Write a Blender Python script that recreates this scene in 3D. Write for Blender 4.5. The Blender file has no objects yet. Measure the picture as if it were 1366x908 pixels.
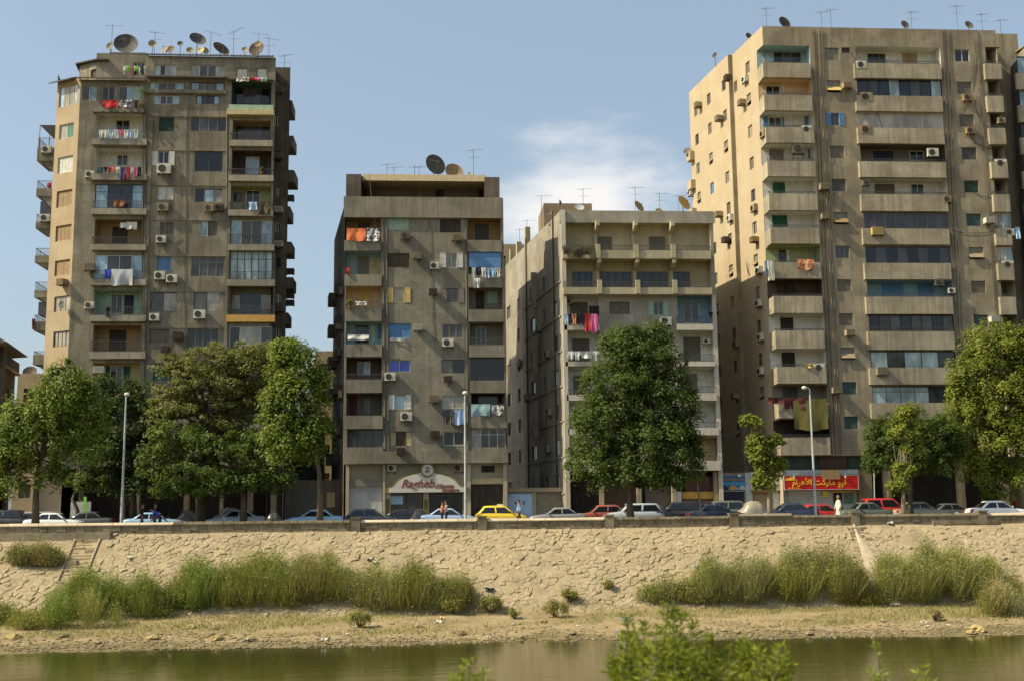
import bpy, math, random
import numpy as np
from mathutils import Vector, Matrix
random.seed(7); RNG = np.random.default_rng(7)
SC = bpy.context.scene; COLL = SC.collection
rad = math.radians

# ------------------------------------------------------------------ camera
# world axes: X along the street, Y across the canal towards the houses, Z up; water level z = 0
FPX, PITCH, ROLL, YAW, CAMZ = 1545.0, rad(8.58), -0.0110, rad(4.0), 6.5
cam = bpy.data.cameras.new('camera'); cam_o = bpy.data.objects.new('camera', cam); COLL.objects.link(cam_o)
cam.sensor_fit = 'HORIZONTAL'; cam.sensor_width = 36.0; cam.lens = 36.0*FPX/1366.0
cam.clip_start = 0.2; cam.clip_end = 6000
CM = Matrix.Rotation(-YAW, 3, 'Z') @ Matrix.Rotation(math.pi/2+PITCH, 3, 'X') @ Matrix.Rotation(ROLL, 3, 'Z')
cam_o.location = (0, 0, CAMZ); cam_o.rotation_euler = CM.to_euler()
cam.dof.use_dof = True; cam.dof.focus_distance = 92; cam.dof.aperture_fstop = 1.8
SC.camera = cam_o

# ------------------------------------------------------------------ sky and sun
SUN_EL, SUN_B = rad(44), rad(11)          # elevation; angle in front of the street line
S = Vector((-math.cos(SUN_EL)*math.cos(SUN_B), -math.cos(SUN_EL)*math.sin(SUN_B), math.sin(SUN_EL)))
w = bpy.data.worlds.new('World'); SC.world = w; w.use_nodes = True
nt = w.node_tree; N = nt.nodes; L = nt.links; N.clear()
def nn(t, **k):
    n = N.new(t)
    for a, b in k.items(): setattr(n, a, b)
    return n
sky = nn('ShaderNodeTexSky'); sky.sky_type = 'NISHITA'; sky.sun_disc = False
sky.sun_elevation = SUN_EL; sky.sun_rotation = math.atan2(S.x, S.y)
sky.air_density = 1.1; sky.dust_density = 3.2; sky.ozone_density = 1.6; sky.altitude = 20
tc = nn('ShaderNodeTexCoord')
mp = nn('ShaderNodeMapping'); mp.inputs['Scale'].default_value = (2.2, 2.2, 5.5); mp.inputs['Location'].default_value = (0.6, 0.2, 0.35)
L.new(tc.outputs['Generated'], mp.inputs['Vector'])
cn = nn('ShaderNodeTexNoise'); cn.inputs['Scale'].default_value = 2.1; cn.inputs['Detail'].default_value = 8; cn.inputs['Roughness'].default_value = .55
L.new(mp.outputs['Vector'], cn.inputs['Vector'])
# a bank of cumulus low over the roofs: distance of the view direction to the cloud's centre
CLD = CM @ Vector(((772-683)/FPX, -(262-454)/FPX, -1)).normalized()
sub = nn('ShaderNodeVectorMath', operation='SUBTRACT'); sub.inputs[1].default_value = CLD
L.new(tc.outputs['Generated'], sub.inputs[0])
scl = nn('ShaderNodeVectorMath', operation='MULTIPLY'); scl.inputs[1].default_value = (6.4, 6.4, 12)
L.new(sub.outputs[0], scl.inputs[0])
ln = nn('ShaderNodeVectorMath', operation='LENGTH'); L.new(scl.outputs[0], ln.inputs[0])
cr = nn('ShaderNodeMapRange'); cr.inputs[1].default_value = 0.0; cr.inputs[2].default_value = 1.25; cr.inputs[3].default_value = .46; cr.inputs[4].default_value = -.2
L.new(ln.outputs['Value'], cr.inputs[0])
ad = nn('ShaderNodeMath', operation='ADD'); L.new(cn.outputs['Fac'], ad.inputs[0]); L.new(cr.outputs[0], ad.inputs[1])
rm = nn('ShaderNodeMapRange'); rm.interpolation_type = 'SMOOTHSTEP'
rm.inputs[1].default_value = .56; rm.inputs[2].default_value = .86; rm.inputs[3].default_value = 0; rm.inputs[4].default_value = .88
L.new(ad.outputs[0], rm.inputs[0])
mx = nn('ShaderNodeMix', data_type='RGBA'); L.new(rm.outputs[0], mx.inputs[0]); L.new(sky.outputs[0], mx.inputs[6])
mx.inputs[7].default_value = (6.3, 6.1, 5.9, 1)
bg = nn('ShaderNodeBackground'); bg.inputs['Strength'].default_value = .12
hz = nn('ShaderNodeMix', data_type='RGBA'); hz.inputs[0].default_value = .34; hz.inputs[7].default_value = (3.5, 4.25, 4.6, 1)     # even dusty haze over the whole sky
L.new(sky.outputs[0], hz.inputs[6]); L.new(hz.outputs[2], mx.inputs[6])
L.new(mx.outputs[2], bg.inputs['Color']); wo = nn('ShaderNodeOutputWorld'); L.new(bg.outputs[0], wo.inputs['Surface'])
sl = bpy.data.lights.new('sun', 'SUN'); sl.energy = 4.8; sl.angle = rad(.53); sl.color = (1, .88, .64)
so = bpy.data.objects.new('sun', sl); COLL.objects.link(so); so.rotation_euler = S.to_track_quat('Z', 'Y').to_euler(); so.location = (-60, -20, 90)
SC.view_settings.view_transform = 'Standard'; SC.view_settings.look = 'None'; SC.view_settings.gamma = 1
SC.view_settings.use_curve_mapping = False; SC.view_settings.exposure = 0.47
SC.cycles.max_bounces = 6; SC.cycles.transparent_max_bounces = 6; SC.cycles.caustics_reflective = False; SC.cycles.caustics_refractive = False

# ------------------------------------------------------------------ photo pixel -> direction -> place
def ray(x, y): return CM @ Vector(((x-683)/FPX, -(y-454)/FPX, -1))
C0 = Vector((0, 0, CAMZ))
def on_y(x, y, Y):
    d = ray(x, y); return C0 + d*(Y/d.y)
def on_z(x, y, Z):
    d = ray(x, y); return C0 + d*((Z-CAMZ)/d.z)
def on_plane(x, y, P, n):
    d = ray(x, y); return C0 + d*((P-C0).dot(n)/d.dot(n))
def mpp(Y): return Y/FPX                      # metres per pixel at depth Y

# ------------------------------------------------------------------ materials
MATS = {}
def lin(c):
    return tuple((v/12.92 if v <= .04045 else ((v+.055)/1.055)**2.4) for v in c)
def material(name, build):
    if name in MATS: return MATS[name]
    m = bpy.data.materials.new(name); m.use_nodes = True
    t = m.node_tree; b = t.nodes['Principled BSDF']
    def new(ty, **k):
        n = t.nodes.new(ty)
        for a, v in k.items():
            if a in n.inputs: n.inputs[a].default_value = v
            else: setattr(n, a, v)
        return n
    build(t, b, new, t.links.new); MATS[name] = m; return m
def pos(new, link, sc=(1, 1, 1)):
    g = new('ShaderNodeNewGeometry'); v = new('ShaderNodeVectorMath', operation='MULTIPLY'); v.inputs[1].default_value = sc
    link(g.outputs['Position'], v.inputs[0]); return v.outputs[0]
def noise(new, link, sc, scale=1, detail=5, rough=.6):
    n = new('ShaderNodeTexNoise'); n.inputs['Scale'].default_value = scale; n.inputs['Detail'].default_value = detail; n.inputs['Roughness'].default_value = rough
    link(pos(new, link, sc), n.inputs['Vector']); return n.outputs['Fac']
def ramp(new, link, fac, a, b, lo=0., hi=1.):
    r = new('ShaderNodeMapRange'); r.inputs[1].default_value = a; r.inputs[2].default_value = b; r.inputs[3].default_value = lo; r.inputs[4].default_value = hi
    link(fac, r.inputs[0]); return r.outputs[0]
def mixc(new, link, fac, a, b, blend='MIX'):
    m = new('ShaderNodeMix', data_type='RGBA', blend_type=blend)
    if isinstance(fac, (int, float)): m.inputs[0].default_value = fac
    else: link(fac, m.inputs[0])
    for i, c in ((6, a), (7, b)):
        if isinstance(c, tuple): m.inputs[i].default_value = (*c[:3], 1)
        else: link(c, m.inputs[i])
    return m.outputs[2]
def bump(new, link, b, h, strength=.3, dist=.02):
    n = new('ShaderNodeBump'); n.inputs['Strength'].default_value = strength; n.inputs['Distance'].default_value = dist
    link(h, n.inputs['Height']); link(n.outputs['Normal'], b.inputs['Normal'])
def sc3(c, k): return tuple(v*k for v in c)

def paint(name, rgb, rough=.7, var=.22, scale=3., metal=0., dirt=(.16, .13, .09), dirtf=.25):
    def f(t, b, new, link):
        n = noise(new, link, (1, 1, 1), scale, 6); g = noise(new, link, (1.6, 1.6, .25), 2.2, 4)
        c = mixc(new, link, ramp(new, link, n, .3, .7), sc3(rgb, 1-var), sc3(rgb, 1+var*.5))
        c = mixc(new, link, ramp(new, link, g, .5, .75, 0, dirtf), c, dirt)
        link(c, b.inputs['Base Color']); b.inputs['Roughness'].default_value = rough; b.inputs['Metallic'].default_value = metal
    return material(name, f)
def concrete(name, base, dark, light, block=0., streak=.55, patch=.35, bscale=(.5, .21)):
    def f(t, b, new, link):
        big = noise(new, link, (1, 1, 1), .33, 6, .65); st = noise(new, link, (2.6, 2.6, .13), 1., 5, .7)
        fine = noise(new, link, (1, 1, 1), 7., 7, .7); pt = noise(new, link, (.8, .8, 1.1), .55, 3, .4)
        c = mixc(new, link, ramp(new, link, big, .38, .62), base, sc3(dark, 1.45))
        c = mixc(new, link, ramp(new, link, pt, .57, .62, 0, patch), c, light)
        c = mixc(new, link, ramp(new, link, st, .46, .66, 0, streak), c, dark)
        st2 = noise(new, link, (3.4, 3.4, .10), 1.3, 4, .6)
        c = mixc(new, link, ramp(new, link, st2, .60, .72, 0, .5), c, light)
        c = mixc(new, link, ramp(new, link, fine, .35, .72, 0, .5), c, sc3(dark, 1.0))
        h = fine
        if block:
            s = new('ShaderNodeSeparateXYZ'); link(pos(new, link), s.inputs[0]); k = new('ShaderNodeCombineXYZ')
            a = new('ShaderNodeMath', operation='ADD'); link(s.outputs[0], a.inputs[0]); link(s.outputs[1], a.inputs[1])
            link(a.outputs[0], k.inputs[0]); link(s.outputs[2], k.inputs[1])
            br = new('ShaderNodeTexBrick'); br.inputs['Scale'].default_value = 1; br.inputs['Brick Width'].default_value = bscale[0]; br.inputs['Row Height'].default_value = bscale[1]
            br.inputs['Mortar Size'].default_value = .018; br.inputs['Mortar Smooth'].default_value = .3
            link(k.outputs[0], br.inputs['Vector'])
            mf = new('ShaderNodeMath', operation='MULTIPLY'); mf.inputs[1].default_value = block; link(br.outputs['Fac'], mf.inputs[0])
            msk = new('ShaderNodeMath', operation='MULTIPLY'); link(mf.outputs[0], msk.inputs[0]); link(ramp(new, link, big, .3, .6, .35, 1), msk.inputs[1])
            c = mixc(new, link, msk.outputs[0], c, sc3(dark, .8))
            hh = new('ShaderNodeMath', operation='SUBTRACT'); link(fine, hh.inputs[0]); link(mf.outputs[0], hh.inputs[1]); h = hh.outputs[0]
        link(c, b.inputs['Base Color']); b.inputs['Roughness'].default_value = .92; b.inputs['Specular IOR Level'].default_value = .2
        bump(new, link, b, h, .5, .03)
    return material(name, f)
def glassy(name, rgb, rough=.08, var=.4):
    def f(t, b, new, link):
        n = noise(new, link, (1, 1, .5), .9, 3)
        link(mixc(new, link, ramp(new, link, n, .35, .65), sc3(rgb, 1-var), sc3(rgb, 1+var)), b.inputs['Base Color'])
        b.inputs['Roughness'].default_value = rough; b.inputs['Specular IOR Level'].default_value = .6
    return material(name, f)
def leafm(name, c1, c2, c3, trans=.35):
    def f(t, b, new, link):
        g = new('ShaderNodeNewGeometry'); n = noise(new, link, (1, 1, 1), .55, 3)
        c = mixc(new, link, g.outputs['Random Per Island'], c1, c2)
        c = mixc(new, link, ramp(new, link, n, .4, .68), c, c3)
        out = t.nodes['Material Output']; t.nodes.remove(b)
        d = new('ShaderNodeBsdfPrincipled'); d.inputs['Roughness'].default_value = .55; d.inputs['Specular IOR Level'].default_value = .25; link(c, d.inputs['Base Color'])
        tr = new('ShaderNodeBsdfTranslucent'); link(mixc(new, link, .5, c, (.25, .3, .03)), tr.inputs['Color'])
        ms = new('ShaderNodeMixShader'); ms.inputs[0].default_value = trans; link(d.outputs[0], ms.inputs[1]); link(tr.outputs[0], ms.inputs[2]); link(ms.outputs[0], out.inputs['Surface'])
    return material(name, f)

# sRGB-picked paint colours used on windows, walls, cloth and cars
COLS = dict(white=(.80, .80, .76), cream=(.74, .68, .50), beige=(.60, .54, .42), tan=(.58, .48, .33), brown=(.30, .24, .18), dbrown=(.19, .15, .12),
    grey=(.48, .47, .42), dgrey=(.30, .30, .29), black=(.10, .10, .10), teal=(.56, .68, .69), dteal=(.22, .32, .31), offw=(.80, .79, .72), iron=(.20, .19, .18), blue=(.33, .52, .70), sblue=(.16, .28, .72),
    navy=(.13, .15, .24), green=(.10, .36, .28), dgreen=(.10, .22, .15), lgreen=(.60, .63, .46), mint=(.60, .70, .62), yellow=(.80, .70, .42), gold=(.75, .58, .28),
    red=(.72, .16, .16), pink=(.84, .40, .58), orange=(.86, .48, .30), purple=(.30, .20, .38), lime=(.50, .80, .22), lblue=(.62, .74, .86), skin=(.62, .44, .34),
    maroon=(.36, .13, .13), olive=(.40, .38, .18), rust=(.50, .30, .20), peach=(.80, .70, .56), silver=(.70, .72, .72), bluewall=(.50, .64, .70), ash=(.40, .38, .33))
def col(c, rough=.75, **k):
    return paint('paint_'+c+('' if rough == .75 else '_%d' % (rough*100)), lin(COLS[c]), rough, **k)
GL = dict(dark=(.020, .021, .022), sky=(.26, .38, .46), brownglass=(.10, .085, .065), curtain=(.30, .28, .23), pale=(.36, .45, .45), bluepane=(.045, .075, .42), greenpane=(.05, .16, .09), smoke=(.055, .053, .05), black=(.008, .008, .008))  # sky: bluish sky reflection put into the pane colour
def gl(c): return glassy('glass_'+c, GL[c])

# ------------------------------------------------------------------ mesh building
class MB:
    def __init__(s): s.v = []; s.f = []; s.m = []
    def quad(s, a, b, c, d, m=0):
        k = len(s.v); s.v += [tuple(a), tuple(b), tuple(c), tuple(d)]; s.f.append((k, k+1, k+2, k+3)); s.m.append(m)
    def poly(s, pts, m=0):
        k = len(s.v); s.v += [tuple(p) for p in pts]; s.f.append(tuple(range(k, k+len(pts)))); s.m.append(m)
    def box(s, x0, x1, y0, y1, z0, z1, m=0):
        k = len(s.v)
        s.v += [(x0, y0, z0), (x1, y0, z0), (x1, y1, z0), (x0, y1, z0), (x0, y0, z1), (x1, y0, z1), (x1, y1, z1), (x0, y1, z1)]
        for q in ((0, 3, 2, 1), (4, 5, 6, 7), (0, 1, 5, 4), (1, 2, 6, 5), (2, 3, 7, 6), (3, 0, 4, 7)):
            s.f.append(tuple(k+i for i in q)); s.m.append(m)
    def prism(s, pts, d, m=0):          # polygon pts swept along vector d
        n = len(pts); k = len(s.v); d = Vector(d)
        s.v += [tuple(p) for p in pts]+[tuple(Vector(p)+d) for p in pts]
        s.f.append(tuple(k+i for i in range(n))[::-1]); s.m.append(m); s.f.append(tuple(k+n+i for i in range(n))); s.m.append(m)
        for i in range(n):
            j = (i+1) % n; s.f.append((k+i, k+j, k+n+j, k+n+i)); s.m.append(m)
    def loft(s, rings, m=0, caps=True, closed=True):
        k = len(s.v); n = len(rings[0])
        for r in rings: s.v += [tuple(p) for p in r]
        for a in range(len(rings)-1):
            for i in range(n if closed else n-1):
                j = (i+1) % n; s.f.append((k+a*n+i, k+a*n+j, k+(a+1)*n+j, k+(a+1)*n+i)); s.m.append(m)
        if caps:
            s.f.append(tuple(k+i for i in range(n))[::-1]); s.m.append(m)
            e = k+(len(rings)-1)*n; s.f.append(tuple(e+i for i in range(n))); s.m.append(m)
    def tube(s, pts, r, n=6, m=0, caps=True):
        pts = [Vector(p) for p in pts]; rr = r if isinstance(r, (list, tuple)) else [r]*len(pts); rings = []
        for i, p in enumerate(pts):
            t = (pts[min(i+1, len(pts)-1)]-pts[max(i-1, 0)]).normalized()
            a = t.cross(Vector((0, 0, 1)) if abs(t.z) < .95 else Vector((1, 0, 0))).normalized(); b = t.cross(a)
            rings.append([p+a*(rr[i]*math.cos(2*math.pi*k/n))+b*(rr[i]*math.sin(2*math.pi*k/n)) for k in range(n)])
        s.loft(rings, m, caps)
    def lathe(s, prof, n=16, m=0, axis='z', c=(0, 0, 0)):
        rings = []
        for r, h in prof:
            ring = []
            for k in range(n):
                a = 2*math.pi*k/n; p = (r*math.cos(a), r*math.sin(a), h)
                if axis == 'y': p = (p[0], p[2], p[1])
                if axis == 'x': p = (p[2], p[0], p[1])
                ring.append((p[0]+c[0], p[1]+c[1], p[2]+c[2]))
            rings.append(ring)
        s.loft(rings, m)
    def mesh(s, name, mats, smooth=False):
        me = bpy.data.meshes.new(name); me.from_pydata(s.v, [], s.f)
        for mm in (mats if isinstance(mats, (list, tuple)) else [mats]): me.materials.append(mm)
        if any(s.m): me.polygons.foreach_set('material_index', s.m)
        if smooth: me.polygons.foreach_set('use_smooth', [True]*len(s.f))
        me.update(); return me
def link(name, me, parent=None, loc=(0, 0, 0), rz=0.):
    o = bpy.data.objects.new(name, me); COLL.objects.link(o); o.location = loc
    if rz: o.rotation_euler = (0, 0, rz)
    if parent is not None: o.parent = parent
    return o
def build(mb, name, mats, parent=None, loc=(0, 0, 0), rz=0., smooth=False):
    return link(name, mb.mesh(name, mats, smooth), parent, loc, rz)
def tag(o, label, cat, group=None):
    o['label'] = label; o['category'] = cat
    if group: o['group'] = group
    return o
def thing(name, label, cat, loc=(0, 0, 0), rz=0., group=None):
    return tag(link(name, None, None, loc, rz), label, cat, group)
def struct(o): o['kind'] = 'structure'; return o
CACHE = {}
def cached(key, fn):
    if key not in CACHE: CACHE[key] = fn()
    return CACHE[key]
def boxmesh(w, d, h, m, name='panel'):
    w, d, h = round(w, 2), round(d, 2), round(h, 2)
    def f():
        b = MB(); b.box(0, w, 0, d, 0, h); return b.mesh(name, m)
    return cached(('box', w, d, h, m.name), f)
ORD = ['ground', 'first', 'second', 'third', 'fourth', 'fifth', 'sixth', 'seventh', 'eighth', 'ninth', 'tenth', 'eleventh', 'twelfth', 'thirteenth', 'fourteenth', 'fifteenth']
def floor_name(z): return ORD[max(0, min(15, int((z-10.6)//3.02)+1))]
# ------------------------------------------------------------------ facade toolkit
class Wall:
    """a vertical wall plane of a building: s along the wall, d inwards, z up"""
    def __init__(self, root, P, ang=0., bname='', mat=None):
        self.root = root; self.P = Vector((P[0], P[1], 0)); self.ang = ang; self.bname = bname; self.mat = mat
        self.a = Vector((math.cos(ang), math.sin(ang), 0)); self.i = Vector((-math.sin(ang), math.cos(ang), 0)); self.ops = []
    def px(self, x, y, d=0.):
        q = on_plane(x, y, self.P+self.i*d, self.i); return (q-self.P).dot(self.a), q.z
    def rect(self, x0, y0, x1, y1, d=0.):
        my, mx_ = (y0+y1)/2, (x0+x1)/2
        return self.px(x0, my, d)[0], self.px(x1, my, d)[0], self.px(mx_, y1, d)[1], self.px(mx_, y0, d)[1]
    def W(self, s, z, d=0.): return Vector((self.P.x, self.P.y, 0))+self.a*s+self.i*d+Vector((0, 0, z))
    def loc(self, s, z, d=0.): return self.W(s, z, d)-self.root.location
    def obj(self, mb, name, mats, parent=None, smooth=False):
        par = parent or self.root
        if parent is None or parent is self.root: return build(mb, name, mats, self.root, self.loc(0, 0, 0), self.ang, smooth)
        return build(mb, name, mats, parent, (0, 0, 0), 0, smooth)      # same frame as the parent part
    def cut(self, s0, s1, z0, z1, depth=0.): self.ops.append((s0, s1, z0, z1, depth))
    def finish(self, s0, s1, z0, z1, name='wall', mat=None):
        ops = [(max(a, s0), min(b, s1), max(c, z0), min(d, z1), e) for a, b, c, d, e in self.ops]
        ops = [o for o in ops if o[1] > o[0]+.01 and o[3] > o[2]+.01]
        ss = sorted({s0, s1, *[o[0] for o in ops], *[o[1] for o in ops]}); zs = sorted({z0, z1, *[o[2] for o in ops], *[o[3] for o in ops]})
        mb = MB(); sm = np.array([(a+b)/2 for a, b in zip(ss, ss[1:])])
        for za, zb in zip(zs, zs[1:]):
            zm = (za+zb)/2; op = np.zeros(len(sm), bool)
            for o in ops:
                if o[2] < zm < o[3]: op |= (sm > o[0]) & (sm < o[1])
            i = 0
            while i < len(sm):
                if op[i]: i += 1; continue
                j = i
                while j+1 < len(sm) and not op[j+1]: j += 1
                mb.quad((ss[i], 0, za), (ss[j+1], 0, za), (ss[j+1], 0, zb), (ss[i], 0, zb)); i = j+1
        for a, b, c, d, e in ops:
            if e > 0:
                mb.quad((a, 0, c), (a, 0, d), (a, e, d), (a, e, c)); mb.quad((b, 0, c), (b, e, c), (b, e, d), (b, 0, d))
                mb.quad((a, 0, d), (b, 0, d), (b, e, d), (a, e, d)); mb.quad((a, 0, c), (a, e, c), (b, e, c), (b, 0, c))
        return self.obj(mb, name, mat or self.mat)

def frame_mesh(w, h, n, m, t=.055, transom=0., d=.06):
    def f():
        b = MB(); b.box(0, w, 0, d, 0, t); b.box(0, w, 0, d, h-t, h); b.box(0, t, 0, d, t, h-t); b.box(w-t, w, 0, d, t, h-t)
        for k in range(1, n):
            x = w*k/n; b.box(x-t*.45, x+t*.45, .004, d-.004, t, h-t)
        if transom: b.box(t, w-t, .007, d-.007, h*transom-t*.4, h*transom+t*.4)
        return b.mesh('window', m)
    return cached(('fr', w, h, n, m.name, transom, t), f)
def shutter_mesh(w, h, m):
    def f():
        b = MB(); t = .05; b.box(0, t, 0, .04, 0, h); b.box(w-t, w, 0, .04, 0, h); b.box(t, w-t, 0, .04, 0, t); b.box(t, w-t, 0, .04, h-t, h)
        k = max(3, int(h/.11)); z = np.linspace(t, h-t, k+1)
        for i in range(k):
            zz = z[i]; dz = z[i+1]-z[i]
            b.prism([(t, .004, zz), (t, .012, zz), (t, .036, zz+dz*.95), (t, .028, zz+dz*.95)], (w-2*t, 0, 0))
        b.quad((t, .039, t), (w-t, .039, t), (w-t, .039, h-t), (t, .039, h-t))
        return b.mesh('shutter', m)
    return cached(('sh', w, h, m.name), f)
def roller_mesh(w, h, m):
    def f():
        b = MB(); k = max(4, int(h/.1)); z = np.linspace(0, h, k+1)
        for i in range(k): b.box(0, w, 0, .03, z[i]+.008, z[i+1])
        b.quad((0, .02, 0), (w, .02, 0), (w, .02, h), (0, .02, h)); return b.mesh('shutter', m)
    return cached(('ro', w, h, m.name), f)

def window(W, r, kind, d=.10, name='window'):
    """kind: letter + pane count : frame colour : fill.  g glass, t glass with transom, s closed shutters, o open shutters, r roller, a propped blind"""
    k = kind.split(':'); t = k[0][0]; n = int(k[0][1:] or 2); fc = col(k[1] if len(k) > 1 else 'grey'); fill = k[2] if len(k) > 2 else 'dark'
    s0, s1, z0, z1 = r
    if t == 'o':
        q = (s1-s0)*.26; sw = q*1.0
        for x in (s0, s1-sw):
            pass
        i0, i1 = s0+q, s1-q
    else: i0, i1 = s0, s1
    wd, h = round(i1-i0, 2), round(z1-z0, 2)
    if t == 's': wm = frame_mesh(wd, h, 1, fc, .04)
    elif t == 't': wm = frame_mesh(wd, h, n, fc, .05, .74)
    elif t in 'ra': wm = frame_mesh(wd, h, 1, col('grey'), .05)
    else: wm = frame_mesh(wd, h, n, fc)
    o = link(name, wm, W.root, W.loc(i0, z0, d), W.ang)
    if t in 'gto':
        for j in range(n):
            f = fill.split('/'); f = f[j % len(f)]
            pm = boxmesh(wd/n-.06, .012, h-.11, gl(f)); link('pane', pm, o, (wd*j/n+.03, .03+.002*j, .055))
    if t == 's':
        for j in range(n): link('shutter', shutter_mesh(round((wd-.08)/n-.01, 2), round(h-.08, 2), fc if j % 3 or fill != 'mix' else col('cream')), o, (.04+(wd-.08)*j/n+.005, .01+.004*(j % 2), .04))
    if t == 'o':
        sm = shutter_mesh(round(q-.02, 2), h, fc); link('shutter', sm, o, (-q, -d-.05, 0)); link('shutter', sm, o, (wd+.02, -d-.05, 0))
    if t == 'r': link('shutter', roller_mesh(round(wd-.1, 2), round(h-.1, 2), fc), o, (.05, .015, .05))
    if t == 'a':
        link('pane', boxmesh(wd-.1, .012, h-.1, gl('dark')), o, (.05, .04, .05))
        link('blind', roller_mesh(round(wd-.1, 2), round(h*.45, 2), col('grey')), o, (.05, .01, round(h*.5, 2)))
        p = link('shutter', roller_mesh(round(wd-.04, 2), round(h*.5, 2), fc), o, (.02, -.32, h*.14)); p.rotation_euler = (rad(-38), 0, 0)
    return o
def win(W, x0, y0, x1, y1, kind, sill=True):
    r = W.rect(x0, y0, x1, y1); s0, s1, z0, z1 = r
    if kind[0] == 'o': q = (s1-s0)*.26; W.cut(s0+q, s1-q, z0, z1, .2)
    elif kind[0] == 'd':
        W.cut(s0, s1, z0, z1, .25); o = W.obj(boxed(s0, s1, .25, .26, z0, z1), 'opening', col('black')); return o
    else: W.cut(s0, s1, z0, z1, .2)
    o = window(W, r, kind)
    return o
def boxed(*a):
    b = MB(); b.box(*a); return b

def railing(W, par, s0, s1, z0, z1, d, m, step=.13, side=0.):
    b = MB(); b.box(s0, s1, d-.02, d+.02, z1-.04, z1); b.box(s0, s1, d-.015, d+.015, z0+.05, z0+.08)
    k = max(2, int((s1-s0)/step))
    for i in range(k+1):
        x = s0+(s1-s0)*i/k; b.box(x-.011, x+.011, d-.010, d+.010, z0, z1-.04)
    if side:
        for x in (s0, s1):
            b.box(x-.02, x+.02, d+.02, d+side, z1-.045, z1-.005)
            for i in range(1, max(2, int(side/step))): b.box(x-.01, x+.01, d+i*step-.01, d+i*step+.01, z0, z1-.045)
    return W.obj(b, 'railing', m, par)

def loggia(W, x0, x1, yt, yb0, yb1, wallc='beige', items=(), rail=None, glaze=None, proj=.35, ext=(2, 2), depth=1.3, band=None, rim=None, lopen=False, ropen=False, railc='dgrey', top=None, slab=.16):
    """recess in the wall between yt and the parapet band (yb0..yb1), all photo rows"""
    s0, s1, _, z1 = W.rect(x0, yt, x1, yb0)
    b0, b1, zb0, zb1 = W.rect(x0-ext[0], yb0, x1+ext[1], yb1, -proj)
    fl = zb0+slab; wm = col(wallc) if isinstance(wallc, str) else wallc; bm = band or W.mat
    b = MB()                                                   # recess: floor, ceiling, back and cheeks
    if lopen: s0 = 0.
    sb = s0-depth*.1497 if lopen else s0
    b.quad((s0, 0, fl), (s1, 0, fl), (s1, depth, fl), (sb, depth, fl)); b.quad((s0, 0, z1), (sb, depth, z1), (s1, depth, z1), (s1, 0, z1))
    b.quad((sb, depth, fl), (s1, depth, fl), (s1, depth, z1), (sb, depth, z1))
    if not lopen: b.quad((s0, 0, fl), (s0, depth, fl), (s0, depth, z1), (s0, 0, z1))
    if not ropen: b.quad((s1, 0, fl), (s1, 0, z1), (s1, depth, z1), (s1, depth, fl))
    W.obj(b, 'balcony_recess', wm); W.cut(s0, s1, fl, z1, 0)
    b = MB(); t = .12
    b.box(b0, b1, -proj, -proj+t, zb0, zb1)
    bk = depth if lopen else 0.; b.box(b0, b0+t, -proj+t, bk, zb0, zb1)
    bk2 = depth if ropen else 0.; b.box(b1-t, b1, -proj+t, bk2, zb0, zb1)
    b.box(b0+t, b1-t, -proj+t, 0.02, zb0+.003, fl)
    o = W.obj(b, 'balcony', bm)
    if rail:
        zr = W.px((x0+x1)/2, rail, -proj)[1]; railing(W, o, b0+.05, b1-.05, zb1, zr, -proj+.06, col(railc), side=max(0, proj-.1))
    if glaze:
        zg = zb1; gz = z1-.03; window(W, (s0+.02, s1-.02, max(fl+.05, zg-.25), gz), glaze, .06, 'glazing')
    for it in items:
        kind = it[0]; r = W.rect(*it[1:5], depth); r = (max(r[0], s0+.05), min(r[1], s1-.05), max(fl+.02, r[2]), min(r[3], z1-.05))
        if kind[0] == 'o': kind = 's4:'+kind.split(':')[1]
        if r[1] > r[0]+.1: window(W, r, kind, depth-.07, 'window' if r[2] > fl+.5 else 'door')
    return o, (b0, b1, zb0, zb1), (s0, s1, fl, z1)

# air conditioners ---------------------------------------------------
ACN = 0
def ac_meshes(kind, c):
    def f():
        b = MB(); g = MB(); k = MB()
        if kind == 'split':
            w_, d_, h_ = .84, .32, .6
            b.box(-w_/2, w_/2, 0, d_, 0, h_); b.box(-w_/2-.008, w_/2+.008, -.006, d_+.006, h_, h_+.025)
            g.lathe([(.235, -.004), (.235, -.03), (.20, -.03), (.20, -.012), (.05, -.012), (.05, -.03), (.001, -.03)], 20, axis='y', c=(-.1, 0, .3))
            for r in (.09, .14, .175): g.lathe([(r, -.026), (r+.012, -.026), (r+.012, -.016), (r, -.016)], 18, axis='y', c=(-.1, 0, .3))
            for i in range(7): b.box(.2, .38, -.012, 0, .1+i*.06, .125+i*.06)
            k.box(-.36, -.30, 0, d_+.25, -.06, -.002); k.box(.30, .36, 0, d_+.25, -.06, -.002); k.tube([(-.33, .03, -.06), (-.33, d_+.25, -.4)], .02, 4); k.tube([(.33, .03, -.06), (.33, d_+.25, -.4)], .02, 4); k.box(-.35, .35, d_+.1, d_+.14, -.058, -.004)
        else:
            w_, d_, h_ = .72, .58, .46
            b.box(-w_/2, w_/2, 0, d_, 0, h_)
            for i in range(9): b.box(-w_/2+.05, w_/2-.05, -.015, 0, .05+i*.042, .068+i*.042)
            g.box(-w_/2+.04, w_/2-.04, -.004, 0, .04, h_-.04)
            b.box(-w_/2-.006, w_/2+.006, -.02, .03, h_, h_+.02)
            k.box(-.33, -.27, 0, d_+.02, -.06, -.002); k.box(.27, .33, 0, d_+.02, -.06, -.002); k.box(-.4, .4, -.01, .03, -.058, -.004)
        return b.mesh('casing', col('offw' if c == 'cream' else c)), g.mesh('fan_grille', col('iron')), k.mesh('bracket', col('dbrown')), d_
    return cached(('ac', kind, c), f)
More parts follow.
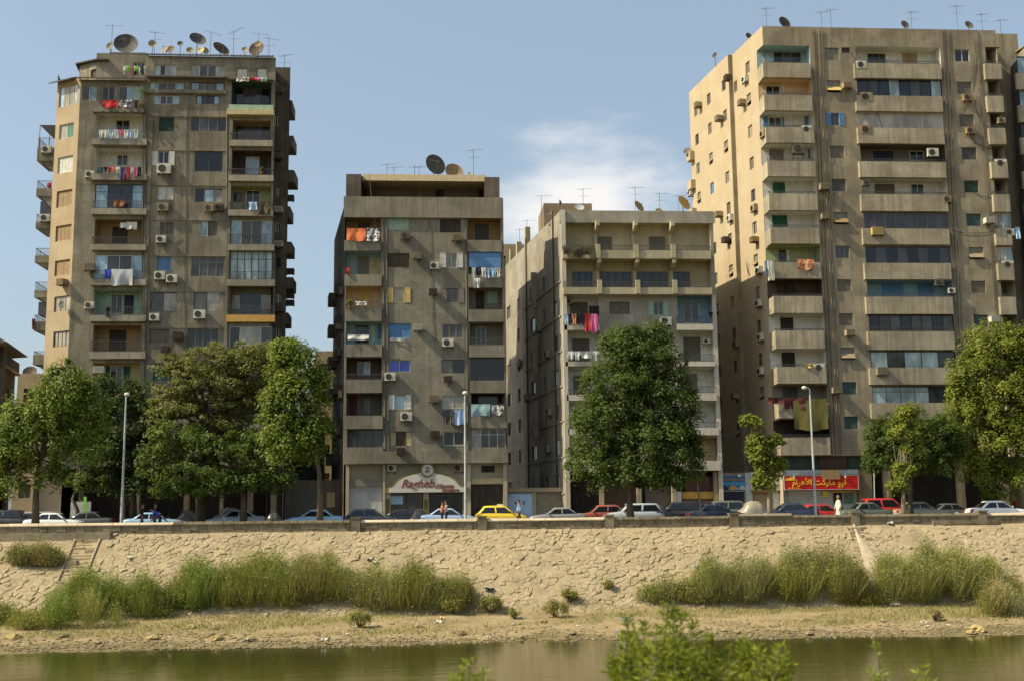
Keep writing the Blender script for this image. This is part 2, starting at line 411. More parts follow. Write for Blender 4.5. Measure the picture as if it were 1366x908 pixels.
def ac(W, x0, y0, x1, y1, kind='split', c='cream', out=None, d=0., note=''):
    casing, grille, br, dep = ac_meshes(kind, c)
    out = (dep+.06) if out is None else out
    s, _ = W.px((x0+x1)/2, (y0+y1)/2, d-out); _, z = W.px((x0+x1)/2, y1, d-out)
    p = W.W(s, z, d-out); nm = {'cream': 'off-white', 'beige': 'dusty beige', 'brown': 'rusty brown', 'white': 'white', 'ash': 'grey', 'yellow': 'yellow', 'tan': 'tan'}[c]
    o = thing('air_conditioner', '%s %s air conditioner %s %s' % (nm, 'fan-faced' if kind == 'split' else 'boxy', note or 'on the %s floor of' % floor_name(z), W.bname), 'air conditioner', p, W.ang, 'air conditioners on '+W.bname)
    k = (x1-x0)*mpp(p.y)/(.84 if kind == 'split' else .72); o.scale = (k, 1, k) if .6 < k < 1.5 else (1, 1, 1)
    link('casing', casing, o); link('fan_grille', grille, o); link('bracket', br, o)
    return o

# washing ---------------------------------------------------------------
def cloth(W, x0, y0, x1, y1, c, kind='sheet', d=-.45, where=None):
    s0, s1, z0, z1 = W.rect(x0, y0, x1, y1, d); nx, nz = 9, 8; w_, h_ = s1-s0, z1-z0
    def shape(u, v):                                   # u 0..1 across, v 0 top .. 1 bottom
        x = (u-.5)*w_
        if kind == 'shirt':
            if v > .38: x *= .62
            z = -v*h_*(1 if abs(u-.5) < .31 or v < .38 else 1)
        elif kind == 'trousers':
            x = (u-.5)*w_*.8; z = -v*h_
        else: z = -v*h_*(1-.035*math.sin(u*7+s0)*(v > .5))
        return x, z
    ph = random.random()*6; am = min(.09, .05+.05*w_)
    b = MB(); k = 0; idx = {}
    for side in (0, 1):
        for i in range(nx+1):
            for j in range(nz+1):
                u, v = i/nx, j/nz; x, z = shape(u, v)
                y = am*v*math.sin(u*9+ph)+.03*math.sin(v*5+ph*2)+.02*math.sin(u*17+v*6+ph)+(.006 if side else 0)
                idx[side, i, j] = k; b.v.append((x, y, z-.02*math.sin(u*math.pi))); k += 1
    for side in (0, 1):
        for i in range(nx):
            for j in range(nz):
                if kind == 'trousers' and j >= 3 and i == nx//2: continue
                q = (idx[side, i, j], idx[side, i, j+1], idx[side, i+1, j+1], idx[side, i+1, j]); b.f.append(q if not side else q[::-1]); b.m.append(0)
    o = build(b, {'sheet': 'hanging_cloth', 'shirt': 'shirt', 'trousers': 'trousers', 'rug': 'rug', 'towel': 'towel'}[kind], [clothm(c)], None, W.W((s0+s1)/2, z1, d), W.ang, True)
    nm = {'sheet': 'cloth', 'shirt': 'shirt', 'trousers': 'pair of trousers', 'rug': 'rug', 'towel': 'towel'}[kind]
    cn = {'lblue': 'pale blue', 'sblue': 'bright blue', 'dgrey': 'dark grey', 'lime': 'lime green', 'dbrown': 'dark brown', 'lgreen': 'light green', 'floral': 'white and black patterned', 'stripe': 'red and tan striped', 'camo': 'brown and olive patterned'}.get(c, c)
    wh = where or 'hung out on the %s-floor balcony of %s' % (floor_name((z0+z1)/2+.6), W.bname)
    return tag(o, '%s %s %s' % (cn, nm, wh), {'sheet': 'cloth', 'towel': 'towel', 'shirt': 'shirt', 'trousers': 'trousers', 'rug': 'rug'}[kind], 'washing on '+W.bname)
def clothm(c):
    if c in ('floral', 'stripe', 'camo'):
        a, b2 = {'floral': ((.75, .73, .68), (.08, .08, .09)), 'stripe': ((.5, .06, .04), (.6, .4, .2)), 'camo': ((.10, .07, .03), (.03, .035, .02))}[c]
        def f(t, b, new, lk):
            n = noise(new, lk, (1, 1, 1), 6., 2); lk(mixc(new, lk, ramp(new, lk, n, .47, .53), a, b2), b.inputs['Base Color']); b.inputs['Roughness'].default_value = .9
        return material('cloth_'+c, f)
    return paint('cloth_'+c, lin(COLS[c]), .9, .15, 2., dirtf=.05)
def washing(W, x0, x1, y0, y1, seq, d=-.45, where=None):
    """a row of garments between x0 and x1; seq: list of (colour, kind, relative width, relative length)"""
    tot = sum(q[2] for q in seq); x = x0
    for c, kind, ww, hh in seq:
        x2 = x+(x1-x0)*ww/tot; cloth(W, x+.3, y0, x2-.3, y0+(y1-y0)*hh, c, kind, d, where); x = x2
def pipe(W, pts, r=.05, c='grey', name='drain_pipe', d=-.06):
    b = MB(); b.tube([(W.px(x, y)[0], d, W.px(x, y)[1]) for x, y in pts], r, 6); return W.obj(b, name, col(c))
def cable(W, pts, label, c='black', r=.02, d=-.05):
    q = [W.W(*W.px(x, y, d), d) for x, y in pts]
    out = []
    for a, b_ in zip(q, q[1:]):
        for i in range(6):
            t = i/6; p = a.lerp(b_, t); p.z -= .35*math.sin(math.pi*t)*min(1, (b_-a).length/6); out.append(p)
    out.append(q[-1]); base = q[0].copy(); b = MB(); b.tube([p-base for p in out], r, 4)
    return tag(build(b, 'cable', col(c), None, base), label+', starting by the %s floor' % floor_name(base.z), 'cable', 'loose cables on '+W.bname)
# ------------------------------------------------------------------ buildings
Y0, GZ = 97.25, 5.78
DS = Vector((-.148, .989, 0)); ASIDE = math.atan2(-DS.y, -DS.x)
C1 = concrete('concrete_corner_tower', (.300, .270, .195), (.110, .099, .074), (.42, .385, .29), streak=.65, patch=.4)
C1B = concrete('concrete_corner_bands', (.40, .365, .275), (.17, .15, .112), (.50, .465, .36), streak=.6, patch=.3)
C1S = concrete('sunlit_render_corner_tower', (.44, .355, .225), (.26, .205, .13), (.50, .42, .29), streak=.25, patch=.3)  # cleaner render, also lightened: sunlight on the chamfer put into its colour
C2 = concrete('concrete_shop_building', (.305, .285, .215), (.125, .116, .088), (.42, .39, .295), block=.55, streak=.5, patch=.25)
C2B = concrete('concrete_shop_bands', (.300, .275, .205), (.12, .11, .082), (.41, .375, .28), streak=.6, patch=.2)
C3 = concrete('cream_render', (.50, .44, .29), (.25, .22, .14), (.60, .54, .38), streak=.4, patch=.2)
C3W = concrete('pale_render', (.62, .58, .47), (.33, .30, .23), (.70, .66, .56), streak=.4, patch=.2)
C3G = concrete('grey_render', (.38, .35, .28), (.17, .155, .12), (.47, .44, .36), streak=.4, patch=.3)
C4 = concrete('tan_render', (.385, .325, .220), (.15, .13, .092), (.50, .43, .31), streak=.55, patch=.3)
C4S = concrete('tan_render_sunlit_flank', (.47, .38, .245), (.29, .235, .15), (.54, .455, .31), streak=.25, patch=.3)  # cleaner plaster, lightened further so the flank's sunlight sits in the colour
C4B = concrete('tan_render_bands', (.475, .415, .29), (.19, .165, .118), (.60, .53, .40), streak=.75, patch=.25)
CDK = concrete('shade_dark_concrete', (.16, .13, .095), (.06, .05, .04), (.24, .2, .15), streak=.6, patch=.3)  # dark concrete: the shade on flanks and recesses is put into its colour
CFAR = concrete('sandy_render', (.40, .32, .20), (.2, .16, .1), (.48, .40, .27), streak=.4, patch=.2)
CAWN = paint('awning_sheet', (.045, .04, .036), .8, .4, 2.)

def shell(root, edges, z0, z1, mat, name='side_wall'):
    for (a, b) in edges:
        mb = MB(); A = Vector((a[0], a[1], 0))-root.location; B = Vector((b[0], b[1], 0))-root.location; r = root.location.z
        mb.quad((A.x, A.y, z0-r), (B.x, B.y, z0-r), (B.x, B.y, z1-r), (A.x, A.y, z1-r)); build(mb, name, mat, root)
def roof(root, pts, z, mat, t=.12, name='roof'):
    mb = MB(); mb.prism([(p[0]-root.location.x, p[1]-root.location.y, z-root.location.z) for p in pts], (0, 0, t)); return build(mb, name, mat, root)
def part_box(root, x0, x1, y0, y1, z0, z1, name, mat):
    b = MB(); l = root.location; b.box(x0-l.x, x1-l.x, y0-l.y, y1-l.y, z0-l.z, z1-l.z); return build(b, name, mat, root)

# ================= 1: corner tower with the chamfered, sunlit end
N1 = 'the corner tower'
cx = on_y(101, 250, Y0).x; xr1 = on_y(364.5, 250, Y0).x
r1 = thing('corner_tower', 'grey concrete apartment tower with a sunlit chamfered corner and crowded roof', 'building', (cx, Y0, GZ))
W1 = Wall(r1, (cx, Y0), 0, N1, C1)
a1 = Vector((.861, -.509, 0)); LC = on_plane(70, 250, Vector((cx, Y0, 0)), Vector((.509, .861, 0)))
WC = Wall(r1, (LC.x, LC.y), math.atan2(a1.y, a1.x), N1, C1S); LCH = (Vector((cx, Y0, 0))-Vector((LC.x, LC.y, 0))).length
zg1 = W1.px(250, 624)[1]; z_top = W1.px(260, 75.5)[1]; z_low = W1.px(150, 107)[1]
L1 = [(127, 193, 150, 185, 193), (127, 193, 199, 232, 240), (126.5, 192.5, 246, 278, 286), (126, 192, 293, 326, 333.5), (125.5, 192, 340, 372.5, 380.5), (124.5, 191.5, 387, 420.5, 428.5), (124, 191, 434, 469, 478), (123, 190.5, 483, 518, 525.5),
      (122, 190, 531, 566, 573.5), (121.5, 190, 579, 614, 621.5)]
LI = [('white', [('g2:cream:dark', 155, 161, 173, 178)], None, None), ('white', [('g2:white:smoke', 156, 207, 171, 222)], None, None),
      ('beige', [('g4:white:smoke', 150, 256, 172, 276)], 268, 't4:dteal:sky/dark/dark/sky'), ('tan', [('s4:dbrown', 150, 303, 170, 325)], 316, None),
      ('lgreen', [], 361, 'g4:white:sky/smoke/smoke/sky'), ('mint', [('g2:white:black', 148, 393, 164, 419), ('s1:navy', 166, 394, 178, 419)], 409, None),
      ('tan', [('s4:dbrown', 146, 440, 168, 468)], 454, None), ('cream', [('s1:green', 139, 488, 146, 517), ('g2:white:smoke', 147, 488, 164, 517), ('s1:green', 165, 488, 173, 517)], 507, None),
      ('grey', [('g3:grey:dark', 146, 538, 168, 562)], 556, None), ('grey', [('s4:brown', 146, 586, 168, 612)], 604, None)]
for (x0, x1, yt, b0, b1), (wc, it, rl, gz) in zip(L1, LI):
    loggia(W1, x0, x1, yt, b0, b1, wc, it, rl, gz, proj=.45, ext=(5, 2.5), band=C1B)
# centre windows
for a in [(212, 157, 232, 175.5, 's4:dgreen'), (254, 157, 302, 175.5, 'g4:beige:dark/smoke/smoke/dark'), (203, 202, 233, 221, 'o:white:dark'), (260, 202, 297, 229, 'g2:dgrey:black'),
          (210, 249, 231, 266.5, 's5:white'), (260, 252, 297, 270, 'g3:grey:black/sky/curtain'), (214, 297, 232, 313, 's3:ash'), (267, 295, 277, 315, 'g1:white:sky'), (277.5, 296, 290, 315, 's2:ash'),
          (209, 343, 228, 361, 's4:blue'), (255, 343, 299, 369, 't4:beige:smoke'), (200, 390, 235, 416, 'g2:dgrey:smoke/curtain'), (258, 388, 293, 416, 'g2:dgrey:brownglass/curtain'),
          (199, 439, 226, 458, 's4:ash'), (250, 439, 291, 467, 'g4:grey:dark'), (204, 485, 229, 507, 's4:green'), (250, 485, 291, 508, 'g4:grey:dark'), (204, 532, 229, 554, 's4:brown'), (250, 532, 291, 556, 'g3:grey:dark'), (204, 580, 229, 602, 's4:ash'), (250, 580, 291, 603, 'g3:grey:dark'),
          (205, 127.5, 239, 139, 'g4:white:sky/smoke/smoke/sky'), (261, 127.5, 293, 139, 'g4:dbrown:sky/dark/dark/sky'),
          (200, 110, 245, 120.5, 'g4:cream:sky/smoke/smoke/sky'), (254, 110, 299, 121, 'g4:dbrown:sky/brownglass/brownglass/sky'), (206, 86.5, 235, 101, 'g4:white:pale/dark/curtain/pale'), (255, 87, 299, 102, 'g4:white:curtain/smoke/smoke/curtain'),
          (315, 91, 330, 105, 'r:white'), (342, 91, 356, 105, 'r:white')]: win(W1, *a)
R1 = [(309, 362, 110, 140, 148, 'dteal', [('g4:dgrey:black/smoke/smoke/black', 312, 118, 360, 140)], None, None, None), (310, 361, 161, 187, 195, 'beige', [('g4:grey:dark/smoke/smoke/dark', 312, 164, 360, 187)], 177, None, None),
      (308.5, 362, 201, 233.5, 241.5, 'brown', [('g2:white:sky', 328, 210, 346, 233), ('s2:dbrown', 316, 210, 327, 233), ('s2:dbrown', 347, 210, 356, 233)], 225, None, None),
      (308, 361.5, 248, 280, 288, 'lgreen', [('s1:grey', 323, 253, 328, 279), ('g2:white:dark', 328, 254, 347, 279), ('g1:dgrey:dark', 309, 258, 322, 270)], 270, None, None),
      (308, 363, 293.5, 326, 334, 'grey', [], 312, 'g4:cream:sky/smoke/smoke/sky', None), (306.5, 364, 334, 373, 381.5, 'grey', [], 362, 't6:dgrey:pale', None),
      (306, 364, 381.5, 420, 429, 'grey', [('g2:blue:dark', 322, 392, 348, 419), ('g1:white:curtain', 307, 394, 320, 412), ('g1:white:curtain', 349, 394, 363, 412)], 408, None, 'gold'),
      (305.5, 362, 435, 469, 477, 'grey', [], None, 'g4:white:dark/curtain/curtain/smoke', None), (305, 362, 483, 517, 525, 'grey', [('g3:grey:dark', 318, 488, 350, 516)], 505, None, None), (304.5, 362, 531, 565, 573, 'grey', [('s4:brown', 318, 536, 350, 564)], 553, None, None), (304.5, 362, 579, 613, 621, 'grey', [('g3:grey:dark', 318, 584, 350, 612)], 601, None, None)]
for x0, x1, yt, b0, b1, wc, it, rl, gz, bc in R1:
    loggia(W1, x0, x1, yt, b0, b1, wc, it, rl, gz, proj=.42, ext=(4, 2.5), band=(col(bc) if bc else (col('mint') if b0 == 140 else C1B)))
# string courses, canopy slab, pilasters and parapet joists
def band(W, x0, y0, x1, y1, out=.12, name='string_course', mat=None):
    s0, s1, z0, z1 = W.rect(x0, y0, x1, y1); b = MB(); b.box(s0, s1, -out, .0, z0, z1); return W.obj(b, name, mat or W.mat)
band(W1, 194, 121.2, 303, 125.8, .25); band(W1, 304, 149, 366, 156, .6, 'canopy_slab', col('cream'))
for y in (155.5, 201, 247.5, 294, 341.5, 389, 437, 484, 532, 580): band(W1, 197, y-.6, 303, y+.7, .06)
band(W1, 125, 145, 194, 152, .45, 'balcony')
for i in range(6):
    x = 136.5+i*9.5; s0, s1, z0, z1 = W1.rect(x, 148.6, x+2.6, 151.4, -.45); b = MB(); b.box(s0, s1, -.56, -.45, z0, z1); W1.obj(b, 'joist_end', col('dbrown'))
for x0, x1 in ((190.8, 195.8), (300.5, 304.5)): 
    s0, s1, z0, z1 = W1.rect(x0, 160, x1, 640); b = MB(); b.box(s0, s1, -.10, .4, GZ, z1); W1.obj(b, 'pilaster', C1)
# corrugated awnings along the added storeys
def awning(W, x0, x1, y0, y1, out=.9, lift=0.):
    s0, s1, z0, z1 = W.rect(x0, y0, x1, y1); b = MB(); n = max(6, int((s1-s0)/.25)); 
    for i in range(n):
        a, c = s0+(s1-s0)*i/n, s0+(s1-s0)*(i+1)/n; m_ = (a+c)/2
        b.prism([(a, -out, z0), (m_, -out, z0+.07), (c, -out, z0), (c, -out, z0-.05), (a, -out, z0-.05)], (0, out+.05, z1-z0))
    return W.obj(b, 'awning', CAWN)
awning(W1, 194, 303, 101.5, 106, .55); awning(W1, 304.5, 365, 106.5, 109, .5); awning(W1, 101, 194, 104, 108, .55); awning(W1, 195, 306, 72.5, 75.5, .25); awning(W1, 307, 365.5, 74, 77, .25)
# penthouse row on the left part, above the eleventh floor balcony
win(W1, 109, 114, 129, 134, 'g2:cream:smoke/sky'); win(W1, 136, 115, 153, 135, 'g2:cream:dark'); win(W1, 158, 115, 192, 143, 'g3:white:smoke/sky/pale')
s_l, s_r = W1.px(194.5, 90)[0], W1.px(364.5, 250)[0]
W1.cut(-1, s_l, z_low, z_top+3, 0); W1.cut(-1, 60, GZ-1, zg1, 0)
W1.finish(0, s_r, GZ, z_top, 'wall')
for a in [(79, 165.5, 98, 184.5, 'g2:white:curtain/greenpane'), (77, 209, 97, 230.5, 's5:white'), (75.5, 254, 96, 276, 's3:tan'), (74.2, 300.5, 95, 321.5, 's4:tan'), (73, 347, 93, 367.5, 's2:tan'), (72.2, 395, 92.5, 415.5, 'g3:tan:curtain'), (71, 441.5, 91.5, 462, 'g4:brown:curtain'), (70.3, 489, 90.5, 510, 'g2:white:curtain'), (69.5, 537, 90, 557, 's3:brown'), (69, 585, 89.5, 605, 's3:brown'),
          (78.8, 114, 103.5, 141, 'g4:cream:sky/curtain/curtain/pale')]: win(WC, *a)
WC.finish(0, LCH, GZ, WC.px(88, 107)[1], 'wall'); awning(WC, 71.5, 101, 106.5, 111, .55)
ac(WC, 73, 369.5, 85, 379.5, 'box', 'tan')
DEP1 = 17.; LB = Vector((LC.x, LC.y, 0))+DS*DEP1; RB = Vector((xr1, Y0, 0))+DS*DEP1
shell(r1, [((LB.x, LB.y), (LC.x, LC.y))], GZ, z_low+1, C1); shell(r1, [((xr1, Y0), (RB.x, RB.y)), ((RB.x, RB.y), (LB.x, LB.y))], GZ, z_top, C1)
roof(r1, [(LC.x, LC.y), (cx, Y0+.02), (cx+s_l, Y0+.02), (cx+s_l, Y0+12), (LB.x+2, LB.y)], z_low-.12, C1)
roof(r1, [(cx+s_l, Y0+.02), (xr1, Y0+.02), (RB.x, RB.y), (RB.x-12, RB.y)], z_top-.14, C1)
# set-back penthouse with chamfered end and tin roof
p0, p1 = on_y(128, 95, Y0+1.6), on_y(194.8, 95, Y0+1.6); pz = on_y(160, 71.5, Y0+1.6).z
WP = Wall(r1, (p0.x, Y0+1.6), 0, N1, C1); win(WP, 177.5, 83.5, 193, 101, 'g3:white:dark'); WP.finish(0, p1.x-p0.x, z_low-.1, pz, 'penthouse_wall')
shell(r1, [((cx+s_l, Y0), (cx+s_l, Y0+8))], z_low-.1, z_top, C1, 'penthouse_wall')
pc = Vector((p0.x, Y0+1.6, 0))-a1*2.0; WP2 = Wall(r1, (pc.x, pc.y), WC.ang, N1, C1); pz2 = on_y(135, 82, Y0+1.6).z
win(WP2, 121, 93, 128, 104, 's3:brown'); WP2.finish(0, 2.0, z_low-.1, pz2, 'penthouse_wall')
roof(r1, [(pc.x-.3, pc.y-.25), (p0.x, Y0+1.3), (p0.x+1.1, Y0+1.3), (p0.x+1.1, Y0+8), (pc.x-1, Y0+8)], pz2, CAWN, .12); roof(r1, [(p0.x+1.1, Y0+1.58), (p1.x, Y0+1.58), (p1.x, Y0+9), (p0.x+1.1, Y0+9)], pz, C1, .1)
shell(r1, [((p0.x+1.1, Y0+8), (p0.x+1.1, Y0+1.6))], pz2, pz, C1, 'penthouse_wall')
# balconies on the hidden left flank, seen end-on
for k, (yr, y0_, y1_, y2_, gz) in enumerate([(167, 197, 215, 234, 0), (241, 251.5, 262, 285, 0), (286, 296, 305, 321, 1), (331, 341, 350.5, 365, 0), (376, 387.5, 397, 408, 0), (420, 428.5, 441, 453, 1), (468, 473, 486, 500, 0), (516, 522, 534, 548, 0)]):
    yy = LC.y+1.2; xo = on_y(49-k*.9, y1_, yy).x; xi = LC.x+.1; zt, zb, zc = on_y(60, y0_, yy).z, on_y(60, y1_, yy).z, on_y(60, y2_, yy).z; l = r1.location
    b = MB(); b.box(xo-l.x, xi-l.x, yy-l.y, yy+3.2-l.y, zb-l.z, zt-l.z); b.prism([(xo+.35-l.x, yy+.1-l.y, zb-l.z-.003), (xi-l.x, yy+.1-l.y, zc-l.z), (xi-l.x, yy+.1-l.y, zb-l.z-.003)], (0, 3.0, 0)); o = build(b, 'balcony', C1, r1)
    b = MB(); zr = on_y(60, yr, yy).z if k else zt+.9
    b.box(xo+.02-l.x, xi-l.x, yy+.05-l.y, yy+.09-l.y, zr-.04-l.z, zr-l.z); b.box(xo+.02-l.x, xo+.06-l.x, yy+.09-l.y, yy+3.1-l.y, zr-.04-l.z, zr-l.z)
    for i in range(14):
        x = xo+.03+(xi-xo-.1)*i/13-l.x; b.box(x, x+.022, yy+.06-l.y, yy+.08-l.y, zt-l.z, zr-.04-l.z); y = yy+.2+i*.21-l.y; b.box(xo+.03-l.x, xo+.05-l.x, y, y+.022, zt-l.z, zr-.04-l.z)
    build(b, 'railing', col('dgrey'), o)
    if gz or k == 5:
        b = MB(); zg = zr+1.15 if k != 2 else zr+1.2; b.box(xo+.25-l.x, xi-l.x, yy+.2-l.y, yy+.22-l.y, zr-l.z, zg-l.z); b.box(xo+.25-l.x, xo+.27-l.x, yy+.22-l.y, yy+3-l.y, zr-l.z, zg-l.z); g = build(b, 'glazing', gl('smoke'), r1)
    if k == 0:
        b = MB(); z7 = on_y(60, 167, yy).z-l.z; z8 = on_y(60, 187, yy).z-l.z
        b.prism([(xo+.1-l.x, yy-l.y, z7), (xi-l.x, yy-l.y, z7), (xi-l.x, yy-l.y, z8), (xi-.3-l.x, yy-l.y, z8+.05)], (0, 3, 0)); build(b, 'awning', CAWN, r1)
        for x in (xo+.1, xo+.95):
            b = MB(); b.box(x-l.x, x+.04-l.x, yy+.05-l.y, yy+.09-l.y, zt-l.z, z7-.0); build(b, 'post', col('dgrey'), r1)
WB = Wall(r1, (LC.x-2, LC.y+1.2), 0, N1, C1)
ac(WB, 55, 194.5, 68, 203.5, 'split', 'cream', note='on a flank balcony high up on'); ac(WB, 53, 285.5, 66, 295, 'split', 'cream', note='under the glazed flank balcony of'); cloth(WB, 42.5, 425, 46.5, 439, 'maroon', 'sheet', -.05, 'over the end rail of a flank balcony of '+N1); cloth(WB, 63, 243.5, 69, 251, 'red', 'sheet', .3, 'behind a flank balcony rail of '+N1)
# rear wing on the right, shade put into its dark wall colour
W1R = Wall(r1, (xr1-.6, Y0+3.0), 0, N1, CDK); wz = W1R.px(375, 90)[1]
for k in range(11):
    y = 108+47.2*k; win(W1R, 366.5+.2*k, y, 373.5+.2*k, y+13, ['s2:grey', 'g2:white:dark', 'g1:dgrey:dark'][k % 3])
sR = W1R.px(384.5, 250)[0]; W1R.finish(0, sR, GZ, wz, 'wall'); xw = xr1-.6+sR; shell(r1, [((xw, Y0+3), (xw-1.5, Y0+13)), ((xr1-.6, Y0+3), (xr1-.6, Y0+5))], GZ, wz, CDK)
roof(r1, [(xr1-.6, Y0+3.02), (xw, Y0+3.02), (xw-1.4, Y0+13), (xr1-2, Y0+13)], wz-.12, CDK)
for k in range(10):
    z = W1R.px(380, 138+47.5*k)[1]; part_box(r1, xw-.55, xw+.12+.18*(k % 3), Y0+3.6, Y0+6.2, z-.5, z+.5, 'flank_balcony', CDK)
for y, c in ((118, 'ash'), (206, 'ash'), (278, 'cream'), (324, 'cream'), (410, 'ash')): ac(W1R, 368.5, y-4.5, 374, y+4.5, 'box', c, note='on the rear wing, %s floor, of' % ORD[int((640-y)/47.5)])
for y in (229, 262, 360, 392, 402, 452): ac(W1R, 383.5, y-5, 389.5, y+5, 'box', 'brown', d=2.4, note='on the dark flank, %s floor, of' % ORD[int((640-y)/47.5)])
# air conditioners on the front
for a in [(113.5, 225.5, 125.5, 236.5, 'split', 'cream'), (207, 216.5, 227, 231), (210, 271, 224.5, 281, 'split', 'beige'), (272, 270.5, 285, 281.5, 'split', 'beige'), (286, 271, 298, 281, 'split', 'brown'), (208, 315, 221, 323.5, 'split', 'cream'), (205.5, 362, 220, 372.5, 'split', 'cream'), (221.5, 366.5, 236, 376.5, 'split', 'cream'),
          (199, 418, 212, 427.5, 'split', 'cream'), (258, 413, 273.5, 424.5, 'split', 'white'), (230, 440, 243, 451, 'box', 'brown'), (214, 458.5, 225, 468.5, 'box', 'brown'), (111.5, 349.5, 125, 360, 'box', 'beige'), (112.5, 401, 125, 411.5, 'split', 'cream'), (124.5, 486, 138, 497, 'box', 'cream')]:
    if len(a) == 4: a = (209, 221.5, 227.5, 231, 'split', 'cream')
    ac(W1, *a)
# washing on the front
washing(W1, 131, 185, 173, 185, [('white', 'shirt', 1, 1), ('white', 'towel', .9, .9), ('lblue', 'shirt', 1, 1.05), ('white', 'towel', .8, 1), ('pink', 'shirt', .9, .8), ('white', 'shirt', 1, 1), ('lblue', 'towel', .8, .9), ('white', 'shirt', 1, 1)], -.5)
washing(W1, 129, 189, 223, 236, [('dteal', 'towel', .6, .6), ('navy', 'shirt', .7, .6), ('black', 'shirt', .8, .5), ('red', 'shirt', .8, .6), ('orange', 'shirt', .8, .6), ('white', 'towel', .7, .5), ('purple', 'trousers', 1.2, 1.4), ('red', 'towel', .8, 1.2), ('white', 'shirt', .6, .6), ('pink', 'towel', .7, 1), ('black', 'trousers', .9, .9)], -.5)
washing(W1, 137, 193, 133.5, 144, [('red', 'towel', 1.9, 1), ('floral', 'towel', 1.7, .9), ('brown', 'shirt', 1, .9), ('olive', 'shirt', .6, 1)], -.5, 'over the top terrace rail of '+N1)
washing(WP, 164, 195, 88, 100.5, [('white', 'shirt', .8, 1), ('lime', 'shirt', 1, .6), ('pink', 'shirt', .6, .95), ('lime', 'towel', 1, .55), ('white', 'shirt', .6, 1), ('navy', 'shirt', .7, .6), ('white', 'towel', .6, .8)], -.3, 'on the penthouse line of '+N1)
cloth(W1, 152, 266.5, 166, 276, 'rust', 'towel', -.5); cloth(W1, 160, 297, 168, 304, 'white', 'towel', -.2); cloth(W1, 168.5, 296, 182.5, 306, 'white', 'towel', -.2); cloth(W1, 148, 359, 177, 380.5, 'silver', 'sheet', -.55); cloth(W1, 140, 359, 147.5, 371, 'sblue', 'towel', -.55); cloth(W1, 140.5, 410, 148, 423, 'black', 'trousers', -.55)
cloth(W1, 332, 269.5, 343, 280, 'lblue', 'towel', -.5); cloth(W1, 344, 269, 360, 286, 'camo', 'sheet', -.5); washing(W1, 315, 356, 103.5, 109, [('white', 'towel', 1, 1), ('floral', 'towel', 1, .9), ('red', 'towel', .8, .6), ('pink', 'towel', .8, .7), ('mint', 'towel', 1, .9)], -.6, 'along the tin awning of '+N1)
for x in (194.5, 197.5, 303): pipe(W1, [(x-3*(x < 200), 150), (x-6*(x < 200), 640)], .055, 'ash')
for a in [((235, 205), (236, 222), (228, 228)), ((212, 375), (203, 390), (199, 410), (204, 424)), ((221, 320), (233, 322), (240, 316)), ((158, 120), (150, 200), (142, 225)), ((248, 140), (247, 200), (246, 330), (244, 480)), ((222, 232), (221, 300), (220, 360))]:
    cable(W1, a, 'thin cable down the front of the corner tower', 'grey', .022)

DK = paint('interior_shade', (.022, .019, .016), .9, .3, 1.5)  # near-black backing: ground-floor shade put into the colour
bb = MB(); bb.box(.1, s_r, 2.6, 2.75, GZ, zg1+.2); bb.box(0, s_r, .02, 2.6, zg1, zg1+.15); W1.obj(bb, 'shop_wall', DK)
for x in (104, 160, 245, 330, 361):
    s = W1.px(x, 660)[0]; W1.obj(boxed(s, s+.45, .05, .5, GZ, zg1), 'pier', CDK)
# ================= 2: furniture shop building
N2 = 'the furniture shop building'
x2 = on_y(460.5, 450, Y0).x; xr2 = on_y(673, 450, Y0).x
r2 = thing('shop_building', 'eight-storey brown-grey apartment block over the arched furniture shop sign', 'building', (x2, Y0, GZ))
W2 = Wall(r2, (x2, Y0), 0, N2, C2)
zt2 = W2.px(565, 264)[1]
LL = [(460, 508, 290.5, 321, 334.5, 'tan', [('s4:dgrey', 477, 297, 494, 320)], None, None), (460.5, 508.5, 335, 366, 381.5, 'teal', [('s4:grey', 477, 342, 492, 366), ('s2:cream', 493, 345, 506, 366)], None, None), (461, 508.5, 382, 412, 428.5, 'peach', [('s2:yellow', 477, 389, 494, 411)], 402, None),
      (461.5, 509, 429.5, 459, 475.5, 'teal', [('g2:grey:dark', 474, 434, 492, 458), ('s2:white', 496, 434, 500, 458), ('s2:blue', 504, 432, 508.5, 452)], None, None), (462, 509, 477, 506, 523.5, 'brown', [('g2:white:smoke/pale', 477, 482, 494, 500)], 498, None), (462, 510, 524.5, 554, 571.5, 'ash', [('s3:maroon', 466, 526, 476, 553), ('g2:grey:smoke', 485, 532, 494, 552)], None, None), (463, 510.5, 572.5, 596, 604, 'dgrey', [], None, 't4:dgrey:smoke')]
RR = [(624, 668, 291, 320.5, 336, 'tan', [('s4:dgrey', 634, 299, 652, 320)], None, None), (625, 668.5, 337, 366, 383.5, 'teal', [('s4:blue', 640, 342, 655, 365)], None, None), (625.5, 670.5, 384, 413, 429, 'grey', [('s2:dbrown', 635, 389, 646, 412), ('s2:mint', 650, 389, 664, 405)], None, None),
      (626.5, 671.5, 430.5, 460, 476, 'grey', [('g2:white:dark', 635, 436, 648, 459)], 450, None), (627.5, 673.5, 477, 507, 523.5, 'dgrey', [], None, 't4:dgrey:black'), (628.5, 674, 524.5, 554, 570.5, 'dbrown', [('g3:grey:dark', 638, 528, 664, 552)], 538, None), (630, 675, 571.5, 596, 603, 'cream', [], None, 't4:white:curtain/smoke/smoke/brownglass')]
for i, (a, b) in enumerate(zip(LL, RR)):
    for q in (a, b):
        x0, x1, yt, b0, b1, wc, it, rl, gz = q
        loggia(W2, x0, x1, yt, b0, b1, wc, it, rl, gz, proj=.22, ext=(1, .5) if q is a else (.5, 1.5), band=C2B, depth=1.4)
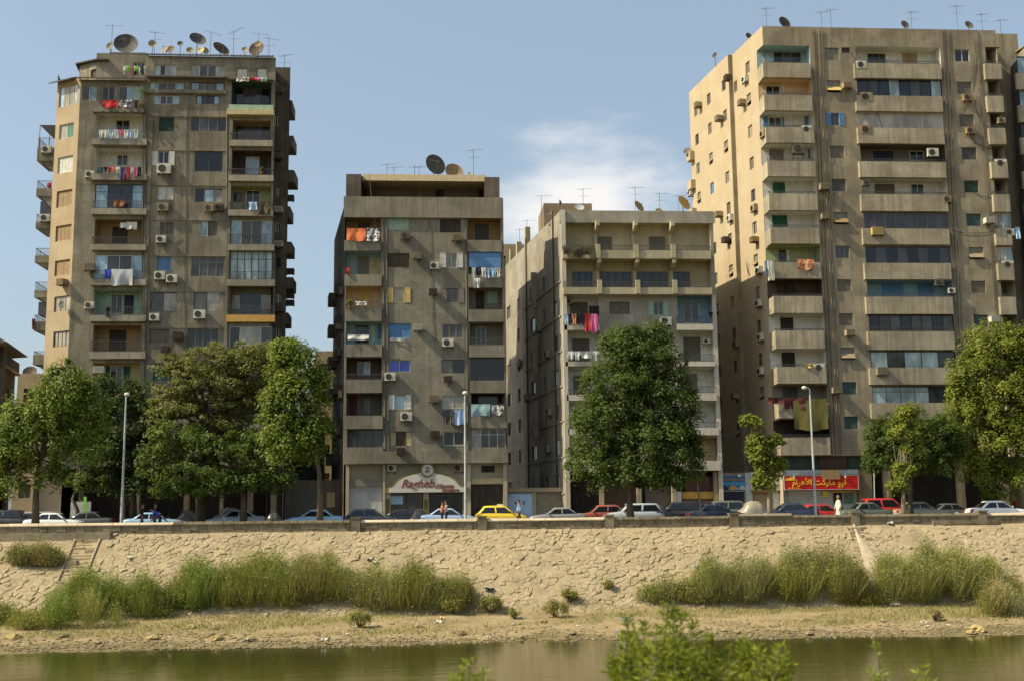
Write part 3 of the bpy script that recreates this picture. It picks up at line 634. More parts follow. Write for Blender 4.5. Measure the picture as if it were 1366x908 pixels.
for a in [(516, 290.5, 545.5, 306.5, 's4:mint'), (586.5, 292, 615, 310.5, 'r:dbrown'), (517, 338, 546, 357, 's4:brown'), (587, 338, 617.5, 357, 'o:white:curtain'), (516.5, 384, 547.5, 403.5, 'o:yellow:curtain'), (588, 384.5, 618.5, 403.5, 'o:grey:brownglass'), (518, 431.5, 548, 451, 's4:blue'), (590, 432.5, 617.5, 450.5, 'g3:beige:smoke'),
          (518.5, 480, 547.5, 496, 'g2:cream:bluepane'), (589, 479.5, 619.5, 497.5, 'g2:dgrey:brownglass/dark'), (518.5, 526.5, 548.5, 545.5, 'o:white:sky'), (590, 527, 618.5, 545, 'g2:white:curtain'), (520, 575, 549.5, 594.5, 's4:brown:mix'), (591.5, 575, 619.5, 593.5, 'g2:white:dark')]: win(W2, *a)
for a in [(534, 309, 546.5, 318.5, 'split', 'ash'), (603, 311.5, 616, 320.5, 'box', 'tan'), (551, 337, 562.5, 344.5, 'box', 'beige'), (573.5, 349, 586, 358.5, 'split', 'cream'), (572, 383, 583, 392, 'box', 'brown'), (552, 432, 563.5, 440, 'box', 'cream'), (590, 451.5, 605, 462, 'split', 'cream'), (513, 496, 527.5, 507, 'split', 'cream'), (592, 501, 603.5, 508.5, 'box', 'brown'), (534, 549.5, 549.5, 560.5, 'split', 'cream'), (572, 527, 585.5, 535.5, 'box', 'beige'), (529, 596, 540.5, 604.5, 'box', 'brown'), (574.5, 574, 586.5, 582, 'box', 'brown')]: ac(W2, *a)
# top parapet, first-floor band, roof terrace with canopy
b0 = W2.rect(458.5, 263, 670.5, 290.5, -.25); bb = MB(); bb.box(b0[0], b0[1], -.25, -.03, b0[2], b0[3]); W2.obj(bb, 'parapet', C2B)
b0 = W2.rect(460, 601, 677, 617.5, -.3); bb = MB(); bb.box(b0[0], b0[1], -.3, -.02, b0[2], b0[3]); W2.obj(bb, 'string_course', C2B)
zs = W2.px(565, 618)[1]; W2.cut(-1, 30, GZ-1, zs-.02, 0); W2.finish(0, xr2-x2, GZ, zt2, 'wall')
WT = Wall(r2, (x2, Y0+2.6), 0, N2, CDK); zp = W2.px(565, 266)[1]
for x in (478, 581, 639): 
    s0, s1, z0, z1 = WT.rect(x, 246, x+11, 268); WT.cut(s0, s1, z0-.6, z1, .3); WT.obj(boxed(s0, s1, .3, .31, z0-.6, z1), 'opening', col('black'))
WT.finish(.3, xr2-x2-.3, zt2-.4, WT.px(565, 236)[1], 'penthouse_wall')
q0, q1 = W2.rect(484, 232, 648, 241, .3), None
bb = MB(); bb.prism([(q0[0], .25, q0[2]-.05), (q0[0]+.0, .55, q0[3]), (q0[0], 5.0, q0[3]), (q0[0], 5.0, q0[2]-.05)], (q0[1]-q0[0], 0, 0)); W2.obj(bb, 'canopy', col('beige'))
for x0, x1, y in ((461.5, 481.5, 232), (646.5, 666.5, 236)):
    s0, s1, z0, z1 = W2.rect(x0, y, x1, 264); bb = MB(); bb.box(s0, s1, .1, 4.8, z0-.4, z1); W2.obj(bb, 'roof_block', CDK)
DEP2 = 16.; A = Vector((x2, Y0, 0)); B_ = Vector((xr2, Y0, 0)); A2, B2 = A+DS*DEP2, B_+DS*DEP2
shell(r2, [((A2.x, A2.y), (A.x, A.y))], GZ, zt2, CDK); shell(r2, [((B_.x, B_.y), (B2.x, B2.y)), ((B2.x, B2.y), (A2.x, A2.y))], GZ, zt2, C2)  # left flank takes the darker concrete, its shadow put into the colour
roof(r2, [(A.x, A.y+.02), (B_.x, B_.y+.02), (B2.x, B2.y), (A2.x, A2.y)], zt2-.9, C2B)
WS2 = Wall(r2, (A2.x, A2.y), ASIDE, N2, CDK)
for k in range(7):
    z = 28.6-k*3.0; WS2.obj(boxed(8.5, 10.3, -.5, 0, z-2.3, z-1.4), 'flank_balcony', CDK); WS2.obj(boxed(3.2, 5.4, -.75, 0, z-2.3, z-1.3), 'flank_balcony', CDK)
    for s in (6.6, 12.2): window(WS2, (s, s+1.1, z-1.7, z-.4), 's2:grey', -.07)
for s, z, kd, cc in ((13.4, 25.6, 'split', 'ash'), (13.0, 22.6, 'box', 'ash'), (11.2, 20.6, 'split', 'ash'), (13.6, 16.6, 'split', 'beige'), (11.4, 13.6, 'split', 'ash')):
    cs, gr, bk, dp = ac_meshes(kd, cc); o = thing('air_conditioner', '%s air conditioner on the shaded flank by the %s floor of %s' % (cc.replace('ash', 'grey'), floor_name(z), N2), 'air conditioner', WS2.W(s, z, -dp-.05), WS2.ang, 'air conditioners on '+N2)
    link('casing', cs, o); link('fan_grille', gr, o); link('bracket', bk, o)
# ground floor: shop front set behind a beige portico
SB = concrete('shop_plaster', (.50, .46, .33), (.26, .235, .155), (.58, .54, .42), streak=.3, patch=.1)
def panel(W, x0, y0, x1, y1, d0, d1, name, mat):
    s0, s1, z0, z1 = W.rect(x0, y0, x1, y1, d0); z0 = max(z0, GZ) if y1 > 686 else z0
    if y1 > 686: z0 = GZ
    b = MB(); b.box(s0, s1, d0, d1, z0, z1); return W.obj(b, name, mat)
panel(W2, 461, 618.3, 677, 700, .45, .6, 'shop_wall', SB)
for x0, x1 in ((461, 465.5), (510.5, 513.5), (623, 628), (671.5, 676.5)): panel(W2, x0, 618.2, x1, 700, .0, .449, 'pier', SB)
panel(W2, 466, 639, 510, 648, .1, .44, 'shutter_box', col('grey'))
def roller_door(W, x0, y0, x1, d, c, name='roller_door', yb=700):
    s0, s1, z0, z1 = W.rect(x0, y0, x1, yb, d); z0 = max(z0, GZ+.02)
    return link(name, roller_mesh(round(s1-s0, 2), round(z1-z0, 2), col(c)), W.root, W.loc(s0, z0, d), W.ang)
roller_door(W2, 466, 648, 509.5, .35, 'silver'); roller_door(W2, 628.5, 645.5, 671.5, .35, 'dbrown', yb=676); panel(W2, 628.5, 676.5, 671.5, 700, .40, .448, 'doorway', col('black'))
panel(W2, 628.3, 637.5, 671.4, 645, .2, .447, 'lintel', col('cream'))
o = panel(W2, 642, 620.5, 660, 629.5, .435, .446, 'vent', col('black'))
for x0, x1, f in ((520, 564, 'smoke'), (573, 617.5, 'black')):
    s0, s1, z0, z1 = W2.rect(x0, 657, x1, 700, .36); window(W2, (s0, s1, GZ+.05, z1), 'g2:dbrown:%s' % f, .36, 'shop_window')
panel(W2, 521, 661, 537.5, 672, .33, .35, 'poster', col('lblue'))
for x0 in (513.8, 564.8, 617.3):
    o = panel(W2, x0, 657, x0+7, 700, .15, .44, 'pilaster', SB); s0, s1, z0, z1 = W2.rect(x0+1, 665, x0+6, 685, .13); W2.obj(boxed(s0, s1, .13, .149, z0, z1), 'raised_panel', col('olive'), o)
ac(W2, 517, 617.8, 528.5, 628, 'split', 'cream', out=.05, d=.2, note='beside the arched sign of'); ac(W2, 605, 617.8, 618, 628.3, 'split', 'beige', out=.05, d=.2, note='by the lamp post on')
# washing
cloth(W2, 462.5, 304.5, 488, 321.5, 'orange', 'rug', -.35); cloth(W2, 489, 304.5, 506.5, 322, 'floral', 'towel', -.35)
washing(W2, 629, 668, 357, 370, [('white', 'towel', .8, 1.6), ('navy', 'shirt', 1, .8), ('white', 'towel', .9, 1), ('lblue', 'shirt', 1, 1.1), ('lblue', 'towel', .9, 1), ('white', 'shirt', .9, 1)], -.4); cloth(W2, 630, 371, 641.5, 384, 'white', 'trousers', -.42)
washing(W2, 591, 620, 546, 566, [('dgrey', 'shirt', .9, .95), ('grey', 'trousers', .7, .9), ('lblue', 'towel', 1.5, 1)], -.35, 'on the line under a sixth-row window of '+N2); cloth(W2, 628.5, 538.5, 654, 554, 'teal', 'sheet', -.35); cloth(W2, 656, 540, 672, 553, 'floral', 'sheet', -.35)
cloth(W2, 464, 446, 492, 453, 'white', 'sheet', -.3); cloth(W2, 520, 450.5, 541, 454, 'white', 'towel', -.12, 'on the blue-shuttered window sill of '+N2); cloth(W2, 474, 402, 489, 407, 'white', 'towel', -.3); cloth(W2, 461, 357, 467, 366, 'red', 'shirt', -.3)
s0, s1, z0, z1 = W2.rect(626, 337.5, 668, 356.5, -.1); W2.obj(boxed(s0, s1, -.12, -.1, z0, z1), 'blind', col('blue', .5))
for x in (511, 515.5, 621.5): pipe(W2, [(x, 292), (x+3, 616)], .06, 'ash')
for a in [((492, 232), (505, 330), (512, 400), (520, 455)), ((573, 264), (574, 350), (576, 420), (578, 450), (592, 456)), ((620, 262), (621, 330), (622, 420)), ((515, 500), (514, 482), (524, 477), (532, 476))]: cable(W2, a, 'thin cable down the front of the furniture shop building', 'grey' if a[0][0] == 515 else 'ash', .03 if a[0][0] == 515 else .02)
# ================= 3: cream building with open verandas
N3 = 'the veranda building'
x3 = on_y(751, 450, Y0).x; xr3 = on_y(957, 450, Y0).x; w3 = xr3-x3
r3 = thing('veranda_building', 'six-storey cream apartment block with open bracketed verandas on its top floors', 'building', (x3, Y0, GZ))
W3 = Wall(r3, (x3, Y0), 0, N3, C3)
zt3 = W3.px(850, 281.5)[1]
# top beam
s0, s1, z0, z1 = W3.rect(746.5, 281.5, 949, 297.5, -.1); W3.obj(boxed(s0, w3+.02, -.12, .25, z0, z1), 'roof_beam', C3G)
stub = [(795, 803.5), (846, 854.5), (895.5, 904)]
for fi, (yt, yb0, yb1, its) in enumerate([(297.5, 334, 345, [('s4:ash', 795, 316, 816, 336), ('s4:ash', 866, 316, 887, 336)]),
                                     (346.5, 383.5, 392.5, [('g3:navy:dark', 764, 363, 790, 384), ('g4:brown:dark', 801, 363, 842, 384), ('g4:brown:dark', 849, 363, 890, 384), ('g3:brown:dark', 897, 363, 920, 384)])]):
    o, bnd, rec = loggia(W3, 752 if fi else 750.5, 949 if fi else 947.5, yt, yb0, yb1, C3, its, rail=yb0-6.5 if not fi else yb0-8, proj=.75, ext=(0, 1), band=C3, depth=1.0)
    for j, (a, b) in enumerate(stub):
        a += fi*2.2; b += fi*2.2
        s0, s1, z0, z1 = W3.rect(a, yb0-(8 if not fi else 10), b-2.5, yb1-1, -.85); W3.obj(boxed(s0, s1, -.88, -.62, z0, z1), 'parapet_stub', C3)
        sb = (s0+s1)/2-.12; zc = rec[3]; bb = MB()                                     # bracket under the slab above
        bb.prism([(sb, -.8, zc+.02), (sb, -.8, zc-.42), (sb, .0, zc-.75), (sb, 1.0, zc-.75), (sb, 1.0, zc+.02)], (.3, 0, 0)); W3.obj(bb, 'bracket', C3)
        bb = MB(); bb.box(sb, sb+.3, .72, .98, rec[2], zc-.75); W3.obj(bb, 'pilaster', C3)
# rows C..G : side loggias and a flush middle
for i, (yt, b0, b1) in enumerate([(394.5, 432, 440), (441.5, 482, 488), (490, 526, 534), (536, 572, 580), (583, 616, 627)]):
    dx = i*1.6
    loggia(W3, 753+dx, 799+dx, yt, b0, b1, 'white', [('s4:ash', [761, 763.5, 765, 766, 768][i], yt+9+i, [784, 786, 787, 788, 789][i], b0-1)], rail=b0-8 if i in (1, 2) else None, proj=.3, ext=(0, .5), band=C3W, depth=1.3)
    loggia(W3, 904+dx, 950.5+dx*1.6, yt, b0 if i < 2 else b0-2, b1, ['bluewall', 'white', 'white', 'white', 'cream'][i], [([('g2:white:smoke'), 's4:ash', 's3:grey', 's2:white', 's2:white'][i], [912, 912, 915, 918, 921][i], yt+8, [932, 934, 930, 931, 934][i], b0-1)], rail=b0-[10, 10, 11, 10, 9][i], proj=.4, ext=(.5, 1), band=C3W, depth=1.3)
for a in [(813, 402.5, 840, 419.5, 's4:ash'), (865, 403, 892, 420.5, 'o:mint:smoke'), (815, 449, 842, 466, 's4:ash'), (867, 449, 893, 466, 's4:mint'), (817, 496, 844, 513, 's4:ash'), (869, 496, 895, 513, 's4:ash'), (819, 544, 846, 561, 's4:grey'), (870, 544, 896, 561, 's4:grey'), (821, 590, 848, 607, 's4:grey'), (871, 590, 898, 607, 's4:grey')]: win(W3, *a)
zg3 = W3.px(850, 628)[1]; W3.cut(-1, 40, GZ-1, zg3, 0); W3.finish(0, w3, GZ, zt3, 'wall', C3G)
for a, b in ((745.5, 751.5), (951.5, 957.5)):
    sa = 0 if a < 800 else w3-.36; bb = MB(); bb.box(sa-.02, sa+.35, -.3 if a < 800 else -.10, 0, GZ, zt3-.02 if a < 800 else z0-.0); W3.obj(bb, 'corner_pier', C3W)
DEP3 = 30.; A = Vector((x3, Y0, 0)); A3 = A+DS*DEP3; B_ = Vector((xr3, Y0, 0)); B3 = B_+DS*DEP3
WS3 = Wall(r3, (A3.x, A3.y), ASIDE, N3, C3G)
for k in range(7):
    z = 28.2-3.02*k
    for j, s in enumerate((3, 7.5, 12.5, 18, 23, 26.6)):
        if (j*3+k*5) % 7 == 1: continue
        wd = (1.1, 1.8, 1.0, 2.0, .9, 1.7)[j]; WS3.cut(s, s+wd, z-1.5, z-.2, .2); window(WS3, (s, s+wd, z-1.5, z-.2), ['g3:beige:dark', 's3:ash', 'g2:grey:smoke', 's4:grey', 'g1:grey:dark', 'g3:grey:dark'][(j+k) % 6])
    bb = MB(); bb.box(15.5, 29.6, -.1, 0, z-1.85, z-1.72); WS3.obj(bb, 'string_course', C3G)
    if k % 2 == 0: bb = MB(); bb.box(20.6, 21.0, -.5, 0, z-2.6, z+.8); WS3.obj(bb, 'flank_pier', C3G)
WS3.finish(0, DEP3, GZ, zt3, 'side_wall')
for s, z in ((22.2, 23.2), (25.2, 20.4), (14, 21), (25.6, 15.2), (17, 17.4), (24.8, 12.0)):
    cs, gr, bk, dp = ac_meshes('split', 'beige'); o = thing('air_conditioner', 'dusty air conditioner on the shaded flank by the %s floor of %s' % (floor_name(z), N3), 'air conditioner', WS3.W(s, z, -dp-.05), WS3.ang, 'air conditioners on '+N3)
    link('casing', cs, o); link('fan_grille', gr, o); link('bracket', bk, o)
for s in (7, 17, 27.5): 
    bb = MB(); bb.tube([(s, -.1, GZ), (s, -.1, zt3+.6)], .07, 6); WS3.obj(bb, 'drain_pipe', col('brown'))
for s in (1, 4, 9, 12.2, 16): bb = MB(); bb.box(s, s+.5, .0, .5, zt3, zt3+(1.3 if s < 13 else 1.9)); WS3.obj(bb, 'parapet_stub', C3)
shell(r3, [((B_.x, B_.y), (B3.x, B3.y)), ((B3.x, B3.y), (A3.x, A3.y))], GZ, zt3, C3G)
roof(r3, [(A.x, A.y+.25), (B_.x, B_.y+.25), (B3.x, B3.y), (A3.x, A3.y)], zt3-.7, C3G)
# brick stair head on the roof
q0, q1 = on_y(725.5, 290, Y0+6.5), on_y(790, 290, Y0+6.5); qz = on_y(757, 271.5, Y0+6.5).z
part_box(r3, q0.x, q1.x, Y0+6.5, Y0+12, zt3-.6, qz, 'stair_head', concrete('roof_brick', (.36, .27, .17), (.17, .13, .09), (.42, .34, .24), block=.7, bscale=(.28, .12)))
ac(W3, 754.5, 397, 764, 405, 'split', 'beige', out=.1, d=.5); ac(W3, 880.5, 424, 896, 433.5, 'split', 'white'); ac(W3, 938, 450, 947.5, 458, 'split', 'cream', out=.1, d=.5)
washing(W3, 754, 797.5, 418.5, 434, [('lblue', 'towel', .6, 1), ('black', 'trousers', .7, 1), ('stripe', 'shirt', 1, .9), ('black', 'shirt', .9, .9), ('navy', 'shirt', .7, 1), ('red', 'sheet', 1.1, 1.55), ('pink', 'sheet', 1.5, 1.6)], -.45)
cloth(W3, 786, 408, 799, 420, 'black', 'sheet', -.1); washing(W3, 756.5, 799, 468, 481, [('white', 'towel', 1, .8), ('white', 'shirt', 1, .9), ('white', 'sheet', 1.6, .7), ('white', 'shirt', 1, 1)], -.45); cloth(W3, 752, 329, 794, 343, 'camo', 'sheet', -.82); cloth(W3, 945, 416, 951, 424, 'black', 'shirt', -.4); cloth(W3, 928, 609.5, 936, 617.5, 'white', 'towel', -.45)
# ground floor of 3: dark shops behind piers
GF = concrete('shop_piers', (.40, .34, .23), (.18, .15, .1), (.48, .43, .32), streak=.4, patch=.2)
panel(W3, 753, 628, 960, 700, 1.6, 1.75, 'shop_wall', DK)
for x0, x1 in ((754, 758.5), (800, 806), (850, 856), (897, 902), (953.5, 958)): panel(W3, x0, 628.2, x1, 700, 0.0, .5, 'pier', GF)
panel(W3, 914, 635, 953, 655, .6, .75, 'shop_fascia', paint('dark_red_board', (.07, .018, .014), .6)); panel(W3, 909.5, 655.3, 953.3, 664.5, .5, .62, 'fascia_board', col('gold')); panel(W3, 906, 664.7, 953, 700, .7, .8, 'shop_front', col('ash')); roller_door(W3, 861, 648, 896, .8, 'ash')
o = panel(W3, 898.5, 655, 909, 676, .2, .26, 'notice_board', col('white')); panel(W3, 806.5, 640, 849, 700, 1.2, 1.3, 'shop_front', col('brown'))

# ================= 4: tall tan tower
N4 = 'the tan tower'
x4 = on_y(1030, 330, Y0).x; xr4 = on_y(1350, 330, Y0).x; w4 = xr4-x4
r4 = thing('tan_tower', 'tall tan apartment tower with sunlit flank over the red market sign', 'building', (x4, Y0, GZ))
W4 = Wall(r4, (x4, Y0), 0, N4, C4)
zt4 = W4.px(1180, 38)[1]
ROWS = [(61, 84, 103.5), (104.5, 127, 147.5), (148.5, 170, 190.5), (192, 215, 235.5), (237, 258.5, 280.5), (282, 304, 325), (327.5, 350, 371.5), (373, 395, 417.5), (418.5, 441, 465), (466.5, 489, 511), (513, 536, 557), (559, 583, 606.5)]
LIT = [('teal', [('g4:grey:sky/dark/smoke/dark', 1020, 70, 1068, 84)], None), ('peach', [('g2:white:dark', 1021, 115, 1040, 127), ('s1:white', 1041, 113, 1047, 127)], 123.5), ('white', [('s1:blue', 1018, 156, 1024, 170), ('g2:white:smoke', 1025, 157, 1042, 170), ('s1:blue', 1043, 157, 1046, 170), ('s1:blue', 1073, 154, 1080, 168)], 167), ('white', [('s4:grey', 1026, 200, 1045, 214), ('s1:blue', 1078, 199, 1082, 213)], 211),
       ('white', [('s3:green', 1031, 244, 1047, 258), ('s1:green', 1081, 242, 1086, 257)], 255), ('white', [('s4:green', 1030, 288, 1050, 303), ('s1:green', 1083, 286, 1088, 302)], 300), ('lgreen', [('g1:brown:black', 1039, 334, 1048, 350), ('s1:white', 1049, 334, 1053, 350), ('s1:teal', 1085, 330, 1091, 349)], 347), ('brown', [('s4:dbrown', 1036, 374, 1060, 395)], 392), ('white', [('s3:dbrown', 1041, 424, 1058, 441), ('s1:dbrown', 1092, 421, 1097, 440)], 438),
       ('white', [('s3:dbrown', 1043, 469, 1060, 489), ('s1:dbrown', 1094, 467, 1099, 488)], 485), ('grey', [('s4:dgrey', 1044, 516, 1064, 530)], None), ('dbrown', [], 579)]
WS4_cuts = []
for (yt, b0, b1), (wc, it, rl) in zip(ROWS, LIT):
    m = (yt+b1)/2; xl = 1016.8+(m-60)*.0465; xr = 1079+(m-60)*.053
    _, bnd, rec = loggia(W4, xl, xr, yt, b0, b1, wc, it, rl, proj=.4, ext=(0, 1), band=C4B, depth=1.35, lopen=True); WS4_cuts.append((rec[2], rec[3]))
CIT = [('white', [('g3:grey:dark', 1157, 72, 1181, 85), ('s4:beige', 1204, 72, 1223, 85)], None, 81), (None, [], 'g8:navy:dark/smoke/dark/pale', None), (None, [], 'g4:white:curtain', None), ('ash', [('s4:navy', 1165, 202, 1191, 215), ('g2:white:dark', 1213, 202, 1232, 215)], None, 212), ('white', [('s4:ash', 1167, 246, 1193, 260), ('g2:white:dark', 1215, 246, 1232, 260)], None, 256), (None, [], 'g8:grey:smoke', None), (None, [], 'g8:dgrey:black/smoke', None), ('bluewall', [('s5:blue', 1176, 379, 1205, 395), ('s4:blue', 1225, 379, 1244, 395)], None, 391), (None, [], 'g8:dbrown:black/smoke/brownglass', 436), (None, [], 'g5:dgreen:pale/smoke/pale', None), (None, [], 't6:dgrey:pale/pale/pale/pale/smoke/dark', None), (None, [], 'g6:dgrey:dark', None)]
for (yt, b0, b1), (wc, it, gz, rl) in zip(ROWS, CIT):
    m = (yt+b1)/2; loggia(W4, 1141+(m-75)*.0495, 1254+(m-75)*.051, yt+1.5, b0+1, b1+1.2, wc or 'dgrey', it, rl, gz, proj=.35, ext=(1, 1), band=C4B, depth=1.3)
    x0, x1 = 1314.5+(m-75)*.0655, 1334.5+(m-75)*.062
    loggia(W4, x0, x1, yt+2, b0+1, b1+2, 'grey', [('g2:grey:dark', x0+2, yt+8, x0+10, b0)], b0-3, 'g2:white:curtain/sky' if b0 in (304, 350) else None, proj=.4, ext=(.5, 1.5), band=C4B, depth=1.3, ropen=True)
# window columns
for k, kd in enumerate(['r:grey', 'a:yellow', 'o:blue:smoke', 'r:ash', 'r:dgrey', 'a:tan', 'g3:grey:smoke', 'r:ash', 'r:ash', 'a:beige', 's3:dteal', 's3:dteal']):
    y = 64+43.2*k+.13*k*k; x = 1100.5+2.35*k; win(W4, x-(3 if kd[0] == 'o' else 0), y, x+18.8+(2 if kd[0] == 'o' else 0), y+16.5, kd)
for k, kd in enumerate(['g2:white:dark', 'r:ash', 'r:ash', 's2:dgrey', 'r:dgreen', 's2:dteal', 'a:beige', 'r:ash', 's2:dteal', 'r:ash', 'r:ash', 'r:ash']):
    y = 66+43.2*k+.13*k*k; x = 1274+3.1*k; win(W4, x, y, x+19.5, y+16.5, kd)
win(W4, 1123, 63.5, 1134, 71, 's2:brown')
zg4 = W4.px(1180, 607)[1]; W4.cut(-1, 60, GZ-1, zg4, 0)
W4.finish(0, w4, GZ, zt4, 'wall')
# pipe bundles and pilaster streaks on the front
for x, x2_ in ((1083, 1110), (1087, 1114), (1091.5, 1118.5), (1096, 1122), (1255, 1284), (1259, 1287), (1263.5, 1291), (1302, 1338)): pipe(W4, [(x, 40), (x2_, 606)], .032, random.choice(['ash', 'ash', 'tan', 'brown']))
# flank: nearer part, and a rear part standing 0.45 m proud
DEP4 = 17.; A = Vector((x4, Y0, 0)); A4 = A+DS*DEP4; B_ = Vector((xr4, Y0, 0))
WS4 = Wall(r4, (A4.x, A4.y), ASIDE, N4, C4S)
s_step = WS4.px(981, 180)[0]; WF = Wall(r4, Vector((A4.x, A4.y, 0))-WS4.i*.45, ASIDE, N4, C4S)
for z0, z1 in WS4_cuts: WS4.cut(DEP4-1.35, DEP4+1, z0, z1, 0)
ncol = np.mean([WS4.px(x, y)[0] for x, y in ((996, 92), (1002.5, 219), (1012, 392))]); cols = [WF.px(965.5, 114)[0], WF.px(945.5, 132)[0], WF.px(928.5, 149)[0]]
fk = ['r:ash', 'r:beige', 'g2:grey:dark', 'a:tan', 's2:ash', 'a:beige', 'r:ash', 'g2:white:dark', 'r:grey']
for k in range(12):
    y = 64+43.2*k+.13*k*k; zc = W4.px(1105+2.35*k, y+8)[1]
    for j, s in enumerate([ncol]+cols):
        WW = WS4 if j == 0 else WF; r = (s-.45, s+.45, zc-.62, zc+.5); kd = fk[(k*5+j*2) % 9]
        if j == 2 and k == 3: kd = 's2:blue'
        WW.cut(r[0], r[1], r[2], r[3], .2); window(WW, r, kd)
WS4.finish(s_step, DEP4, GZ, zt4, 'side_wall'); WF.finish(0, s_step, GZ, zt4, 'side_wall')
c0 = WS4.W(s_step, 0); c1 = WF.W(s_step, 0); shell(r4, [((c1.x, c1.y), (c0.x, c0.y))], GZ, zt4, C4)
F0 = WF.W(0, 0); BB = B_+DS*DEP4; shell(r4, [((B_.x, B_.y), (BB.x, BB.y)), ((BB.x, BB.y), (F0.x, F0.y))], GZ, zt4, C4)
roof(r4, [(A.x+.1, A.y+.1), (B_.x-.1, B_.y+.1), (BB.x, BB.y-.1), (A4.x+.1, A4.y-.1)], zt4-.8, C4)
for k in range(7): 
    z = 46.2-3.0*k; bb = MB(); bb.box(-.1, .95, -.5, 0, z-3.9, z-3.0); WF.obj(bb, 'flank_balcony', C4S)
for x, y, kd, cc in ((991, 106, 'split', 'cream'), (988.5, 136, 'box', 'beige'), (1015.5, 179, 'split', 'beige'), (930, 139, 'box', 'beige'), (958, 157, 'box', 'beige'), (970, 103, 'box', 'brown'), (918.5, 257, 'split', 'cream'), (957.5, 285, 'box', 'beige'), (971, 291, 'split', 'cream'), (967, 319, 'box', 'brown'), (1003, 278, 'split', 'beige'), (1005, 319, 'box', 'tan'), (1009.5, 361, 'split', 'cream'), (1009.5, 405, 'split', 'cream'), (1012, 450, 'split', 'cream'), (979, 459, 'split', 'beige'), (1012, 495, 'split', 'cream'), (980, 527, 'box', 'beige')):
    WW = WS4 if x > 983 else WF; s, z = WW.px(x, y+4, -.4); cs, gr, bk, dp = ac_meshes(kd, cc)
    o = thing('air_conditioner', '%s %s air conditioner on the flank by the %s floor of %s' % ({'cream': 'off-white', 'beige': 'dusty beige', 'brown': 'rusty brown', 'tan': 'tan'}[cc], 'fan-faced' if kd == 'split' else 'boxy', floor_name(z), N4), 'air conditioner', WW.W(s, z, -dp-.05), WW.ang, 'air conditioners on '+N4)
    link('casing', cs, o); link('fan_grille', gr, o); link('bracket', bk, o)
for a in [(1125, 109, 1137, 116.5, 'box', 'beige'), (1142, 80.5, 1157, 91, 'split', 'cream'), (1148, 124, 1165, 134.5, 'split', 'beige'), (1148, 167, 1164, 178, 'split', 'tan'), (1237, 197, 1253, 208.5, 'split', 'cream'), (1285, 124, 1298, 134, 'split', 'tan'), (1289, 167.5, 1302, 178, 'split', 'tan'), (1070, 168, 1084, 177, 'split', 'cream'), (1094, 243, 1107, 252, 'box', 'beige'), (1096, 283, 1107.5, 291.5, 'box', 'beige'), (1151, 239, 1161, 247, 'split', 'ash'), (1258, 259, 1270, 269.5, 'split', 'tan'), (1163, 302.5, 1179, 313, 'box', 'yellow'), (1315, 289, 1327, 297, 'box', 'cream'), (1341, 303, 1354, 314, 'split', 'cream'), (1338, 349, 1353, 358, 'split', 'cream'), (1328, 212, 1344, 223, 'split', 'cream'), (1247, 372, 1260, 381, 'split', 'ash'), (1265, 383, 1275, 391, 'split', 'cream'), (1322, 420, 1334, 429, 'box', 'white'), (1129, 437.5, 1141, 447, 'box', 'beige'), (1086, 484, 1101, 495, 'split', 'cream'), (1111, 515, 1123, 523.5, 'box', 'beige'), (1170, 488, 1185, 499, 'box', 'beige'), (1057, 191, 1075, 204, 'split', 'ash'), (1331, 152, 1342, 164, 'split', 'beige')]: ac(W4, *a)
# washing and rugs
cloth(W4, 1064, 346, 1086, 360, 'stripe', 'rug', -.5); washing(W4, 1020, 1033, 348, 374, [('blue', 'towel', .7, .7), ('white', 'shirt', 1, 1), ('white', 'trousers', .8, 1)], -.6); cloth(W4, 1046, 530, 1085, 545, 'maroon', 'rug', -.5); cloth(W4, 1059, 531, 1104, 573, 'olive', 'rug', -.55); cloth(W4, 1025, 529.5, 1044, 538, 'maroon', 'sheet', -.6); cloth(W4, 1355, 303, 1361, 319, 'lblue', 'towel', -.5); cloth(W4, 1073, 484.5, 1085, 490, 'yellow', 'towel', -.5)
for a in [((1135, 70), (1160, 110), (1180, 180)), ((1302, 55), (1296, 110), (1280, 150), (1300, 190), (1330, 200)), ((1310, 100), (1300, 140), (1312, 170)), ((1270, 307), (1300, 311), (1330, 306)), ((1200, 440), (1240, 460), (1290, 470)), ((1086, 490), (1080, 510), (1100, 520)), ((1290, 250), (1310, 262), (1345, 262))]: cable(W4, a, 'loose dark cable across the front of the tan tower', 'dbrown', .022)
# set-back wall and the last bay on the right
s0, s1 = w4-.1, w4+1.25; W4B = Wall(r4, (xr4-.6, Y0+3.0), 0, N4, C4); zz = W4B.px(1345, 45.5)[1]; sB = W4B.px(1357, 150)[0]+.6
W4B.finish(0, sB, GZ, zz, 'wall'); xb = xr4-.6+sB
roof(r4, [(xr4-.6, Y0+3.01), (xb, Y0+3.01), (xb-1, Y0+12), (xr4-2, Y0+12)], zz-.1, C4)
W4C = Wall(r4, (xb-.1, Y0+1.0), 0, N4, C4); zc4 = W4C.px(1360, 57)[1]
for k, (yt, b0, b1) in enumerate(ROWS): loggia(W4C, 1357+.068*(yt-60), 1420+.07*(yt-60), yt+15, b0+14, b1+16, 'dgrey', [], None, 'g6:dteal:sky/pale/dark' if k in (0, 1, 4, 7) else 'g5:grey:dark', proj=.3, ext=(1, 1), band=C4B)
W4C.finish(0, 6.5, GZ, zc4, 'wall'); shell(r4, [((xb-.1, Y0+1), (xb-.1, Y0+3.0))], GZ, zc4, C4); shell(r4, [((xb+6.4, Y0+1), (xb+5.2, Y0+12)), ((xb+5.2, Y0+12), (xb-1.4, Y0+12))], GZ, zc4, C4); roof(r4, [(xb-.1, Y0+1.02), (xb+6.4, Y0+1.02), (xb+5.2, Y0+12), (xb-1.4, Y0+12)], zc4-.1, C4)
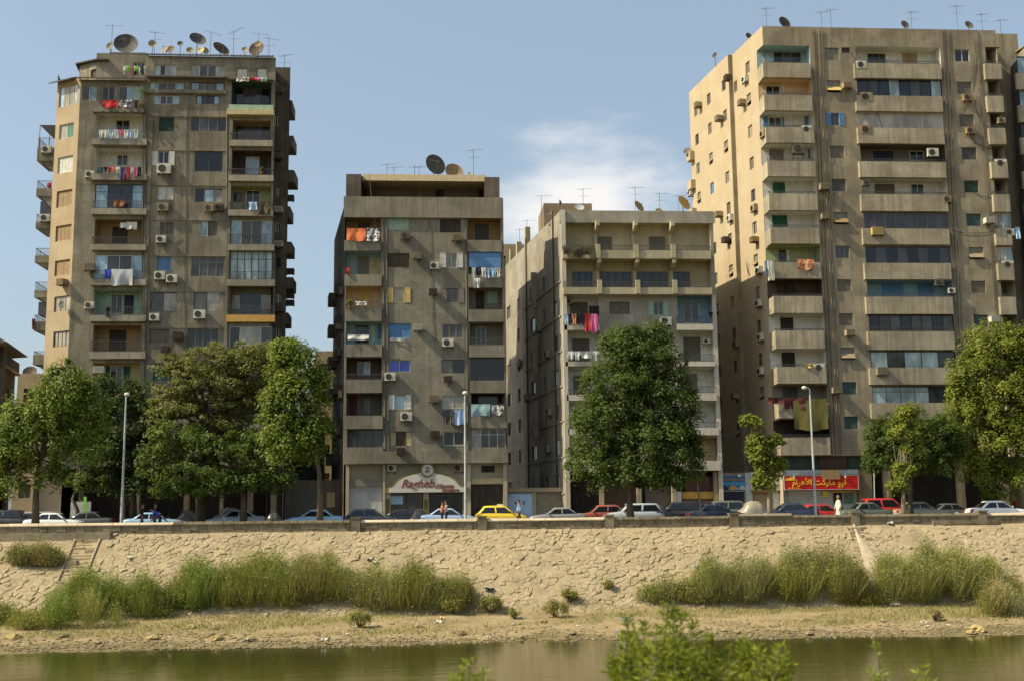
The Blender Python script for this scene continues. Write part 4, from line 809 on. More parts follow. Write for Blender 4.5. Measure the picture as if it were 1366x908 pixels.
# ground floor: boards, arcade
sg0, sg1 = 0, w4+8
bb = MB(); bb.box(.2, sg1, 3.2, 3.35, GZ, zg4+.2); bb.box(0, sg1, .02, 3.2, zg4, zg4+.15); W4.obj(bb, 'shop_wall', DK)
panel(W4, 1046, 608, 1092, 625.5, .3, .5, 'fascia_board', paint('dark_green_board', (.016, .042, .026), .5)); panel(W4, 1131, 608, 1166, 626, .3, .5, 'fascia_board', paint('dark_green_board', (.016, .042, .026), .5))
panel(W4, 1045.5, 626, 1146, 632.5, .25, .5, 'lintel', col('silver')); panel(W4, 1045.8, 653.5, 1146.3, 700, 1.0, 1.2, 'shop_front', col('silver')); roller_door(W4, 1052, 654, 1095, .9, 'silver'); panel(W4, 1113, 655, 1124, 700, .9, .99, 'doorway', col('black')); panel(W4, 1126, 657, 1138, 671, .92, .99, 'shop_window', gl('greenpane')); panel(W4, 1108, 653.8, 1146, 656.5, .8, .99, 'door_head', col('gold'))
panel(W4, 1146.5, 626, 1164.5, 700, .2, .8, 'stone_pier', concrete('stone_cladding', (.25, .21, .13), (.11, .095, .06), (.33, .28, .19), block=.6, bscale=(.6, .5)))
for x in (1184, 1282, 1340):
    s = W4.px(x, 660, .8)[0]; bb = MB(); bb.lathe([(.38, GZ), (.38, zg4)], 18, c=(s, .8, 0)); W4.obj(bb, 'column', GF, smooth=True)
pipe(W4, [(1165.5, 628), (1167, 690)], .05, 'silver')

# ================= low shops between 3 and 4, and garages between 2 and 3
def low_block(x0, x1, y, Y, name, label, mat, dep=4.):
    a, b = on_y(x0, 660, Y).x, on_y(x1, 660, Y).x; z = on_y((x0+x1)/2, y, Y).z; r = thing(name, label, 'building', (a, Y, GZ))
    W = Wall(r, (a, Y), 0, 'the '+name.replace('_', ' '), mat); W.finish(0, b-a, GZ, z, 'wall'); shell(r, [((a, Y+dep), (a, Y)), ((b, Y), (b, Y+dep))], GZ, z, mat); roof(r, [(a, Y+.01), (b, Y+.01), (b, Y+dep), (a, Y+dep)], z-.1, mat); return W, r
WK, rk = low_block(957, 1044, 630, Y0+.9, 'shop_row', 'low row of shops squeezed between the veranda building and the tan tower', GF, 3)
roller_door(WK, 960, 655, 993, -.06, 'navy'); roller_door(WK, 1007, 657, 1031, -.06, 'beige'); panel(WK, 995, 630, 1004, 700, -.2, -.01, 'pier', col('silver')); panel(WK, 1031.5, 653, 1044, 700, -.12, -.01, 'wall_panel', col('white')); panel(WK, 1004, 653, 1031, 656, -.4, -.01, 'canopy', col('rust'))
for i, (x, y) in enumerate(((1009.5, 639), (1009.5, 651.5), (1033, 639), (1033, 651.5))): ac(WK, x-8, y-9, x+8, y+2, 'split', 'cream', note='in the stack of four above')
WG, rg = low_block(677, 757, 651, Y0+1.2, 'garage_block', 'low garage block with blue gate between the furniture shop building and veranda building', GF, 4)
panel(WG, 677, 657.5, 711, 700, -.1, -.02, 'gate', col('lblue')); roller_door(WG, 716, 656, 752, -.06, 'grey'); panel(WG, 711.3, 652, 715.6, 700, -.2, -.01, 'pier', col('beige')); panel(WG, 677, 650, 756, 655.5, -.3, -.01, 'coping', GF)
for x in (687, 698): panel(WG, x, 668, x+2, 672, -.13, -.105, 'gate_handle', col('dgrey'))

# ================= neighbours further back
def plain_block(name, label, x0, x1, ytop, Y, dep, mat, rows, ang=0., bottom=GZ):
    a, b = on_y(x0, ytop, Y).x, on_y(x1, ytop, Y).x; z = on_y((x0+x1)/2, ytop, Y).z; r = thing(name, label, 'building', (a, Y, GZ)); W = Wall(r, (a, Y), 0, 'the '+name.replace('_', ' '), mat)
    for k in range(rows):
        zz = z-1.2-3.0*k
        for j in range(max(1, int((b-a)/3))):
            s = .6+j*3; 
            if s+1.1 < b-a: W.cut(s, s+1.1, zz-1.5, zz-.2, .15); window(W, (s, s+1.1, zz-1.5, zz-.2), ['s2:brown', 'g2:grey:dark'][(j+k) % 2])
    W.finish(0, b-a, GZ, z, 'wall'); e = DS*dep
    shell(r, [((a+e.x, Y+e.y), (a, Y)), ((b, Y), (b+e.x, Y+e.y)), ((b+e.x, Y+e.y), (a+e.x, Y+e.y))], GZ, z, mat); roof(r, [(a, Y+.01), (b, Y+.01), (b+e.x, Y+e.y), (a+e.x, Y+e.y)], z-.6, mat); return W, r
plain_block('rear_house', 'sandy house seen through the gap beside the corner tower', 421, 447, 468, 128, 10, CFAR, 6)
plain_block('dark_gap_block', 'dark low block added behind the gap between corner tower and furniture shop building', 380, 434, 556, 113, 8, CDK, 5)  # added dark block, closes the bright sky gap behind the trees
plain_block('rear_block', 'sandy apartment block behind the gap between the shop and veranda buildings', 655, 724, 326, 131, 12, CFAR, 8)
WL, rl_ = plain_block('grey_villa', 'grey villa with overhanging tiled roof left of the corner tower', -60, 6, 462, 97.25, 1, CDK, 5)
# its right flank, receding, with balcony and eaves
pa = on_y(-18, 520, 96); fl = [pa+DS*t for t in (0, 11)]; zv = on_y(2, 480, 96).z; l = rl_.location
WV = Wall(rl_, (pa.x, pa.y), math.atan2(DS.y, DS.x), 'the grey villa', CDK)
for k in range(4):
    for s in (1.2, 4.2, 7.4): WV.cut(s, s+1.2, zv-3.2-3*k, zv-1.5-3*k, .2); window(WV, (s, s+1.2, zv-3.2-3*k, zv-1.5-3*k), ['s2:brown', 'g2:dbrown:dark'][k % 2])
    bb = MB(); bb.box(0, 10.5, -.5, 0, zv-3.9-3*k, zv-3.5-3*k); WV.obj(bb, 'string_course', CDK)
WV.finish(0, 11, GZ, zv, 'side_wall')
bb = MB(); bb.prism([(-1, -1.6, zv+1.35), (-1, -.1, zv+2.2), (-1, 3, zv+2.9), (-1, 3, zv+1.2), (-1, -.1, zv+1.2)], (9, 0, 0)); WV.obj(bb, 'roof', concrete('roof_tiles', (.30, .26, .19), (.15, .13, .1), (.36, .32, .25), block=.5, bscale=(.4, .3)))
bb = MB(); bb.box(-1, 10.9, -.45, 4, zv, zv+.22); WV.obj(bb, 'eaves', CFAR); bb = MB(); bb.box(0, 10.6, -.4, -.34, zv+.22, zv+1.1); WV.obj(bb, 'balustrade', col('black'))
bb = MB(); bb.box(.5, 8, .4, 3, zv+.22, zv+1.3); WV.obj(bb, 'penthouse_wall', CDK)
plain_block('low_rear_house', 'low sandy house behind the trees left of the corner tower', 24, 74, 498, 112, 8, CFAR, 4)

# ------------------------------------------------------------------ signs
TXT = []
def sign_text(body, name, parent, x, y, z, size, m, width=None, bold=.012, shear=0.):
    c = bpy.data.curves.new(name, 'FONT'); c.body = body; c.size = size; c.align_x = 'CENTER'; c.align_y = 'CENTER'; c.extrude = .012; c.offset = bold; c.shear = shear; c.resolution_u = 3
    o = bpy.data.objects.new(name, c); COLL.objects.link(o); TXT.append((o, name, parent, (x, y, z), m, width)); return o
def scribble(par, x, z, w_, h_, m):                    # lettering too worn to read: joined strokes
    b = MB(); rr = random.Random(int(w_*100)); u = -w_/2
    while u < w_/2-.05:
        v = u+rr.uniform(.1, .35)*max(.3, h_*3); v = min(v, w_/2); k = [(u+(v-u)*i/6, -.006, h_*(.5*math.sin(i*1.9+u*9)*rr.uniform(.4, 1)-.1)) for i in range(7)]; b.tube([(x+p[0], p[1], z+p[2]) for p in k], h_*.13, 4); u = v+.04
    return build(b, 'lettering', m, par)
SIGNW = paint('sign_white', (.60, .59, .52), .5, .08, dirtf=.12); SIGNR = paint('sign_red', (.50, .010, .012), .4, .06, dirtf=.06); SIGNY = paint('sign_yellow', (.85, .55, .03), .4, .05, dirtf=.03); SIGNT = paint('sign_letters', (.21, .055, .028), .5, .1, dirtf=.05); TRIM = paint('sign_trim', (.20, .155, .05), .5, .2)
# furniture shop: arched board with ochre rim and round emblem
e0 = W2.rect(516, 632, 622.5, 656.5, -.15); wS, hS = e0[1]-e0[0], e0[3]-e0[2]; sgn = thing('shop_sign', 'arched white shop sign with dark red lettering and round emblem', 'shop sign', W2.W((e0[0]+e0[1])/2, e0[2], -.15))
def arch(k, base=-.0):
    h = wS/2; p = [(-h*k, base), (h*k, base), (h*k, .42*k), (h*.90*k, .46*k), (h*.84*k, .62*k), (h*.74*k, 1.02*k), (h*.60*k, 1.30*k), (h*.42*k, 1.52*k), (h*.24*k, 1.62*k), (h*.15*k, 1.76*k)]
    return p+[(-x, z) for x, z in p[2:][::-1]]
bb = MB(); bb.prism([(x, .05, z) for x, z in arch(1.045, .0)], (0, .10, 0)); build(bb, 'rim', TRIM, sgn); bb = MB(); bb.prism([(x, 0, z) for x, z in arch(.955, .03)], (0, .06, 0)); build(bb, 'board', SIGNW, sgn)
bb = MB(); bb.lathe([(.60, .0), (.60, -.07), (.46, -.07), (.46, .0)], 28, axis='y', c=(.05, .03, 1.86)); em = build(bb, 'emblem_ring', TRIM, sgn); bb = MB(); bb.lathe([(.47, 0), (.47, -.05), (.001, -.05)], 28, axis='y', c=(.05, .03, 1.86)); build(bb, 'emblem_disc', SIGNW, sgn)
MK = MB()                                            # curling monogram on the emblem
for sg in (1, -1):
    MK.tube([(.05+sg*(.17*math.cos(a)-.06), -.045-.004*sg, 1.86+.15*math.sin(a)*1.25+.08*math.cos(a*.5)) for a in np.linspace(-2.4, 1.9, 14)], .035, 5)
MK.tube([(-.2, -.05, 1.65), (-.02, -.05, 1.78), (.12, -.05, 1.95), (.30, -.05, 2.05)], .03, 5); build(MK, 'monogram', SIGNT, sgn)
sign_text('Ragheb', 'lettering', sgn, -.72, -.012, .66, .98, SIGNT, 2.75, .016, .35); sign_text('-House', 'lettering', sgn, 1.42, -.012, .54, .62, SIGNT, 1.60, .022, .35); sign_text('Furniture', 'lettering', sgn, 1.95, -.012, .20, .34, SIGNT, 1.45, .016, .35)
# market sign, Arabic lettering in presentation forms laid out left to right
NEW = '\uFEEE\uFEF4\uFEE7'; MARKET = '\uFE96\uFEDB\uFEAD\uFE8E\uFEE3'; AHRAM = '\uFEE1\uFE8D\uFEAE\uFEEB\uFEF7\uFE8D'
e0 = W4.rect(1045.8, 633.2, 1145.5, 652.6, -.1); wS, hS = e0[1]-e0[0], e0[3]-e0[2]; sm = thing('market_sign', 'long red market sign with yellow Arabic lettering and small pyramids', 'shop sign', W4.W(e0[0], e0[2], -.1))
bb = MB(); bb.box(.04, wS-.04, 0, .2, .04, hS-.04); build(bb, 'board', SIGNR, sm); bb = MB()
for q in ((0, wS, .0, .04), (0, wS, hS-.04, hS)): bb.box(q[0], q[1], -.02, .22, q[2], q[3])
bb.box(0, .04, -.02, .22, .04, hS-.04); bb.box(wS-.04, wS, -.02, .22, .04, hS-.04); build(bb, 'frame', col('silver'), sm)
sign_text(AHRAM+' '+MARKET+' '+NEW, 'lettering', sm, wS*.47, -.012, hS*.47, .80, SIGNY, wS*.72, .012)
bb = MB()
for x, w_, h_ in ((.22, .5, .22), (.5, .6, .30), (.78, .5, .25)): bb.prism([(x-w_/2+.1, -.014-.002*x, hS*.66), (x+w_/2+.1, -.014-.002*x, hS*.66), (x+.1, -.014-.002*x, hS*.66+h_)], (0, .012, 0))
build(bb, 'pyramids', SIGNY, sm); scribble(sm, wS*.14, hS*.13, 1.1, .10, SIGNY); scribble(sm, wS*.76, hS*.15, .4, .10, SIGNY)
for x in (.85, wS*.82):
    bb = MB(); bb.lathe([(.03, 0), (.09, .1), (.1, .18), (.001, .2)], 10, c=(x, -.12, hS-.3)); bb.tube([(x, -.12, hS-.1), (x, -.1, hS+.1), (x, .1, hS+.12)], .015, 5); build(bb, 'spot_lamp', col('white'), sm)
e1 = W4.rect(1093, 607.8, 1130, 625.3, .2); mo = thing('faded_sign', 'faded maroon sign with worn gold Arabic words above the red market sign', 'shop sign', W4.W(e1[0], e1[2], .2)); bb = MB(); bb.box(0, e1[1]-e1[0], 0, .12, 0, e1[3]-e1[2]); build(bb, 'board', paint('maroon_board', (.06, .03, .02), .6, .5, 2.5), mo); sign_text(MARKET+' '+NEW, 'lettering', mo, .85, -.012, .7, .4, col('olive'), 1.3, .006)
e1 = W4.rect(1096.5, 626, 1120.5, 638.8, -.2); tag(build(boxed(0, e1[1]-e1[0], 0, .03, 0, e1[3]-e1[2]), 'cardboard_sheet', col('tan'), None, W4.W(e1[0], e1[2], -.2)), 'square of brown cardboard hung over the red market sign', 'sheet')
e1 = W4.rect(1097.5, 654.5, 1104.5, 662.5, .8); tag(build(boxed(0, e1[1]-e1[0], 0, .02, 0, e1[3]-e1[2]), 'poster', paint('poster_yellow', (.7, .62, .04), .6, .4, 9), None, W4.W(e1[0], e1[2], .8)), 'small yellow poster beside the market doorway', 'poster')
# painted blue board over the navy shutter: sky, sea and a row of vehicles
e1 = WK.rect(958.5, 634, 996.5, 654.3, -.15); wS, hS = e1[1]-e1[0], e1[3]-e1[2]; bs = thing('painted_sign', 'blue painted shop board with yellow lettering and vehicles over the navy shutter', 'shop sign', WK.W(e1[0], e1[2], -.15))
bb = MB(); bb.box(0, wS, 0, .12, 0, hS); build(bb, 'board', paint('board_blue', (.02, .13, .36), .5, .5, 1.6), bs)
bb = MB(); bb.prism([(.05, -.006, hS*.38), (wS-.05, -.006, hS*.38), (wS-.05, -.006, hS*.56), (wS*.6, -.006, hS*.62), (.05, -.006, hS*.55)], (0, .005, 0)); build(bb, 'painted_sea', paint('board_teal', (.05, .3, .5), .5, .4, 3), bs)
for x, w_, c in ((wS*.2, .7, 'navy'), (wS*.52, .8, 'gold'), (wS*.84, .6, 'silver')):
    bb = MB(); z = hS*.08; bb.prism([(x-w_/2, -.012, z), (x+w_/2, -.012, z), (x+w_/2, -.012, z+.18), (x+w_*.3, -.012, z+.2), (x+w_*.18, -.012, z+.36), (x-w_*.25, -.012, z+.36), (x-w_*.4, -.012, z+.2), (x-w_/2, -.012, z+.18)], (0, .01, 0)); build(bb, 'painted_vehicle', col(c), bs)
scribble(bs, wS*.5, hS*.78, wS*.8, .26, col('gold')); bb = MB(); bb.box(0, wS, -.02, .13, -.05, 0); bb.box(0, wS, -.02, .13, hS, hS+.04); build(bb, 'frame', col('lgreen'), bs)
lm = thing('sign_lamp', 'small white cone lamp hanging over the blue painted shop board', 'lamp', WK.W((e1[0]+e1[1])/2+.5, e1[3]-.1, -.5)); bb = MB(); bb.lathe([(.02, .25), (.05, .2), (.14, .02), (.15, 0), (.001, .02)], 12); build(bb, 'shade', col('white'), lm); bb = MB(); bb.tube([(0, 0, .22), (0, 0, .75), (0, .5, .8)], .015, 5); build(bb, 'cord', col('black'), lm)
# text curves -> meshes, one evaluation
bpy.context.view_layer.update(); dg = bpy.context.evaluated_depsgraph_get()
for o, name, par, p, m, width in TXT:
    me = bpy.data.meshes.new_from_object(o.evaluated_get(dg)); me.materials.clear(); me.materials.append(m); v = np.empty(len(me.vertices)*3); me.vertices.foreach_get('co', v); v = v.reshape(-1, 3)
    mid = (v.min(0)+v.max(0))/2; v -= mid; k = width/(v[:, 0].max()-v[:, 0].min()) if width else 1.
    q = np.stack([v[:, 0]*k, -v[:, 2], v[:, 1]*min(k, 1.15) if k > .5 else v[:, 1]*k], 1); me.vertices.foreach_set('co', q.ravel()); me.update(); cu = o.data; bpy.data.objects.remove(o); bpy.data.curves.remove(cu); link(name, me, par, p)
# ------------------------------------------------------------------ roof-top dishes and aerials
def dish(x, y, r, Y, zroof, az, el, label, c='dgrey', grp='roof'):
    """x, y, r in photo pixels; az: facing direction (0 = towards the river, + = right); zroof: what it stands on"""
    p = on_y(x, y, Y); R = r*mpp(Y)
    o = thing('satellite_dish', label, 'satellite dish', (p.x, Y, zroof), 0, 'satellite dishes on '+grp)
    d = Vector((math.sin(az)*math.cos(el), -math.cos(az)*math.cos(el), math.sin(el))); h = p.z-zroof; q = d.to_track_quat('Z', 'Y').to_matrix(); c0 = Vector((0, 0, h)); n = 22
    b = MB(); prof = [(.02, 0), (.35, .035), (.65, .12), (.88, .215), (1, .28), (1.012, .285), (1, .265), (.87, .195), (.64, .10), (.34, .018), (.02, -.02)]
    b.loft([[c0+q @ Vector((R*a*math.cos(2*math.pi*k/n), R*a*math.sin(2*math.pi*k/n), R*(z-.14))) for k in range(n)] for a, z in prof]); build(b, 'reflector', col(c), o, smooth=True)
    f = c0+q @ Vector((0, 0, R*.75)); b = MB()
    for k in range(3): a = 2*math.pi*k/3+.5; b.tube([c0+q @ Vector((R*.8*math.cos(a), R*.8*math.sin(a), R*.05)), f], max(.012, R*.018), 4)
    b.tube([f, f-(q @ Vector((0, 0, R*.18)))], max(.03, R*.07), 8); build(b, 'feed_arm', col('ash'), o)
    b = MB(); bk = c0+q @ Vector((0, 0, -R*.16)); b.tube([(bk.x, bk.y, 0), (bk.x, bk.y, max(.05, h-R*.05)), bk], max(.03, R*.06), 6); b.box(bk.x-R*.35, bk.x+R*.35, bk.y-R*.35, bk.y+R*.35, 0, .06)
    build(b, 'mast', col('dgrey'), o); return o
def aerial(x, ytop, Y, zroof, label, n=4, tilt=.1, grp='roof', rot=.3):
    p = on_y(x, ytop, Y); o = thing('rooftop_aerial', label, 'aerial', (p.x, Y, zroof), 0, 'aerials on '+grp); h = p.z-zroof
    b = MB(); b.tube([(0, 0, -.02), (0, 0, h)], .022, 5); build(b, 'mast', col('ash'), o)
    c, s = math.cos(rot), math.sin(rot); a = Vector((c, s, tilt)); t = Vector((-s, c, 0)); z = h-.12; b = MB(); b.tube([Vector((0, 0, z))-a*.5, Vector((0, 0, z))+a*.9], .014, 4)
    for k in range(n): q = Vector((0, 0, z))+a*(-.45+1.3*k/max(1, n-1)); b.tube([q-t*(.5-.06*k)-Vector((0, 0, .1)), q+t*(.5-.06*k)+Vector((0, 0, .1))], .011, 4)
    if n > 4: b.tube([(-.45, 0, z-.7), (.6, .1, z-.6)], .012, 4)
    build(b, 'elements', col('ash'), o); return o
zr1 = z_top-.02; zp1 = pz+.1
for k, (x, y, r, Y, zz, az, el, lab, c) in enumerate([
    (168, 59.5, 16, Y0+3.5, zp1, .15, .3, 'largest round mesh satellite dish on the penthouse of the corner tower', 'dgrey'), (147, 62, 6, Y0+2.2, zp1-.6, -.35, .2, 'small grey dish beside the largest dish on the corner tower', 'grey'),
    (203.5, 59, 5.8, Y0+2, zr1, .2, .25, 'pale upright dish on a tall mast on the corner tower', 'beige'), (221, 66, 7.5, Y0+2.5, zr1, -.7, .5, 'pale dish of a close pair on the corner tower', 'beige'), (227.5, 66.5, 6.5, Y0+3.2, zr1, -.2, .4, 'rear dish of a close pair on the corner tower', 'ash'),
    (240.5, 58.5, 4, Y0+3.2, zr1, .1, .3, 'tiny dish on the roof block of the corner tower', 'ash'), (263.5, 53, 11.5, Y0+5, zr1, .45, .5, 'dark round dish standing above the others on the corner tower', 'dgrey'), (253.5, 67.5, 5, Y0+1.5, zr1, .1, .3, 'pale small dish below the dark round dish on the corner tower', 'beige'), (268, 67.5, 5.5, Y0+1.6, zr1, -.4, .35, 'cream dish beneath the dark round dish on the corner tower', 'cream'),
    (273.5, 68, 5.5, Y0+2.4, zr1, .5, .3, 'grey-beige dish leaning by the cream dish on the corner tower', 'beige'), (294.5, 66, 12, Y0+3, zr1, .7, .55, 'big brown dish tipped skyward on the corner tower', 'brown'), (326.5, 66.5, 4.2, Y0+1.6, zr1, -.1, .25, 'lone small dish near the parapet of the corner tower', 'beige'), (342.5, 66, 11, Y0+3.5, zr1, -.3, .25, 'big brown dish behind a small one on the corner tower', 'brown'), (344.5, 59, 5, Y0+1.9, zr1, -.2, .3, 'small dish in front of the big brown dish on the corner tower', 'tan')]):
    dish(x, y, r, Y, zz, az, el, lab, c, N1)
part_box(r1, on_y(233, 70, Y0+3.2).x, on_y(252, 70, Y0+3.2).x, Y0+3.0, Y0+4.4, zr1-.1, zr1+.75, 'roof_block', C1)
for x, y, Y, zz, n in ((150, 33, Y0+2.4, zp1-.6, 2), (207, 42, Y0+2.2, zr1, 6), (281.5, 42, Y0+3, zr1, 2), (312, 41, Y0+3, zr1, 5), (345.5, 44, Y0+4, zr1, 2), (359, 50, Y0+2, zr1, 6), (379.5, 73, Y0+5, wz, 5)):
    aerial(x, y, Y, zz, 'thin television aerial on the roof of the corner tower', n, random.uniform(-.3, .3), N1, random.uniform(-.6, .6))
zc2 = WT.px(565, 236)[1]
dish(580, 220.5, 15, Y0+3.5, q0 and W2.rect(484, 232, 648, 241, .3)[3], .5, .2, 'large dark dish seen half side-on atop the furniture shop building', 'dgrey', N2); dish(605.5, 230, 13, Y0+3.8, W2.rect(484, 232, 648, 241, .3)[3], .3, .35, 'large pale dish beside the dark one atop the furniture shop building', 'tan', N2); dish(626.5, 232, 2.8, Y0+2.6, W2.rect(484, 232, 648, 241, .3)[3], -.4, .3, 'tiny dish near the tall aerial atop the furniture shop building', 'beige', N2)
zc2 = W2.rect(484, 232, 648, 241, .3)[3]
for x, y, n in ((516, 218, 2), (525.5, 222, 2), (553, 221, 3), (559, 222, 4), (631.5, 199, 6)): aerial(x, y, Y0+3, zc2, 'thin television aerial on the canopy of the furniture shop building', n, .15, N2, .2)
zr3 = zt3-.6
for x, y, r, Y, az, el, lab, c in ((747, 270.5, 4, Y0+1.5, 1.1, .1, 'small grey dish on the corner of the veranda building', 'dgrey'), (772.5, 277, 7, Y0+5.5, .2, .7, 'pale low dish before the brick stair head of the veranda building', 'silver'), (852, 276, 9, Y0+3, .75, .45, 'tan dish turned away behind the parapet of the veranda building', 'tan'), (879, 281, 5, Y0+2.5, .1, .9, 'low flat dish in the middle of the roof of the veranda building', 'olive'), (912, 271.5, 11, Y0+4, .65, .4, 'big yellowish dish at the right end of the veranda building', 'gold'), (733, 284, 4, Y0+3, -.3, .3, 'small dish by the flank parapet of the veranda building', 'ash')): dish(x, y, r, Y, zr3, az, el, lab, c, N3)
for x, y, n in ((722, 260, 2), (777.5, 251, 6), (847, 249, 5), (879.5, 257, 5), (905, 260, 4), (693, 305, 3), (703, 293, 4)): aerial(x, y, Y0+7 if x > 715 else Y0+22, zr3, 'thin television aerial on the roof of the veranda building', n, .1, N3, .2)
zr4 = zt4-.68
for x, y, r, az, el, lab, c in ((1046, 31, 10, .4, .3, 'dark dish at the sunlit corner of the tall tan tower', 'brown'), (1207, 33.5, 7, .3, .3, 'pale dish over the long balconies of the tall tan tower', 'ash'), (1292.5, 34, 7, .2, .35, 'low rounded dish near the right end of the tall tan tower', 'ash')): dish(x, y, r, Y0+2.5, zr4, az, el, lab, c, N4)
dish(998.5, 48, 4.5, Y0+7, zr4, .2, .2, 'small round dish on the flank parapet of the tall tan tower', 'brown', N4); dish(953.5, 74, 4, Y0+12, zr4, -.9, .2, 'small dish at the back of the tall tan tower roof', 'brown', N4); dish(917, 202, 6, Y0+16.4, on_y(917, 208, Y0+16.4).z, -.6, .5, 'dish clamped to the far edge of the tall tan tower flank', 'ash', N4)
dish(40, 496, 9, 113, on_y(50, 499, 113).z-.6, .1, .6, 'brown dish on the low sandy house behind the trees', 'brown', 'the low house')
dw = WC.W(*WC.px(82, 410, -.45), -.45); dish(82, 406, 4.5, dw.y, dw.z, -.5, .2, 'small dish bolted below a chamfered-corner window sill of the corner tower', 'dgrey', N1)
for x, y, n in ((1021.5, 10, 5), (1095, 15, 3), (1107.5, 12, 3), (1215, 15, 5), (1275.5, 7, 6), (1309, 18, 5), (1334, 26, 3)): aerial(x, y, Y0+3, zr4, 'thin television aerial on the roof of the tall tan tower', n, .2, N4, .3)
# ------------------------------------------------------------------ ground, canal, road, bank
def noise2(x, y, seed=0):
    v = 0
    for k, (f, a) in enumerate(((.21, 1), (.53, .55), (1.13, .32), (2.3, .18), (4.9, .09))):
        v += a*math.sin(x*f*1.7+seed*1.3+k*2.1+1.4*math.sin(y*f*1.1+k))*math.cos(y*f*2.0-x*f*.6+seed+k*1.7)
    return v
YW, YBK, ZB, ZT, WALLY = 61.0, 72.2, .62, 5.62, 78.8           # water edge, bank foot, foot and crest heights, wall face
def bank_z(x, Y):
    if Y >= YBK: t = min(1, (Y-YBK)/(WALLY-YBK)); return ZB+(ZT-ZB)*t
    t = (Y-YW)/(YBK-YW); return -.02+t*ZB if t > 0 else -.02+t*1.2
def earth(name, base, dark, light, sc=1.):
    def f(t, b, new, lk):
        a = noise(new, lk, (1, 1, 1), .5*sc, 6, .65); c_ = noise(new, lk, (1, 1, 1), 3.5*sc, 6, .7); e = noise(new, lk, (1, 1, 1), 14*sc, 4, .7)
        c = mixc(new, lk, ramp(new, lk, a, .35, .65), base, dark); c = mixc(new, lk, ramp(new, lk, c_, .45, .75, 0, .6), c, light); c = mixc(new, lk, ramp(new, lk, e, .5, .72, 0, .5), c, sc3(dark, .6)); lk(c, b.inputs['Base Color'])
        b.inputs['Roughness'].default_value = .95; b.inputs['Specular IOR Level'].default_value = .1; bump(new, lk, b, e, .6, .04)
    return material(name, f)
SOIL = earth('dry_soil', (.34, .26, .145), (.20, .155, .08), (.40, .33, .21)); SHORE = earth('shore_mud', (.22, .175, .085), (.10, .085, .035), (.33, .28, .19), 1.6); STONE = earth('bank_stone', (.41, .33, .205), (.26, .21, .125), (.49, .415, .28), 1.4); MORTAR = earth('bank_mortar', (.39, .31, .19), (.25, .20, .12), (.47, .39, .26), 1.3)
def asphalt(t, b, new, lk):
    a = noise(new, lk, (1, 1, 1), .3, 5); e = noise(new, lk, (1, 1, 1), 30, 3); lk(mixc(new, lk, ramp(new, lk, a, .3, .7), (.05, .048, .045), (.075, .07, .062)), b.inputs['Base Color']); b.inputs['Roughness'].default_value = .9; bump(new, lk, b, e, .3, .01)
ASPH = material('asphalt', asphalt)
prof = [(-3000, 3.2), (-30, 3.2), (4, 3.2), (9, 2.6), (12, .4), (15, -1.2), (56, -1.2), (YW, -.16), (YBK, ZB-.16), (WALLY, ZT-.2), (WALLY+.5, 5.5), (3500, 5.5)]
xs = [-3000, -600, -150, -60, -30, 0, 30, 60, 150, 600, 3000]; b = MB(); b.v = [(x, y, z) for y, z in prof for x in xs]; nX = len(xs)
for j in range(len(prof)-1):
    for i in range(nX-1): b.f.append((j*nX+i, j*nX+i+1, (j+1)*nX+i+1, (j+1)*nX+i)); b.m.append(0)
struct(build(b, 'ground', SOIL))
def water(t, b, new, lk):
    n1 = noise(new, lk, (.5, 1.6, 1), .8, 3, .5); n2 = noise(new, lk, (1.0, 3.0, 1), 2.4, 3, .55); ad = new('ShaderNodeMath', operation='MULTIPLY_ADD'); ad.inputs[1].default_value = .35; lk(n2, ad.inputs[0]); lk(n1, ad.inputs[2])
    big = noise(new, lk, (.05, .12, 1), 1., 3); b.inputs['Roughness'].default_value = .06; b.inputs['IOR'].default_value = 1.33; lk(mixc(new, lk, ramp(new, lk, big, .4, .6), (.040, .040, .008), (.028, .030, .007)), b.inputs['Base Color']); bump(new, lk, b, ad.outputs[0], .13, .09)
b = MB(); b.quad((-1500, 9, 0), (1500, 9, 0), (1500, YW+1.6, 0), (-1500, YW+1.6, 0)); struct(build(b, 'canal_water', material('canal_water', water)))
# beach strip and sloping bank as displaced sheets
def sheet(name, x0, x1, y0, y1, nx, ny, zf, mats, mf=None):
    X = np.linspace(x0, x1, nx+1); Yv = np.linspace(y0, y1, ny+1); b = MB(); b.v = [(x, y, zf(x, y)) for y in Yv for x in X]
    for j in range(ny):
        for i in range(nx):
            k = j*(nx+1)+i; b.f.append((k, k+1, k+nx+2, k+nx+1)); b.m.append(mf((X[i]+X[i+1])/2, (Yv[j]+Yv[j+1])/2) if mf else 0)
    return struct(build(b, name, mats, smooth=True))
def beach_z(x, y):
    t = (y-YW)/(YBK-YW); sh = .55*math.sin(x*.13+1)+.35*math.sin(x*.37)+.2*math.sin(x*.9)
    return bank_z(x, y-sh*(1-t))+.05*noise2(x, y, 3)*min(1, max(0, t*4+.2))+.03*noise2(x*3, y*3, 9)*min(1, max(0, t*4+.2))
sheet('shore', -52, 60, YW-2.5, YBK+.3, 520, 56, beach_z, [SHORE, SOIL], lambda x, y: 1 if y > YW+2.4+1.1*noise2(x, y*.3, 5) else 0)
bank = sheet('river_bank', -44, 56, YBK-.1, WALLY+.05, 560, 60, lambda x, y: bank_z(x, y)-.02+.022*noise2(x*2, y*2, 2)+.012*noise2(x*7, y*7, 5), [MORTAR])
